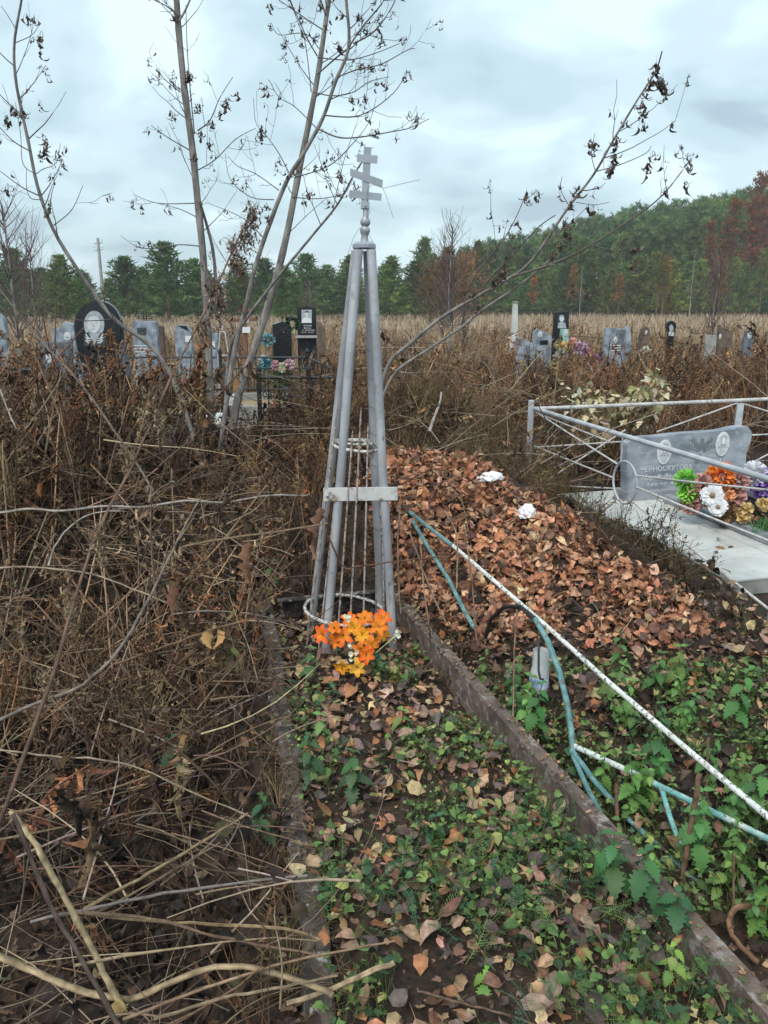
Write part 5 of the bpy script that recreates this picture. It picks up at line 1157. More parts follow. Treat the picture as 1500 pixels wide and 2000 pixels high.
e, tw, lv, hang, O = maple('bare_maple', 'thin leafless sapling arching up along the left edge of the sky', (345, 800), 5.6, [
    ([(400, 930), (350, 770), (300, 682), (225, 625), (175, 560), (110, 460), (75, 370), (55, 275), (32, 165), (28, 85), (42, 0), (50, -60)], 5.6, 5.0, 0.024, 0.0075, 12),
    ([(62, 297), (25, 275), (-10, 238)], 5.0, 4.9, 0.006, 0.003, 3), ([(70, 340), (85, 330), (110, 318), (118, 280)], 5.0, 5.1, 0.004, 0.002, 1), ([(105, 440), (140, 410), (162, 362)], 5.2, 5.1, 0.005, 0.002, 1),
    ([(80, 390), (60, 387), (52, 365), (52, 330)], 5.0, 4.9, 0.004, 0.002, 1), ([(50, 232), (20, 205), (-5, 180)], 5.0, 4.9, 0.006, 0.003, 3), ([(31, 83), (60, 70), (75, 52)], 5.0, 5.0, 0.004, 0.002, 0), ([(30, 55), (15, 30), (2, 12)], 5.0, 5.0, 0.004, 0.002, 0),
    ([(70, 340), (45, 320), (40, 260), (30, 200)], 5.05, 4.9, 0.004, 0.002, 2)], 1, 0.5, 1, 'bare maples')
clusters(hang, [(84, 262, 6), (88, 285, 9), (80, 300, 6), (82, 60, 4), (78, 78, 6), (52, 27, 4), (12, 225, 8), (25, 205, 8), (45, 205, 4), (125, 285, 3), (78, 195, 3), (55, 160, 2)], 5.0)
finish(e, tw, lv, O)
e, tw, lv, hang, O = maple('bare_maple', 'grey straight-trunked leafless tree rising left of centre out of frame', (410, 900), 7.0, [
    ([(412, 960), (412, 800), (408, 690), (403, 590), (397, 500), (386, 390), (376, 290), (361, 180), (350, 70), (345, 0), (338, -80)], 7.0, 6.8, 0.052, 0.030, 16),
    ([(392, 400), (404, 440), (415, 485), (420, 530), (424, 620)], 6.95, 7.05, 0.016, 0.022, 2), ([(347, 30), (325, 12), (300, 0)], 6.8, 6.7, 0.010, 0.004, 1), ([(350, 40), (362, 20), (375, -10)], 6.8, 6.8, 0.014, 0.008, 1),
    ([(352, 180), (325, 158), (305, 135)], 6.8, 6.7, 0.007, 0.003, 3), ([(370, 293), (330, 270), (295, 245)], 6.8, 6.7, 0.008, 0.003, 4), ([(386, 255), (410, 235), (430, 190), (455, 150)], 6.85, 6.8, 0.009, 0.003, 4),
    ([(380, 262), (372, 180), (366, 100), (363, 10)], 6.85, 6.8, 0.008, 0.004, 5), ([(385, 333), (420, 312), (460, 272), (500, 250)], 6.9, 6.8, 0.008, 0.003, 4), ([(380, 397), (320, 398), (290, 392), (262, 380)], 6.9, 6.7, 0.007, 0.002, 4),
    ([(386, 425), (350, 408), (310, 398)], 6.9, 6.8, 0.007, 0.002, 2), ([(391, 481), (350, 478), (300, 485), (270, 483), (235, 460)], 6.9, 6.7, 0.008, 0.002, 3), ([(398, 565), (365, 550), (342, 536)], 7.0, 6.9, 0.005, 0.002, 1), ([(378, 350), (360, 310), (350, 280), (330, 240)], 6.9, 6.7, 0.005, 0.002, 2)], 1, 0.45, 2, 'bare maples')
clusters(hang, [(340, 25, 7), (366, 138, 12), (372, 145, 8), (334, 215, 8), (385, 205, 8), (392, 255, 9), (430, 215, 7), (445, 190, 7), (440, 200, 6), (410, 235, 5), (465, 180, 4), (298, 145, 3), (382, 300, 4)], 6.8, 0.075)
finish(e, tw, lv, O)
e, tw, lv, hang, O = maple('bare_maple', 'clump of leaning leafless trunks directly left of the obelisk', (470, 900), 6.6, [
    ([(425, 960), (455, 830), (468, 765), (500, 672), (535, 560), (560, 460), (585, 330), (605, 232), (622, 140), (638, 30), (652, -60)], 6.6, 6.4, 0.056, 0.020, 12),
    ([(430, 880), (455, 700), (480, 600), (505, 500), (555, 365), (590, 305), (630, 232), (655, 160), (681, 92), (676, 0), (670, -50)], 6.3, 5.8, 0.030, 0.0115, 10),
    ([(440, 800), (450, 680), (480, 625), (540, 545), (610, 460), (660, 398), (692, 340), (725, 290)], 6.5, 5.4, 0.022, 0.0055, 5),
    ([(681, 92), (710, 50), (745, 8), (760, -20)], 5.85, 5.9, 0.010, 0.005, 4), ([(690, 85), (730, 62), (765, 15), (778, -20)], 5.85, 5.9, 0.009, 0.004, 5), ([(620, 145), (660, 110), (680, 95)], 6.2, 5.9, 0.008, 0.008, 1),
    ([(636, 28), (622, -10), (610, -40)], 6.4, 6.4, 0.012, 0.008, 1), ([(622, 252), (660, 268), (700, 268), (760, 258), (800, 250), (838, 232)], 6.0, 5.5, 0.009, 0.003, 7), ([(632, 225), (690, 228), (730, 212), (770, 180), (790, 150)], 5.95, 5.8, 0.008, 0.003, 6),
    ([(612, 180), (650, 187), (690, 180), (720, 160), (760, 150)], 6.2, 6.0, 0.007, 0.003, 5), ([(660, 150), (700, 135), (745, 125), (795, 98), (810, 95)], 5.9, 5.8, 0.007, 0.003, 5), ([(620, 112), (680, 117), (730, 105), (780, 85)], 6.2, 6.0, 0.007, 0.003, 4),
    ([(620, 110), (600, 75), (575, 20), (560, -10)], 6.3, 6.2, 0.008, 0.004, 4), ([(608, 180), (598, 95), (590, 60)], 6.2, 6.2, 0.006, 0.003, 2), ([(622, 82), (590, 65), (545, 68), (530, 45)], 6.3, 6.2, 0.006, 0.002, 3), ([(630, 58), (585, 28), (545, 0)], 6.3, 6.2, 0.007, 0.003, 3),
    ([(618, 250), (575, 208), (545, 190), (525, 155)], 6.1, 6.0, 0.006, 0.002, 3), ([(568, 345), (545, 300), (520, 265), (500, 240), (495, 190)], 6.2, 6.1, 0.006, 0.002, 5), ([(545, 372), (500, 340), (465, 325), (445, 305)], 6.2, 6.1, 0.006, 0.002, 4), ([(575, 347), (640, 325), (680, 290), (720, 240), (735, 190)], 6.1, 5.8, 0.007, 0.002, 6),
    ([(535, 390), (490, 385), (450, 350), (440, 300)], 6.2, 6.1, 0.006, 0.002, 4), ([(570, 385), (620, 388), (670, 378), (690, 350)], 6.2, 5.9, 0.006, 0.002, 4), ([(560, 460), (600, 420), (640, 385)], 6.2, 6.0, 0.005, 0.002, 3), ([(520, 470), (480, 430), (440, 410), (400, 395)], 6.2, 6.2, 0.006, 0.002, 5),
    ([(540, 545), (580, 540), (625, 530)], 5.9, 5.8, 0.004, 0.002, 0), ([(648, 420), (670, 320), (690, 260), (700, 230)], 5.6, 5.6, 0.004, 0.002, 3)], 1, 0.6, 3, 'bare maples')
clusters(hang, [(521, 168, 7), (512, 245, 12), (510, 260, 8), (660, 80, 8), (700, 25, 9), (735, 45, 6), (745, 75, 7), (590, 60, 8), (555, 105, 5), (557, 70, 6), (530, 45, 3), (685, 185, 6), (690, 195, 5), (715, 50, 5), (665, 20, 4), (735, 150, 4), (755, 155, 4), (700, 295, 3), (545, 305, 5), (540, 320, 5), (520, 395, 6), (525, 420, 8), (640, 290, 4), (775, 260, 3), (600, 365, 5), (500, 265, 4), (690, 375, 6), (660, 330, 6), (650, 300, 4), (560, 330, 5), (480, 350, 4)], 5.9, 0.06)
finish(e, tw, lv, O)
e, tw, lv, hang, O = maple('bare_maple', 'leafless maple leaning far right from behind the obelisk across the wood', (752, 760), 5.7, [
    ([(735, 790), (760, 710), (800, 672), (860, 622), (930, 580), (1000, 540), (1028, 520), (1060, 480), (1110, 405), (1160, 340), (1200, 270), (1245, 195), (1280, 140), (1293, 100)], 5.7, 4.6, 0.022, 0.0045, 6),
    ([(740, 800), (770, 730), (840, 680), (900, 640), (950, 600), (1010, 560), (1060, 520), (1090, 490)], 5.6, 5.2, 0.015, 0.006, 4), ([(1000, 540), (1080, 515), (1155, 478), (1230, 430), (1290, 385), (1335, 330), (1350, 308)], 5.1, 4.8, 0.012, 0.003, 4),
    ([(905, 610), (915, 560), (945, 515), (985, 465), (1010, 420), (1028, 375)], 5.4, 5.2, 0.008, 0.003, 4), ([(930, 580), (960, 540), (1000, 500), (1050, 445), (1085, 420)], 5.4, 5.0, 0.009, 0.004, 2), ([(1163, 335), (1155, 300), (1162, 260)], 4.8, 4.8, 0.004, 0.002, 0), ([(1163, 335), (1210, 322), (1260, 300), (1272, 285)], 4.8, 4.7, 0.005, 0.002, 0), ([(1155, 478), (1195, 488), (1225, 485), (1235, 475)], 4.9, 4.8, 0.004, 0.002, 0),
    ([(1200, 280), (1180, 300), (1180, 330)], 4.75, 4.7, 0.003, 0.002, 0), ([(1125, 395), (1160, 400), (1190, 395)], 4.9, 4.8, 0.003, 0.002, 0), ([(1110, 400), (1095, 370), (1098, 345)], 4.9, 4.9, 0.004, 0.002, 0), ([(800, 672), (860, 640), (930, 645), (985, 635)], 5.6, 5.5, 0.005, 0.002, 1), ([(1060, 480), (1120, 430), (1150, 400)], 5.0, 4.9, 0.004, 0.002, 0)], 1, 0.6, 4, 'bare maples')
clusters(hang, [(1283, 125, 12), (1290, 150, 16), (1298, 165, 12), (1272, 150, 8), (1262, 165, 5), (1255, 195, 9), (1260, 215, 7), (1255, 235, 5), (1222, 230, 4), (1205, 265, 12), (1200, 300, 14), (1192, 320, 10), (1155, 275, 9), (1162, 280, 5), (1265, 318, 9), (1275, 295, 5), (1160, 400, 7), (1130, 365, 8), (1115, 395, 8), (1095, 360, 4), (1028, 372, 5), (1012, 430, 5), (1025, 385, 3), (1300, 365, 4), (1340, 355, 4), (1350, 318, 4), (1245, 480, 8), (1240, 510, 5), (1105, 430, 12), (1110, 445, 9), (1090, 470, 9), (1080, 490, 8), (975, 530, 12), (965, 540, 9), (920, 565, 8), (1000, 450, 3), (1120, 550, 5), (1145, 560, 5), (935, 590, 6)], 4.85, 0.07)
finish(e, tw, lv, O)

# ------------------------------------------------------------------ the heap of fallen leaves
def proto_mesh(name, pr): return arr_mesh(name, pr.v, pr.f, pr.c)
LEAF_PR = DRY + MAPLE + [leaf(1, 0.5, 6, random.uniform(1.2, 2.2)*random.choice((-1, 1)), random.uniform(0.5, 0.9), random.uniform(-1.2, 1.2), 1.1, 0.15, 0.4, 300+i, 0.06) for i in range(6)]
LEAF_ME = [proto_mesh('leaf', p) for p in LEAF_PR]
for me in LEAF_ME: me.materials.append(M['leaf1'])
PILE_COL = [(0.46, 0.215, 0.125), (0.30, 0.14, 0.088), (0.60, 0.325, 0.195), (0.15, 0.080, 0.058), (0.44, 0.185, 0.098), (0.50, 0.305, 0.215), (0.62, 0.42, 0.25), (0.10, 0.060, 0.05)]
def leaf_set(x, y, up, sc, tilt, cols, w, soup, parent, n_single, zbase=None):
    n = len(x); nr = normals(x, y); z = height(x, y) if zbase is None else zbase
    L = np.stack([x, y, z], 1) + nr*up[:, None]
    A = align(n, nr); Mx = A @ rots(n, None, rng.normal(0, tilt, n), rng.normal(0, tilt, n), sc)
    col = pal(n, cols, 0.25, w); idx = rng.choice(len(LEAF_PR), n, p=np.array([1.0]*9 + [0.45]*6 + [1.1]*6)/(9 + 2.7 + 6.6))
    # the ones nearest the eye on the upper surface become single leaves
    score = np.hypot(x, y) - up*6 - sc*8; single = np.zeros(n, bool); single[np.argsort(score)[:n_single]] = True
    for q, pr in enumerate(LEAF_PR):
        m = (idx == q) & ~single; soup.inst(pr, Mx[m], L[m], col[m])
    for i in np.nonzero(single)[0]:
        o = bpy.data.objects.new('leaf', LEAF_ME[idx[i]]); C.objects.link(o); o.parent = parent
        W = Matrix.Identity(4)
        for a in range(3):
            for b2 in range(3): W[a][b2] = Mx[i, a, b2]
            W[a][3] = L[i, a] - parent.location[a]
        o.matrix_local = W; o.color = (*np.clip(col[i], 0, 1), 1)
pile = empty('leaf_pile', (0.8, 3.6, 0), 0, 'large heap of rusty brown fallen leaves right of the obelisk', 'leaf pile')
n = 21000; x = rng.uniform(-0.15, 1.75, n); y = rng.uniform(2.75, 5.3, n); mh = mound(x, y)
edge = mh + 0.10*vnoise(x, y, 0.25, 7)
s_, c_ = plot_st(x, y)
yr_ = np.interp(x, [-0.3, 0.1, 1.0, 1.3, 1.6], [4.8, 4.7, 4.25, 3.75, 3.5])
k = (edge > 0.07) & (y < yr_ + 0.12 - 0.42*sstep(0.35, 0.9, x) + 0.35*vnoise(x, y, 0.3, 9)) & (vnoise(x, y, 0.16, 12) > -0.36) & (x > rr_x(y)+0.06) & (c_ < -0.02) & ((x > 0.05) | (y > 3.8)); x, y = x[k], y[k]
ps = Soup(); leaf_set(x, y, rng.uniform(0.0, 0.06, len(x)), (0.045*np.exp(rng.normal(0, 0.33, len(x)))).clip(0.018, 0.088), 0.6, PILE_COL, [4, 3.4, 3, 2.6, 3.6, 2.2, 1, 1.4], ps, pile, 300)
n = 1500; fx = rng.uniform(0.1, 1.9, n); fy_ = rng.uniform(2.5, 4.9, n); s_, c_ = plot_st(fx, fy_); k = (mound(fx, fy_) < 0.2) & (mound(fx, fy_) > 0.0) & (fx > rr_x(fy_)+0.06) & (c_ < -0.04) & (rng.random(n) < 0.6); fx, fy_ = fx[k], fy_[k]
leaf_set(fx, fy_, rng.uniform(0.0, 0.04, len(fx)), (0.042*np.exp(rng.normal(0, 0.33, len(fx)))).clip(0.018, 0.085), 0.5, PILE_COL, None, ps, pile, 0)
n = 330; fx = rng.uniform(0.1, 1.4, n); fy_ = rng.uniform(2.9, 4.6, n); k = (mound(fx, fy_) > 0.05) & (fx > rr_x(fy_)+0.1); fx, fy_ = fx[k], fy_[k]; n = len(fx); yw = rng.uniform(0, 2*PI, n)
dd = np.stack([np.cos(yw), np.sin(yw), rng.normal(0, 0.25, n)], 1); pt_ = wander(np.stack([fx, fy_, height(fx, fy_) + rng.uniform(0.03, 0.075, n)], 1), dd/np.linalg.norm(dd, axis=1, keepdims=True), rng.uniform(0.04, 0.26, n), 5, 0.25, 0.1)
ps.tubes(pt_, rng.choice([0.0010, 0.0016, 0.0024], n)[:, None]*np.linspace(1, 0.5, 5)[None], pal(n, [(0.28, 0.20, 0.13), (0.14, 0.09, 0.065), (0.36, 0.28, 0.19)], 0.2), 4)
ps.V = [v - np.array(pile.location) for v in ps.V]
tag(ps.build('leaf_mass', M['dleaf'], pile), kind='stuff')
# leaves strewn over the bed, the ground beside the pile and the slab
BED_COL = [(0.32, 0.19, 0.14), (0.22, 0.115, 0.08), (0.42, 0.27, 0.16), (0.12, 0.085, 0.075), (0.34, 0.155, 0.075), (0.18, 0.13, 0.12), (0.37, 0.24, 0.18), (0.44, 0.33, 0.18), (0.09, 0.06, 0.055)]
n = 6400; x = rng.uniform(-0.75, 2.0, n); y = rng.uniform(1.15, 3.75, n); s_, c_ = plot_st(x, y)
bed = in_bed(x, y, -0.03); side = (x > rr_x(y)+0.05) & (mound(x, y) < 0.1) & (c_ < -0.05)
keep = (bed & (vnoise(x, y, 0.3, 11) > -0.26)) | (side & (rng.random(n) < np.where(y > 2.5, 0.7, 0.22)))
x, y = x[keep], y[keep]; bs = Soup()
ns = len(x); cut = rng.random(ns) < 0.55
leaf_set(x[cut], y[cut], rng.uniform(0.01, 0.06, cut.sum()), (0.050*np.exp(rng.normal(0, 0.28, cut.sum()))).clip(0.025, 0.085), 0.38, BED_COL, None, bs, ground, 270)
leaf_set(x[~cut], y[~cut], rng.uniform(0.0, 0.02, (~cut).sum()), rng.uniform(0.03, 0.06, (~cut).sum()), 0.3, BED_COL, None, bs, ground, 0)
# crushed litter everywhere under the weeds
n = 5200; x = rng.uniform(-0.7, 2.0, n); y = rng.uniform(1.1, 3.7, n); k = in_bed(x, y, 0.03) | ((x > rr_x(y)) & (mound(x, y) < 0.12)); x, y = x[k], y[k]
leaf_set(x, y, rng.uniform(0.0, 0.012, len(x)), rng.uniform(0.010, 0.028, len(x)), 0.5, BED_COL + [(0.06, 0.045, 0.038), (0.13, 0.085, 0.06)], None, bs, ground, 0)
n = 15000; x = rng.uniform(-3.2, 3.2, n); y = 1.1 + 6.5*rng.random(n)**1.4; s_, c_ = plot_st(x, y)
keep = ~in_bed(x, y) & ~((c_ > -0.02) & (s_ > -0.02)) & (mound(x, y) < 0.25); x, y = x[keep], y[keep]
leaf_set(x, y, rng.uniform(0.0, 0.06, len(x)), rng.uniform(0.03, 0.07, len(x)), 0.7, [(0.042, 0.029, 0.022), (0.028, 0.020, 0.017), (0.075, 0.046, 0.031), (0.13, 0.075, 0.045), (0.18, 0.125, 0.08)], [4, 4, 2, 0.8, 0.5], bs, ground, 0)  # litter browns darkened to paint shade into the gaps under the weeds
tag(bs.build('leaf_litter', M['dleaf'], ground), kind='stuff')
sx = rng.uniform(0.05, 2.2, 60); sy = -rng.uniform(0.05, 1.95, 60); wx = slab.location.x + sx*math.cos(ang) - sy*math.sin(ang); wy = slab.location.y + sx*math.sin(ang) + sy*math.cos(ang)
leaf_set(wx[:30], wy[:30], np.full(30, 0.004), rng.uniform(0.05, 0.08, 30), 0.12, BED_COL, None, Soup(), ground, 30, np.full(30, 0.104))
sl2 = Soup(); leaf_set(wx[30:], wy[30:], rng.uniform(0.002, 0.01, 30), rng.uniform(0.015, 0.06, 30), 0.2, BED_COL, None, sl2, ground, 0, np.full(30, 0.104))
tag(sl2.build('slab_litter', M['dleaf'], ground), kind='stuff')
s = Soup(); kx = rng.uniform(0.38, 0.75, 150); ky = rng.uniform(-1.5, -0.3, 150); hx = hs_p.x + kx*math.cos(ang) - ky*math.sin(ang); hy = hs_p.y + kx*math.sin(ang) + ky*math.cos(ang)
leaf_set(hx, hy, rng.uniform(0.0, 0.03, 150), rng.uniform(0.04, 0.07, 150), 0.35, PILE_COL, None, s, fb, 0, np.full(150, 0.125))
s.V = [v for v in s.V]
o = s.mesh('leaf_litter'); o.transform((Matrix.Translation(fb.location) @ Matrix.Rotation(ang, 4, 'Z')).inverted()); tag(link('leaf_litter', o, M['dleaf'], fb), kind='stuff')

# ------------------------------------------------------------------ dead weeds
BR = [(0.130, 0.092, 0.066), (0.088, 0.062, 0.048), (0.18, 0.125, 0.082), (0.21, 0.118, 0.070), (0.25, 0.195, 0.130)]
dw = Soup()
# thicket on the left, rising towards the graves behind
n = 1750; x = rng.uniform(-4.2, -0.05, n); y = 1.7 + 5.6*rng.random(n)**0.72
keep = (x < np.where(y > 3.85, -0.12 - 0.25*(y < 4.4), lr_x(y) - 0.10)) & (x > -0.62*y - 0.6); x, y = x[keep], y[keep]
hts = np.interp(y, [1.5, 2.5, 3.3, 4.2, 5.5, 7], [0.50, 0.58, 0.66, 0.78, 1.02, 1.08])*rng.uniform(0.6, 1.15, len(x))*(1 + 0.5*vnoise(x, y, 0.8, 21))*(1 - 0.45*sstep(-1.75, -1.3, x)*sstep(3.6, 4.6, y))
scatter(dw, np.stack([x, y], 1), hts, {'mugwort': 3, 'leafy': 5, 'tansy': 4, 'grass': 1.2, 'bare': 2}, BR + [(0.055, 0.040, 0.034), (0.040, 0.030, 0.027)], 0.3, 0.0, [3.4, 2.6, 3, 2.4, 2.2, 2.4, 1.4])
for (x0, x1, y0, y1, n, h0, h1) in [(-4.0, -0.9, 4.8, 7.2, 66, 1.15, 1.45), (0.2, 7.0, 7.5, 10.0, 50, 1.05, 1.4)]:
    x = rng.uniform(x0, x1, n); y = rng.uniform(y0, y1, n); k = (np.abs(x) < 0.6*y) & ~((x > -1.7) & (x < 0.2)); x, y = x[k], y[k]
    scatter(dw, np.stack([x, y], 1), rng.uniform(h0, h1, len(x)), {'mugwort': 3, 'leafy': 0.8, 'bare': 4, 'tansy': 1}, BR, 0.22)
# between the graves, left and centre
n = 620; x = rng.uniform(-6.5, -0.3, n); y = rng.uniform(7.0, 13.5, n)
iron = ((x > -2.1) & (x < -0.5) & (y > 7.4) & (y < 10.6)) | ((x > -1.9) & (x < -0.35) & (y < 7.6))
keep = ~iron & (x > -0.6*y-0.5); x, y = x[keep], y[keep]
scatter(dw, np.stack([x, y], 1), np.minimum(rng.uniform(0.5, 1.05, len(x)), (1.60 - 0.075*y)*rng.uniform(0.7, 1.05, len(x))), {'mugwort': 3, 'leafy': 2, 'tansy': 2, 'grass': 3, 'bare': 1}, BR + [(0.30, 0.21, 0.12)], 0.22)
# the brown thicket behind the fence on the right and behind the obelisk
n = 2600; x = rng.uniform(-0.9, 8.5, n); y = rng.uniform(6.6, 13.5, n); s_, c_ = plot_st(x, y)
keep = (s_ < -0.15) & (x < 0.62*y+0.8) & (vnoise(x, y, 0.7, 24) > -0.27); x, y = x[keep], y[keep]
hts = np.interp(y, [6.6, 8, 11, 13.5], [0.55, 0.86, 0.98, 0.95])*rng.uniform(0.55, 1.15, len(x))*(1 + 0.8*vnoise(x, y, 1.1, 23))*(1 - 0.55*np.exp(-((x-0.45)/0.7)**2 - ((y-6.4)/0.6)**2))
hts = np.minimum(hts, (1.60 - 0.060*y)*rng.uniform(0.75, 1.0, len(x)))
scatter(dw, np.stack([x, y], 1), hts, {'mugwort': 5, 'leafy': 2, 'tansy': 3, 'grass': 3, 'bare': 2}, BR + [(0.19, 0.12, 0.08), (0.26, 0.165, 0.10), (0.06, 0.044, 0.037)], 0.25)
# lower brown weeds running out into the field, and a few in the gap behind the kerb
n = 2700; y = 12.5 + 13*rng.random(n); x = rng.uniform(-1, 1, n)*(0.58*y + 1); k = (vnoise(x, y, 1.6, 25) > -0.3); x, y = x[k], y[k]
scatter(dw, np.stack([x, y], 1), np.interp(y, [12.5, 16, 18, 26], [0.5, 0.75, 0.98, 1.0])*rng.uniform(0.6, 1.05, len(x))*(1 + 0.5*vnoise(x, y, 1.5, 26)), {'mugwort': 4, 'leafy': 2, 'tansy': 2, 'grass': 3, 'bare': 1}, [(0.17, 0.115, 0.078), (0.24, 0.16, 0.10), (0.30, 0.22, 0.145), (0.11, 0.078, 0.058)], 0.25)
n = 230; x = rng.uniform(-3.6, -0.5, n); y = rng.uniform(2.6, 6.6, n); k = (x > -0.6*y-0.2) & (x < lr_x(y)-0.32) & ~((x > -1.5) & (y > 4.2)); x, y = x[k], y[k]
scatter(dw, np.stack([x, y], 1), rng.uniform(0.75, 1.25, len(x))*np.interp(y, [2.6, 5], [0.75, 1.1]), {'bare': 6, 'mugwort': 2, 'grass': 1}, [(0.26, 0.205, 0.155), (0.21, 0.165, 0.13), (0.32, 0.245, 0.17)], 0.42)
n = 40; y = rng.uniform(1.3, 3.6, n); x = lr_x(y) + rng.uniform(-0.18, -0.03, n)
scatter(dw, np.stack([x, y], 1), rng.uniform(0.12, 0.30, n), {'grass': 3, 'leafy': 2, 'tansy': 1, 'bare': 1}, BR + [(0.10, 0.10, 0.05)], 0.5, 0.05)
n = 70; x = rng.uniform(-0.75, -0.02, n); y = rng.uniform(3.86, 4.6, n)
scatter(dw, np.stack([x, y], 1), rng.uniform(0.18, 0.5, n), {'mugwort': 2, 'leafy': 4, 'tansy': 2, 'grass': 2, 'bare': 2}, BR + [(0.05, 0.037, 0.031)], 0.35)
# flattened dead grass on the soil heap
n = 900; x = rng.uniform(-0.6, 1.35, n); y = rng.uniform(5.0, 6.8, n); s_, c_ = plot_st(x, y)
keep = (heap(x, y) > 0.12) & (c_ < 0.0); x, y = x[keep], y[keep]
scatter(dw, np.stack([x, y], 1), rng.uniform(0.25, 0.5, len(x)), {'grass': 5, 'bare': 2, 'leafy': 2}, [(0.16, 0.125, 0.085), (0.10, 0.075, 0.055), (0.22, 0.17, 0.11)], 0.8)
# sparse stalks along the edges of pile, plot and bed
tt_ = rng.uniform(0, 1, 150)
ex = np.concatenate([rng.uniform(0.1, 0.45, 26), rng.uniform(1.0, 1.75, 60), rng.uniform(0.95, 1.3, 30), 0.6 + 1.0*tt_ + rng.normal(0, 0.07, 150)]); ey = np.concatenate([rng.uniform(2.9, 3.9, 26), rng.uniform(3.3, 4.6, 60), rng.uniform(4.6, 5.9, 30), 4.75 - 1.25*tt_ + rng.normal(0, 0.12, 150)])
s_, c_ = plot_st(ex, ey); kk = c_ < 0.05
scatter(dw, np.stack([ex, ey], 1)[kk], rng.uniform(0.12, 0.34, kk.sum()), {'grass': 3, 'tansy': 1, 'bare': 2, 'leafy': 1, 'mugwort': 1}, [(0.22, 0.16, 0.10), (0.11, 0.08, 0.055), (0.06, 0.045, 0.036), (0.12, 0.125, 0.06)], 0.6)
tag(dw.build('dead_weeds', M['dead']), 'tangle of brown dead weeds filling the ground round the graves', 'weeds', kind='stuff')
# fallen stems criss-crossing on the left
fs = Soup()
# crumpled leaf scraps hanging at every height of the left thicket
n = 8500; x = rng.uniform(-3.0, -0.1, n); y = 1.1 + 4.6*rng.random(n)**0.9; keep = (x < lr_x(y) - 0.03) & (x > -0.6*y-0.4); x, y = x[keep], y[keep]; n = len(x)
clump = 0.35 + 1.3*np.clip(vnoise(x, y, 0.35, 61) + 0.5*vnoise(x, y, 0.13, 62) + 0.25, 0, 1)
z = height(x, y) + rng.random(n)**1.3*np.interp(y, [1.1, 2.2, 3.5, 5], [0.42, 0.52, 0.66, 0.80])*clump
idx = rng.integers(0, 6, n); cs_ = Soup()
cc_ = pal(n, [(0.045, 0.031, 0.025), (0.075, 0.049, 0.036), (0.13, 0.078, 0.05), (0.028, 0.021, 0.018), (0.20, 0.13, 0.08), (0.09, 0.080, 0.042)], 0.22, [4, 3, 1.6, 4, 0.7, 0.7])  # scrap browns lowered as well, deepening the shaded gaps by colour
for q in range(6):
    m = idx == q; cs_.inst((CURL[q] if q < 4 else DRY[q]), rots(m.sum(), None, rng.uniform(-2.0, 0.6, m.sum()), rng.uniform(-1, 1, m.sum()), (0.036*np.exp(rng.normal(0, 0.4, m.sum()))).clip(0.015, 0.10)), np.stack([x, y, z], 1)[m], cc_[m])
tag(cs_.build('leaf_scraps', M['dleaf']), 'dark crumpled leaf scraps caught in the left undergrowth', 'leaf scraps', kind='stuff')
# thin curly stems
n = 1300; x = rng.uniform(-2.9, -0.15, n); y = 1.1 + 4.0*rng.random(n); keep = (x < lr_x(y) + 0.02) & (x > -0.6*y-0.4); x, y = x[keep], y[keep]; n = len(x)
P = wander(np.stack([x, y, height(x, y) + rng.random(n)*np.interp(y, [1.1, 2.5, 4.5], [0.34, 0.40, 0.5])], 1), dirs(n, rng.uniform(0.2, 1.7, n)), rng.uniform(0.08, 0.45, n), 8, 0.55, 0.2)
fs.tubes(P, rng.choice([0.0011, 0.0016, 0.0024], n)[:, None]*np.linspace(1, 0.5, 8)[None], pal(n, [(0.17, 0.12, 0.085), (0.10, 0.065, 0.05), (0.26, 0.20, 0.14), (0.14, 0.075, 0.05)], 0.2), 4)
n = 760; x = rng.uniform(-2.9, -0.2, n); y = 1.15 + 3.4*rng.random(n); keep = x < lr_x(y) + 0.05; x, y = x[keep], y[keep]; n = len(x)
L0_ = np.minimum(1.0, 0.35 + 1.2*np.abs(lr_x(y) - x)); yaw = np.where(rng.random(n) < 0.65, rng.normal(0.35, 0.45, n), rng.uniform(0, PI, n)); el = rng.normal(0.06, 0.22, n)
d = np.stack([np.cos(yaw)*np.cos(el), np.sin(yaw)*np.cos(el), np.sin(el)], 1); L = rng.uniform(0.25, 1.0, n)*L0_
lift = rng.uniform(0.0, 1.0, n)*np.interp(y, [1.2, 2.5, 4.5], [0.44, 0.50, 0.6])
P = wander(np.stack([x, y, height(x, y) + 0.01 + lift], 1) - d*L[:, None]*0.5, d, L, 6, 0.20, 0.10)
r = rng.choice([0.0018, 0.0026, 0.0036, 0.0046], n, p=[.36, .34, .22, .08])
fs.tubes(P, r[:, None]*np.linspace(1, 0.45, 6)[None]*rng.uniform(0.8, 1.2, (n, 6)), pal(n, [(0.24, 0.175, 0.12), (0.12, 0.08, 0.06), (0.37, 0.28, 0.185), (0.18, 0.105, 0.072), (0.29, 0.245, 0.205)], 0.2, [3, 3, 2, 2, 1.5]), 5)
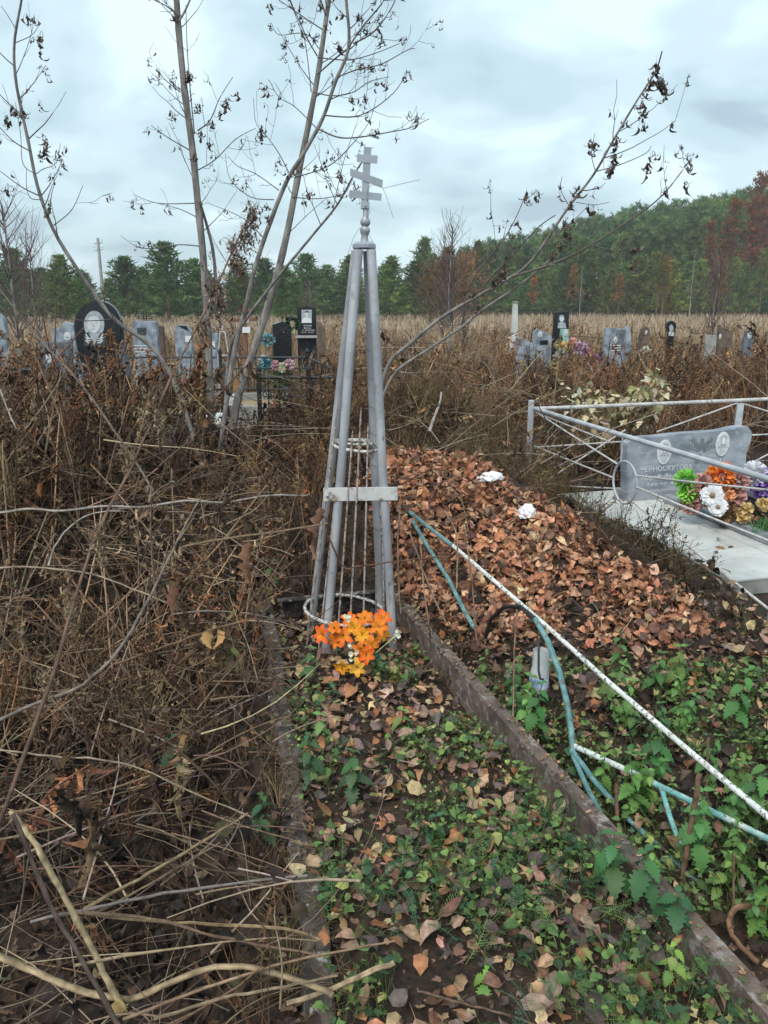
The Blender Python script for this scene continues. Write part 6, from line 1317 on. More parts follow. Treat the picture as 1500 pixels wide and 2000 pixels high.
# pale broken stems on the heap and in the right-hand thicket
n = 420; x = rng.uniform(-0.7, 4.2, n); y = rng.uniform(4.9, 8.2, n); s_, c_ = plot_st(x, y); keep = (c_ < 0) | (s_ < -0.1); x, y = x[keep], y[keep]; n = len(x)
d = dirs(n, rng.uniform(0.7, 1.6, n)); L = rng.uniform(0.3, 1.1, n)
P = wander(np.stack([x, y, height(x, y) + rng.uniform(0.02, 0.45, n)], 1), d, L, 6, 0.15, 0.1)
fs.tubes(P, rng.choice([0.0025, 0.0035, 0.005], n)[:, None]*np.linspace(1, 0.55, 6)[None], pal(n, [(0.27, 0.205, 0.15), (0.18, 0.12, 0.085), (0.34, 0.28, 0.21)], 0.2), 5)
tag(fs.build('fallen_stems', M['dead']), 'criss-crossing thin fallen stems over the dark undergrowth', 'stems', kind='stuff')
# the straw field
fg = Soup(); n = 9500; t = rng.random(n); y = 13 + 68*t**1.3; x = rng.uniform(-1, 1, n)*(0.60*y + 3)
blade = Proto([(-0.5, 0, 0), (0.5, 0, 0), (0.35, 0.05, 0.55), (-0.25, 0.05, 0.55), (0.25, 0.22, 1.0)], [(0, 1, 2), (0, 2, 3), (3, 2, 4)])
m = n*5; yy = np.repeat(y, 5) + rng.normal(0, 0.15, m); xx = np.repeat(x, 5) + rng.normal(0, 1, m)*(0.12 + 0.012*np.repeat(y, 5))
sc = np.repeat(rng.uniform(0.28, 0.6, n), 5)*rng.uniform(0.7, 1.2, m); Mx = rots(m, None, rng.normal(0, 0.22, m), rng.normal(0, 0.22, m), sc); Mx[:, :, 0] *= (0.025 + 0.0012*yy)[:, None]
fg.inst(blade, Mx, np.stack([xx, yy, height(xx, yy)-0.02], 1), pal(m, [(0.44, 0.34, 0.24), (0.36, 0.27, 0.18), (0.50, 0.40, 0.29), (0.28, 0.195, 0.125)], 0.12))
tag(fg.build('straw_grass', M['dead']), 'pale straw-coloured dry grass covering the field below the trees', 'grass', kind='stuff')

# ------------------------------------------------------------------ green ground cover
LOBE = [lobed(1, 3, 0.62, 0.05, 0.15, 70+i, 2.6) for i in range(3)] + [leaf(1, 0.75, 5, 0.5, 0.15, 0, 1.2, 0.12, 0.2, 75+i) for i in range(2)]
def green_zone(x, y):
    s_, c_ = plot_st(x, y); cl = vnoise(x, y, 0.28, 31) + 0.6*vnoise(x, y, 0.11, 32)
    b = in_bed(x, y, -0.02) & (cl > np.interp(y, [1.2, 2.4, 3.3], [-0.07, 0.03, 0.27]))
    r_ = (x > rr_x(y)+0.04) & (mound(x, y) < 0.06) & (c_ < -0.1) & (y < 3.0) & (cl > -0.30)
    return b | r_
gc_ = Soup(); n = 15000; x = rng.uniform(-0.6, 2.1, n); y = rng.uniform(1.1, 3.3, n); k = green_zone(x, y); x, y = x[k], y[k]; n = len(x)
stem = rng.uniform(0.01, 0.09, n); z = height(x, y); tp = np.stack([x + rng.normal(0, .02, n), y + rng.normal(0, .02, n), z + stem], 1)
gc_.tubes(np.stack([np.stack([x, y, z], 1), tp], 1), np.full((n, 2), 0.0009), pal(n, [(0.13, 0.20, 0.06)], 0.1), 3)
GR = [(0.095, 0.165, 0.050), (0.135, 0.215, 0.062), (0.20, 0.285, 0.080), (0.055, 0.11, 0.050), (0.30, 0.31, 0.10)]; idx = rng.integers(0, 5, n)
for q in range(5):
    m = idx == q; gc_.inst(LOBE[q], rots(m.sum(), None, rng.normal(-0.1, 0.4, m.sum()), rng.normal(0, 0.45, m.sum()), (0.022*np.exp(rng.normal(0, 0.35, m.sum()))).clip(0.008, 0.045)), tp[m], pal(m.sum(), GR, 0.18, [4, 4, 2.4, 3, 1.2]))
# fine grass blades
n = 2600; x = rng.uniform(-0.5, 2.1, n); y = rng.uniform(1.1, 4.4, n); s_, c_ = plot_st(x, y)
k = (green_zone(x, y) & (rng.random(n) < 0.5)) | ((c_ > -0.5) & (c_ < -0.02) & (s_ > 1.0) & (y > 3.2)); x, y = x[k], y[k]; n = len(x)
P = wander(np.stack([x, y, height(x, y)], 1), dirs(n, rng.uniform(0.1, 0.8, n)), rng.uniform(0.05, 0.17, n), 4, 0.3, 0.3)
gc_.tubes(P, np.tile([0.0014, 0.0012, 0.001, 0.0003], (n, 1)), pal(n, [(0.09, 0.17, 0.05), (0.16, 0.22, 0.07), (0.22, 0.20, 0.09)], 0.15), 3)
# feathery yarrow leaves
def feather():
    s = Soup(); t = np.linspace(0, 1, 7); sp = np.stack([0.06*np.sin(t*2), t, 0.22*np.sin(t*2.6)], 1); s.tubes(sp[None], np.linspace(0.010, 0.004, 7)[None], [(1.5, 1.4, 1.1)], 3)
    m = 13; ti = np.linspace(0.16, 0.97, m) + rng.normal(0, 0.012, 13); base = np.stack([np.interp(ti, t, sp[:, 0]), ti, np.interp(ti, t, sp[:, 2])], 1); L = 0.15*np.sin(PI*np.clip(ti, 0.1, 0.95))**0.7*rng.uniform(0.7, 1.2, m)
    for sg in (-1, 1):
        for j in range(m):
            d = np.array([sg*0.9, 0.5, 0.15 + rng.normal(0, 0.3)])/1.05; e_ = base[j] + d*L[j]
            s.add(np.array([base[j]-[0, .008, 0], base[j]+[0, .008, 0], e_]), np.array([[0, 1, 2]]), np.ones((3, 3)))
            for f in (0.4, 0.62, 0.82):
                p = base[j]*(1-f) + e_*f
                for s2 in (-1, 1):
                    q_ = p + np.array([sg*0.6, 0.55*s2 + 0.25, 0.5*s2])*L[j]*0.30
                    s.add(np.array([p-[sg*.009, 0, 0], p+[sg*.009, 0, 0], q_]), np.array([[0, 1, 2]]), np.ones((3, 3)))
    return s.proto()
FE = [feather() for _ in range(2)]
n = 620; x = rng.uniform(-0.2, 0.9, n); y = rng.uniform(1.15, 2.3, n); k = in_bed(x, y, -0.03) & (vnoise(x, y, 0.35, 41) > np.interp(y, [1.2, 2.3], [-0.3, 0.05])); x, y = x[k], y[k]; n = len(x)
h2 = n//2
for q, sl_ in ((0, slice(0, h2)), (1, slice(h2, n))):
    m = len(x[sl_]); gc_.inst(FE[q], rots(m, None, rng.uniform(0.0, 0.9, m), rng.normal(0, 0.5, m), rng.uniform(0.06, 0.125, m)), np.stack([x[sl_], y[sl_], height(x[sl_], y[sl_]) + rng.uniform(0.01, 0.05, m)], 1), pal(m, [(0.075, 0.17, 0.075), (0.055, 0.14, 0.075), (0.13, 0.21, 0.07)], 0.15))
# nettles massed beyond the kerb
def nettle_proto(h, pairs, seed):
    s = Soup(); t = np.linspace(0, 1, 6); b = random.uniform(-.15, .15); sp = np.stack([b*t*t*h, 0.05*t*h, t*h], 1); s.tubes(sp[None], np.linspace(0.0028, 0.0015, 6)[None], [(1.2, 1.0, 0.8)], 5)
    lv = []
    for j in range(pairs):
        f = 0.3 + 0.7*j/(pairs-1); p = np.array([b*f*f*h, 0.05*f*h, f*h]); a = j*PI/2 + random.uniform(-.3, .3); L = (0.085 - 0.052*abs(f-0.45)/0.55)*random.uniform(0.85, 1.1)
        for k2 in (0, PI):
            lv.append((p, a+k2, random.uniform(-0.55, -0.1) if f < 0.9 else 0.35, L, 0.85 + 0.5*f))
    return s, lv
NP = []
for i in range(4):
    s, lv = nettle_proto(0.24, 6, i)
    for (p, a, pit, L, br_) in lv: s.inst(NET[i % 3], rots(1, a, pit, random.uniform(-.2, .2), L), p[None], [np.array([1, 1, 1])*br_])
    NP.append(s.proto())
n = 210; x = rng.uniform(0.3, 2.0, n); y = rng.uniform(1.2, 2.95, n); s_, c_ = plot_st(x, y); k = (x > rr_x(y)+0.07) & (mound(x, y) < 0.07) & (c_ < -0.12) & (vnoise(x, y, 0.4, 51) > -0.2); x, y = x[k], y[k]; n = len(x)
for q in range(4):
    m = np.arange(n) % 4 == q; nn = m.sum(); gc_.inst(NP[q], rots(nn, None, rng.normal(0, .2, nn), rng.normal(0, .2, nn), rng.uniform(0.45, 1.0, nn)), np.stack([x, y, height(x, y)], 1)[m], pal(nn, [(0.065, 0.150, 0.045), (0.095, 0.19, 0.05), (0.13, 0.22, 0.055)], 0.15))
tag(gc_.build('ground_cover', M['green']), 'low green nettles, yarrow and grass over the bed and beside it', 'ground cover', kind='stuff')
# single nettles that stand out
NLEAF = [proto_mesh('leaf', p) for p in NET]
for me in NLEAF: me.materials.append(M['green'])
def nettle(u, v, Y, h, pairs, label, col=(0.06, 0.15, 0.05), lean=(0, 0), big=1.0):
    p = PY(u, v, Y); e = empty('nettle_plant', p, random.uniform(0, 6.28), label, 'nettle', 'nettles'); e.rotation_euler[0] = lean[1]; e.rotation_euler[1] = lean[0]
    s, lv = nettle_proto(h, pairs, 0); st_ = s.build('stem', M['green'], e); st_.color = (0.14, 0.13, 0.06, 1)
    for i, (q, a, pit, L, b2) in enumerate(lv):
        o = bpy.data.objects.new('leaf', NLEAF[i % 3]); C.objects.link(o); o.parent = e
        Mx = Matrix.Rotation(a, 3, 'Z') @ Matrix.Rotation(pit, 3, 'X') @ Matrix.Rotation(random.uniform(-.25, .25), 3, 'Y'); o.matrix_local = Matrix.Translation(q) @ (Mx*(L*big)).to_4x4()
        o.color = tuple(min(1, c*b2*random.uniform(0.8, 1.2)) for c in col) + (1,)
    return e
nettle(1195, 1745, 1.72, 0.17, 5, 'large drooping nettle hanging over the rusty kerb, lower right', big=1.25)
nettle(605, 1330, 2.92, 0.15, 5, 'nettle immediately left of the orange lilies')
nettle(650, 1375, 2.80, 0.09, 3, 'low bluish nettle just below the lilies', (0.045, 0.13, 0.06))
nettle(520, 1650, 2.02, 0.17, 5, 'nettle growing outside the whitewashed kerb plank on the left', (0.05, 0.11, 0.045))
nettle(1045, 1440, 2.42, 0.20, 6, 'tall nettle in front of the plastic bottle', (0.06, 0.16, 0.05))
nettle(690, 1560, 2.15, 0.17, 6, 'shaggy nettle in the middle of the grave bed', (0.055, 0.12, 0.05))
nettle(610, 1520, 2.2, 0.15, 5, 'dull green nettle inside the left kerb plank', (0.06, 0.11, 0.05))
nettle(845, 1660, 1.95, 0.12, 4, 'dark nettle beside the brown stump on the bed', (0.045, 0.12, 0.05))
nettle(960, 1745, 1.78, 0.11, 4, 'blue-green nettle at the centre of the near bed', (0.04, 0.10, 0.06))
nettle(1430, 1420, 2.35, 0.22, 6, 'nettle beside the white pipe at the right', (0.08, 0.19, 0.05))
nettle(1280, 1520, 2.2, 0.20, 6, 'leafy nettle between the white pipe and lower rail', (0.07, 0.17, 0.05))
nettle(1360, 1700, 1.8, 0.18, 5, 'nettle under the lower rail near the right border', (0.08, 0.18, 0.05))
nettle(1470, 1580, 1.95, 0.18, 5, 'pale nettle touching the right border', (0.09, 0.20, 0.06))
nettle(785, 1435, 2.55, 0.10, 3, 'small pale green sprout on bare soil before the lilies', (0.14, 0.24, 0.07))
nettle(630, 1460, 2.45, 0.13, 4, 'bright yellow-green sprout left of centre on the bed', (0.15, 0.27, 0.08))
nettle(1310, 1920, 1.42, 0.12, 5, 'bright yellow-green seedling at the lower right corner', (0.19, 0.29, 0.07), big=0.6)
nettle(945, 1935, 1.44, 0.06, 3, 'tiny lime seedling at the bottom edge', (0.20, 0.33, 0.07), big=0.7)
nettle(345, 1500, 2.6, 0.14, 4, 'dark nettle sunk in the left undergrowth', (0.04, 0.085, 0.035))
nettle(455, 1310, 3.0, 0.14, 4, 'pale yellowish nettle in the left undergrowth', (0.16, 0.20, 0.07))
nettle(525, 1160, 3.75, 0.18, 4, 'nettle in the gap behind the kerb, left of the obelisk', (0.05, 0.10, 0.04))
# needles and crumbs caught on the whitewashed plank
s = Soup(); n = 900; t = rng.random(n); px_ = np.array([np.array(LR0 + (LR1-LR0)*float(q)) for q in t]); nd = px_ + np.stack([rng.normal(0, 0.03, n), rng.normal(0, 0.03, n), rng.uniform(0.0, 0.016, n)-0.02*t], 1); yw = rng.uniform(0, PI, n); dd = np.stack([np.cos(yw), np.sin(yw), rng.normal(0, .15, n)], 1)*rng.uniform(0.02, 0.06, n)[:, None]
s.tubes(np.stack([nd-dd/2, nd + [0, 0, 0.004], nd+dd/2], 1), np.full((n, 3), 0.0008), pal(n, [(0.22, 0.13, 0.07), (0.13, 0.085, 0.055), (0.30, 0.21, 0.12)], 0.2), 3)
m = 420; t = rng.random(m); px_ = np.array([np.array(LR0 + (LR1-LR0)*float(q)) for q in t]) + np.stack([rng.normal(0, 0.035, m), rng.normal(0, 0.02, m), rng.uniform(-0.005, 0.008, m)-0.02*t], 1)
s.inst(DRY[3], rots(m, None, rng.normal(0, .4, m), rng.normal(0, .4, m), rng.uniform(0.010, 0.028, m)), px_, pal(m, [(0.13, 0.085, 0.06), (0.07, 0.05, 0.04), (0.10, 0.10, 0.045)], .2))
m = 260; t = rng.random(m); px_ = np.array([np.array(RR0 + (RR1-RR0)*float(q)) for q in t]) + np.stack([rng.uniform(-0.01, 0.05, m), rng.normal(0, 0.02, m), rng.uniform(0.004, 0.010, m)], 1)
s.inst(DRY[5], rots(m, None, rng.normal(0, .25, m), rng.normal(0, .25, m), rng.uniform(0.008, 0.026, m)), px_, pal(m, [(0.20, 0.13, 0.09), (0.10, 0.07, 0.055), (0.12, 0.12, 0.06), (0.33, 0.2, 0.12)], .2))
s.V = [v - np.array(kerb.location) for v in s.V]; tag(s.build('needle_litter', M['dead'], kerb), kind='stuff')
# ------------------------------------------------------------------ stalks one can pick out
def stalk(label, pts, r0, r1, col, group=None, n=6, name='dry_stalk', extra=None):
    P = np.array([np.array(PY(u, v, y)) for u, v, y in pts]); m = len(P); tt = np.linspace(0, m-1, m*4); out = []
    for t in tt:
        i = min(int(t), m-2); f = t-i; p0, p1, p2, p3 = P[max(i-1, 0)], P[i], P[i+1], P[min(i+2, m-1)]
        out.append(0.5*((2*p1) + (-p0+p2)*f + (2*p0-5*p1+4*p2-p3)*f*f + (-p0+3*p1-3*p2+p3)*f**3))
    out = np.array(out); O = out[0].copy(); s = Soup(); rr = np.linspace(r0, r1, len(out))*(1 + 0.05*rng.normal(0, 1, len(out)).clip(-1, 1))*np.where(np.arange(len(out)) % 7 == 3, 1.12, 0.98)
    out = out + rng.normal(0, 0.0009, out.shape)
    s.tubes((out-O)[None], rr[None], [col], 9)
    k_ = len(out); side_ = rng.uniform(0.62, 1.2, 9); ringc = rng.uniform(0.82, 1.15, k_)*np.where(np.arange(k_) % 7 == 3, 0.6, 1.0)
    s.Cc[0] = s.Cc[0]*(np.repeat(ringc, 9)*np.tile(side_, k_)*rng.uniform(0.85, 1.12, 9*k_))[:, None]; s.V[0] = s.V[0] + rng.normal(0, 0.0004, s.V[0].shape)
    o = s.build(name, M['dead'], None, True); o.location = O
    tag(o, label, 'stalk', group); return o, out - O
TAN, PALE, DRK, GRY, RED = (0.30, 0.215, 0.125), (0.42, 0.32, 0.19), (0.095, 0.066, 0.056), (0.19, 0.16, 0.145), (0.17, 0.085, 0.055)
stalk('thick straw-yellow hogweed stalk leaning at the lower left', [(20, 1585, 1.50), (52, 1625, 1.48), (78, 1665, 1.45), (120, 1742, 1.41), (172, 1838, 1.36), (205, 1905, 1.33), (245, 1975, 1.28)], 0.0060, 0.0070, PALE)
stalk('bent pale hogweed stalk curving along the bottom left', [(-30, 1855, 1.36), (60, 1895, 1.34), (130, 1925, 1.32), (200, 1945, 1.31), (260, 1950, 1.31), (330, 1920, 1.33), (420, 1888, 1.36), (500, 1893, 1.36), (600, 1922, 1.34), (650, 1945, 1.32)], 0.0072, 0.0062, (0.33, 0.245, 0.15))
stalk('dark brown stalk crossing the yellow hogweed stalk at lower left', [(25, 1590, 1.42), (65, 1690, 1.38), (110, 1790, 1.34), (165, 1885, 1.29), (235, 2010, 1.22)], 0.0045, 0.0055, DRK)
stalk('pair of straw stems slanting up to the kerb plank', [(165, 1775, 1.55), (250, 1728, 1.62), (330, 1685, 1.70), (400, 1640, 1.78), (485, 1590, 1.88)], 0.0052, 0.0035, TAN)
stalk('thin straw stem just under the slanting straw pair', [(180, 1788, 1.55), (260, 1745, 1.60), (340, 1700, 1.68), (430, 1645, 1.78)], 0.0035, 0.0022, (0.25, 0.18, 0.11))
stalk('long grey stem running level to the kerb plank', [(60, 1800, 1.50), (160, 1778, 1.53), (280, 1753, 1.57), (420, 1730, 1.62), (600, 1709, 1.66)], 0.0042, 0.0034, GRY)
stalk('tan stem below the long grey stem', [(140, 1780, 1.54), (270, 1797, 1.50), (420, 1806, 1.48), (560, 1815, 1.47), (625, 1835, 1.46)], 0.0038, 0.0032, TAN)
stalk('brown stem dipping to the bottom of the kerb plank', [(150, 1782, 1.52), (300, 1795, 1.47), (420, 1828, 1.43), (620, 1865, 1.40)], 0.0036, 0.0026, (0.20, 0.13, 0.09))
stalk('light brown stem rising right across the bottom of the kerb', [(240, 1992, 1.25), (400, 1930, 1.31), (500, 1898, 1.34), (610, 1868, 1.38), (770, 1838, 1.42)], 0.0036, 0.0024, (0.26, 0.17, 0.11))
stalk('split pale stem end lying across the bottom of the bed', [(560, 1960, 1.34), (640, 1935, 1.36), (700, 1908, 1.38), (770, 1880, 1.41)], 0.0052, 0.0068, (0.34, 0.25, 0.16))
stalk('lowest pale stem along the bottom edge left of centre', [(300, 1990, 1.24), (430, 1950, 1.29), (560, 1925, 1.32), (660, 1905, 1.35)], 0.0034, 0.0026, (0.27, 0.20, 0.13))
stalk('thin stem sloping down from the left margin to a nettle', [(-10, 1462, 2.0), (90, 1476, 1.98), (200, 1484, 1.96), (275, 1502, 1.95), (370, 1545, 1.93), (490, 1596, 1.90)], 0.0030, 0.0020, (0.30, 0.23, 0.16))
stalk('grey forked stalk sweeping up through the left thicket', [(-40, 1425, 2.05), (60, 1378, 2.12), (160, 1338, 2.18), (235, 1265, 2.26), (290, 1170, 2.38), (330, 1090, 2.48), (360, 1030, 2.55), (393, 970, 2.62)], 0.0062, 0.0030, (0.20, 0.165, 0.14))
stalk('pale arched stem in the middle of the left thicket', [(-10, 1110, 2.8), (60, 1107, 2.8), (170, 1120, 2.78), (260, 1150, 2.75), (335, 1182, 2.72)], 0.0042, 0.0028, (0.29, 0.225, 0.16))
stalk('orange-tan stem rising beside a yellow leaf pair', [(225, 1298, 2.5), (330, 1260, 2.58), (430, 1225, 2.66), (500, 1208, 2.72)], 0.0045, 0.0030, (0.27, 0.17, 0.10))
stalk('whitish fallen branch lying across the left thicket', [(-10, 1003, 3.9), (60, 994, 3.9), (120, 998, 3.92), (200, 989, 3.92), (285, 990, 3.95), (360, 978, 4.0), (440, 981, 4.0), (520, 968, 4.05), (600, 968, 4.1)], 0.0075, 0.0050, (0.33, 0.29, 0.26))
stalk('whitish twig hooked over the fallen branch', [(95, 1105, 3.3), (110, 1062, 3.35), (145, 1022, 3.4), (185, 1002, 3.45), (235, 998, 3.5)], 0.0050, 0.0030, (0.38, 0.34, 0.31))
stalk('tan stem pointing at the obelisk strap from the left', [(355, 1068, 2.9), (420, 1055, 3.0), (530, 1040, 3.12), (640, 1022, 3.24)], 0.0055, 0.0040, (0.27, 0.185, 0.12))
stalk('thin red-brown stem bent across the obelisk legs', [(640, 1045, 3.2), (672, 1108, 3.2), (700, 1106, 3.2), (770, 1097, 3.2), (830, 1090, 3.2), (885, 1083, 3.2)], 0.0042, 0.0028, RED)
stalk('dark red stem curving down beside the whitewashed plank', [(490, 1190, 2.9), (518, 1240, 2.8), (533, 1300, 2.7), (545, 1355, 2.6)], 0.0040, 0.0025, (0.09, 0.05, 0.045))
stalk('long diagonal stem across the etched gravestone', [(-10, 552, 4.2), (75, 660, 4.1), (150, 740, 4.0), (205, 815, 3.9), (260, 895, 3.8), (300, 960, 3.7)], 0.0050, 0.0060, (0.17, 0.13, 0.105))
stalk('pale short stick standing at the left margin of the thicket', [(0, 760, 4.2), (15, 800, 4.15), (32, 838, 4.1)], 0.0050, 0.0040, (0.36, 0.33, 0.30))
stalk('slanting twig crossing the left thicket below the arch stone', [(50, 838, 4.2), (90, 785, 4.3), (128, 725, 4.4)], 0.0045, 0.0035, (0.24, 0.19, 0.14))
for lab, pts in [('thin dry stem leaning on the leaf pile beside the turquoise pipe', [(868, 998, 3.3), (889, 1035, 3.2), (893, 1080, 3.12), (892, 1150, 3.0)]), ('reddish dry stem standing between the pile and kerb', [(905, 1030, 3.1), (915, 1085, 3.05), (922, 1140, 3.0), (930, 1250, 2.9)]),
                 ('tan stem right beside the front leg of the obelisk', [(782, 985, 3.35), (777, 1060, 3.3), (778, 1120, 3.25), (783, 1200, 3.2)]), ('short brown stem in the gap right of the obelisk', [(822, 1065, 3.3), (826, 1130, 3.2), (838, 1220, 3.1)]), ('slanting stem in the gap beside the kerb', [(800, 1040, 3.35), (818, 1090, 3.3), (840, 1150, 3.2), (870, 1215, 3.1)]),
                 ('thin upright stem before the plastic bottle', [(1010, 1190, 2.72), (1005, 1260, 2.66), (1003, 1330, 2.6), (1002, 1400, 2.5)]), ('dry stem crossing the rusty kerb halfway down', [(1052, 1445, 2.35), (1045, 1500, 2.28), (1025, 1560, 2.2), (1015, 1605, 2.15)])]:
    stalk(lab, pts, 0.0038, 0.0032, (0.26, 0.17, 0.12))
for lab, pts, r in [('brown stump of a cut stem standing on the bed', [(1036, 1590, 1.95), (1033, 1650, 1.93), (1022, 1745, 1.90)], 0.0065), ('tall brown cut stem by the lower rail', [(1366, 1510, 1.85), (1352, 1600, 1.82), (1338, 1680, 1.80), (1330, 1740, 1.78)], 0.0070), ('short square-cut stem stub near the turquoise braces', [(1204, 1528, 2.05), (1205, 1570, 2.04), (1206, 1625, 2.02)], 0.0065),
                    ('thin upright dead stem near the right border', [(1383, 1440, 1.95), (1380, 1560, 1.9), (1377, 1690, 1.85)], 0.0035), ('short dead stem at the right side of the seedlings', [(1432, 1665, 1.7), (1432, 1740, 1.68), (1430, 1830, 1.64)], 0.0030), ('brown cut stem beside the dark nettle on the bed', [(850, 1600, 2.0), (853, 1650, 1.97), (858, 1705, 1.94)], 0.0055)]:
    stalk(lab, pts, r, r*1.15, (0.17, 0.105, 0.068))
stalk('slim twig lying across the lower right of the bed', [(815, 1935, 1.38), (905, 1960, 1.36), (1000, 1985, 1.33), (1060, 2010, 1.30)], 0.0030, 0.0024, (0.17, 0.11, 0.08))
stalk('dark twig sloping along the kerb at lower right', [(1230, 1680, 1.72), (1262, 1735, 1.67), (1305, 1810, 1.58), (1330, 1870, 1.50)], 0.0040, 0.0030, (0.15, 0.09, 0.065))
stalk('brown fallen branch in the grass at the right border', [(1510, 1780, 1.62), (1450, 1770, 1.62), (1425, 1790, 1.60), (1432, 1830, 1.56), (1480, 1880, 1.50)], 0.0080, 0.0070, (0.20, 0.115, 0.07))
stalk('long pale bent stalk leaning right of the soil heap', [(838, 842, 5.4), (848, 815, 5.45), (858, 790, 5.5), (862, 765, 5.55)], 0.012, 0.006, (0.42, 0.37, 0.32))
stalk('pale stem rising beside the right border behind the fence', [(1390, 690, 7.0), (1430, 720, 7.0), (1470, 750, 7.0), (1510, 785, 7.0)], 0.007, 0.006, (0.36, 0.27, 0.2))
# tall seeding mugwort close to the lens
o, ln = stalk('tall mugwort stalk with fluffy brown seed heads in the left foreground', [(-40, 1720, 1.30), (30, 1520, 1.33), (100, 1330, 1.37), (150, 1160, 1.42), (195, 1030, 1.46), (262, 900, 1.52), (335, 735, 1.60), (408, 590, 1.68), (482, 430, 1.76)], 0.0046, 0.0016, (0.20, 0.125, 0.095), name='mugwort_stalk')
s = Soup(); rg = rng
def fluff(c, n, ax, rad, size, col):
    d = rg.normal(0, 1, (n, 3)); P0 = c + d*np.array(rad) + np.outer(rg.uniform(-0.5, 0.5, n), ax)
    s.inst(CURL[1], rots(n, None, rg.uniform(-2.2, -0.6, n), rg.uniform(-1, 1, n), rg.uniform(size*0.6, size*1.4, n)), P0, pal(n, [col, tuple(1.4*k for k in col), tuple(0.7*k for k in col)], 0.2))
    q = wander(P0, dirs(n, rg.uniform(0.2, 1.2, n)), np.full(n, size), 3, 0.4); s.tubes(q, np.full((n, 3), 0.0004), pal(n, [tuple(1.5*k for k in col)], 0.2), 3)
O = np.array(o.location)
# heads
for (u, v, y, n, axv, rad, size) in [(486, 445, 1.76, 150, (16, -55), 0.008, 0.014), (462, 505, 1.73, 120, (-12, -40), 0.008, 0.013), (425, 580, 1.69, 150, (-8, -45), 0.011, 0.014), (400, 640, 1.66, 60, (0, -30), 0.006, 0.012), (300, 815, 1.56, 110, (18, 60), 0.008, 0.013), (255, 905, 1.52, 60, (10, 45), 0.006, 0.012), (190, 1060, 1.46, 90, (14, 50), 0.010, 0.013), (140, 1200, 1.42, 70, (6, 40), 0.007, 0.012), (95, 1340, 1.38, 60, (5, 30), 0.008, 0.012), (350, 750, 1.6, 60, (8, 60), 0.006, 0.012)]:
    c0 = np.array(PY(u, v, y)) - O; ax = np.array(PY(u+axv[0], v+axv[1], y)) - np.array(PY(u, v, y)); fluff(c0, int(n*0.9), ax*1.5, (rad*1.1,)*3, size*1.1, (0.19, 0.14, 0.115) if v < 700 else (0.21, 0.15, 0.10))
s.build('seed_heads', M['dead'], o)
# big dry leaves caught in the weeds
def big_leaf(label, u, v, Y, size, col, rot, pr):
    ob_ = link('dry_leaf', proto_mesh('dry_leaf', pr), M['dleaf']); ob_.location = PY(u, v, Y); ob_.rotation_euler = rot; ob_.scale = (size,)*3; ob_.color = (*col, 1); tag(ob_, label, 'leaf'); return ob_
big_leaf('yellow-tan broad leaf hanging in the left thicket', 405, 1232, 2.62, 0.075, (0.50, 0.30, 0.12), (R(-100), 0, R(25)), leaf(1, 0.6, 9, 1.2, 0.4, 0.9, 1.2, 0.12, 0.3, 3, 0.05))
big_leaf('second yellow-tan leaf overlapping its neighbour in the left thicket', 428, 1230, 2.60, 0.075, (0.46, 0.27, 0.11), (R(-95), 0, R(-30)), leaf(1, 0.6, 9, 1.0, 0.5, -0.9, 1.2, 0.12, 0.3, 4, 0.05))
big_leaf('long curled red-brown leaf hanging left of the obelisk', 485, 1060, 2.95, 0.20, (0.20, 0.095, 0.055), (R(-98), 0, R(12)), leaf(1, 0.30, 11, 0.9, 0.9, 2.2, 1.1, 0.25, 0.2, 5, 0.07))
big_leaf('crumpled brown leaf strip beside the obelisk strap', 625, 990, 3.3, 0.24, (0.19, 0.10, 0.065), (R(-92), 0, R(-15)), leaf(1, 0.24, 12, 0.7, 1.0, 2.8, 1.1, 0.3, 0.2, 6, 0.07))
big_leaf('brown leaf caught in the dark undergrowth below the branch', 340, 1145, 2.5, 0.11, (0.17, 0.08, 0.05), (R(-100), 0, R(10)), leaf(1, 0.4, 10, 1.3, 0.6, 1.5, 1.1, 0.2, 0.3, 7, 0.07))
big_leaf('orange-tan leaf low in the left undergrowth', 140, 1470, 1.95, 0.07, (0.38, 0.22, 0.09), (R(-40), R(10), R(60)), leaf(1, 0.6, 6, 0.7, 0.3, 0.3, 1.1, 0.1, 0.3, 8, 0.03))
big_leaf('pale yellow leaf at the foot of the hogweed stalk', 232, 1950, 1.28, 0.055, (0.55, 0.38, 0.15), (R(-70), R(10), R(170)), leaf(1, 0.6, 6, 1.2, 0.5, 0.3, 1.1, 0.1, 0.3, 9, 0.03))
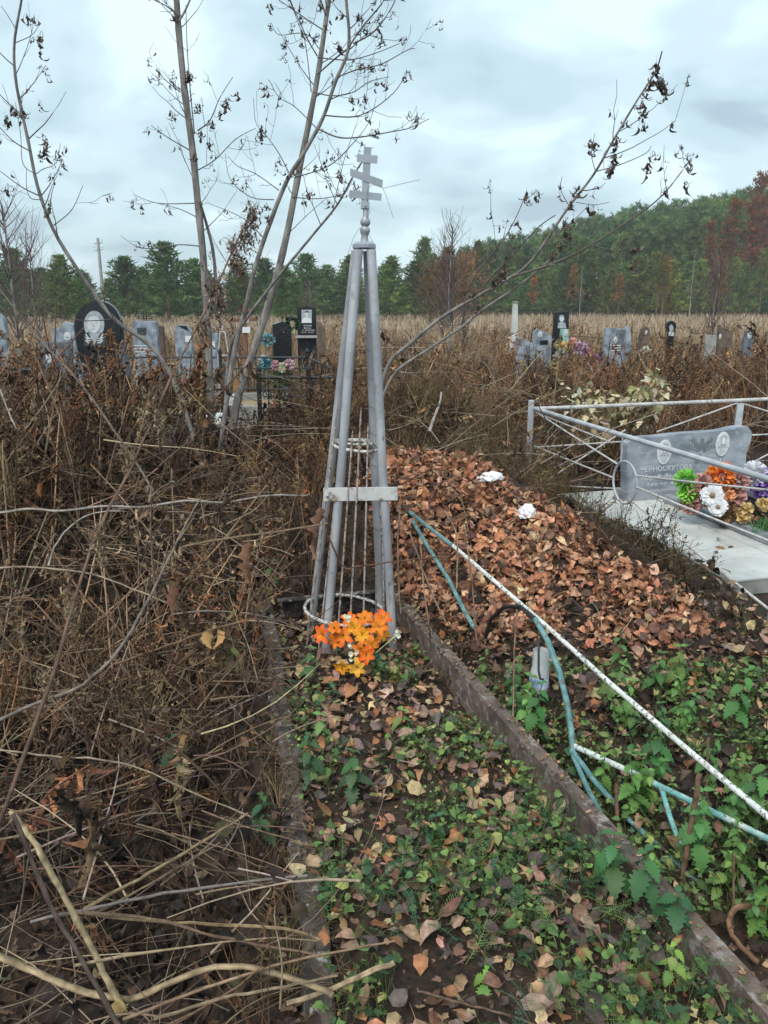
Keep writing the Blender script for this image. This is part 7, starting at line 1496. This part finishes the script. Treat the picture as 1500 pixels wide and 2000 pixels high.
# bleached leafy bush behind the plot fence
hb = empty('bleached_bush', PZ(1200, 860, 0.1), 0, 'bush of large bleached cream leaves behind the grey pipe fence', 'bush'); HB = np.array(hb.location); s = Soup(); t2 = Soup()
cen = []
for _ in range(46):
    u = random.choice([1140, 1175, 1210, 1250, 1270, 1285]) + random.uniform(-35, 25); v = np.interp(u, [1100, 1180, 1290], [790, 800, 770]) + random.uniform(-35, 55)
    if u > 1262 and v > 800: continue
    cen.append(np.array(PY(u, v, 6.9 + random.uniform(-.15, .35))) - HB)
cen = np.array(cen); m = len(cen); r0 = np.tile([0, 0.2, -0.3], (m, 1)) + rng.normal(0, .3, (m, 3))*[1, .3, .1]
t2.tubes(np.stack([r0, (r0+cen)/2 + [0, 0, .12], cen], 1), np.full((m, 3), 0.004), pal(m, [(0.30, 0.24, 0.16)], .15), 4)
for q in range(4):
    P0 = np.repeat(cen, 2, 0) + rng.normal(0, 0.05, (2*m, 3)); s.inst(LEAF_PR[q*3], rots(2*m, None, rng.uniform(-1.6, 0.1, 2*m), rng.uniform(-.8, .8, 2*m), rng.uniform(0.06, 0.125, 2*m)), P0, pal(2*m, [(0.50, 0.42, 0.27), (0.42, 0.34, 0.21), (0.56, 0.50, 0.36), (0.24, 0.24, 0.11)], .15, [3, 2, 2, 1]))
s.build('leaves', M['dleaf'], hb); t2.build('branches', M['dead'], hb)

nettle(1262, 1745, 1.66, 0.13, 4, 'second nettle drooping over the rusty kerb further down', (0.055, 0.13, 0.05), big=1.1)
nettle(1315, 1800, 1.58, 0.10, 4, 'lowest dark nettle hiding part of the rusty kerb', (0.05, 0.11, 0.045))

# ------------------------------------------------------------------ damp autumn air
hzb = MB().box((0, 425, 17), (1460, 1000, 37)).build('haze', None, None, 0)
hm = bpy.data.materials.new('damp_air'); hm.use_nodes = True; hn = hm.node_tree; hn.nodes.clear()
pv = hn.nodes.new('ShaderNodeVolumePrincipled'); pv.inputs['Density'].default_value = 0.0009; pv.inputs['Color'].default_value = (0.92, 0.95, 0.97, 1)
ho_ = hn.nodes.new('ShaderNodeOutputMaterial'); hn.links.new(pv.outputs[0], ho_.inputs['Volume']); hzb.data.materials.append(hm)
tag(hzb, 'thin pale autumn haze over the whole field', 'haze', kind='stuff')
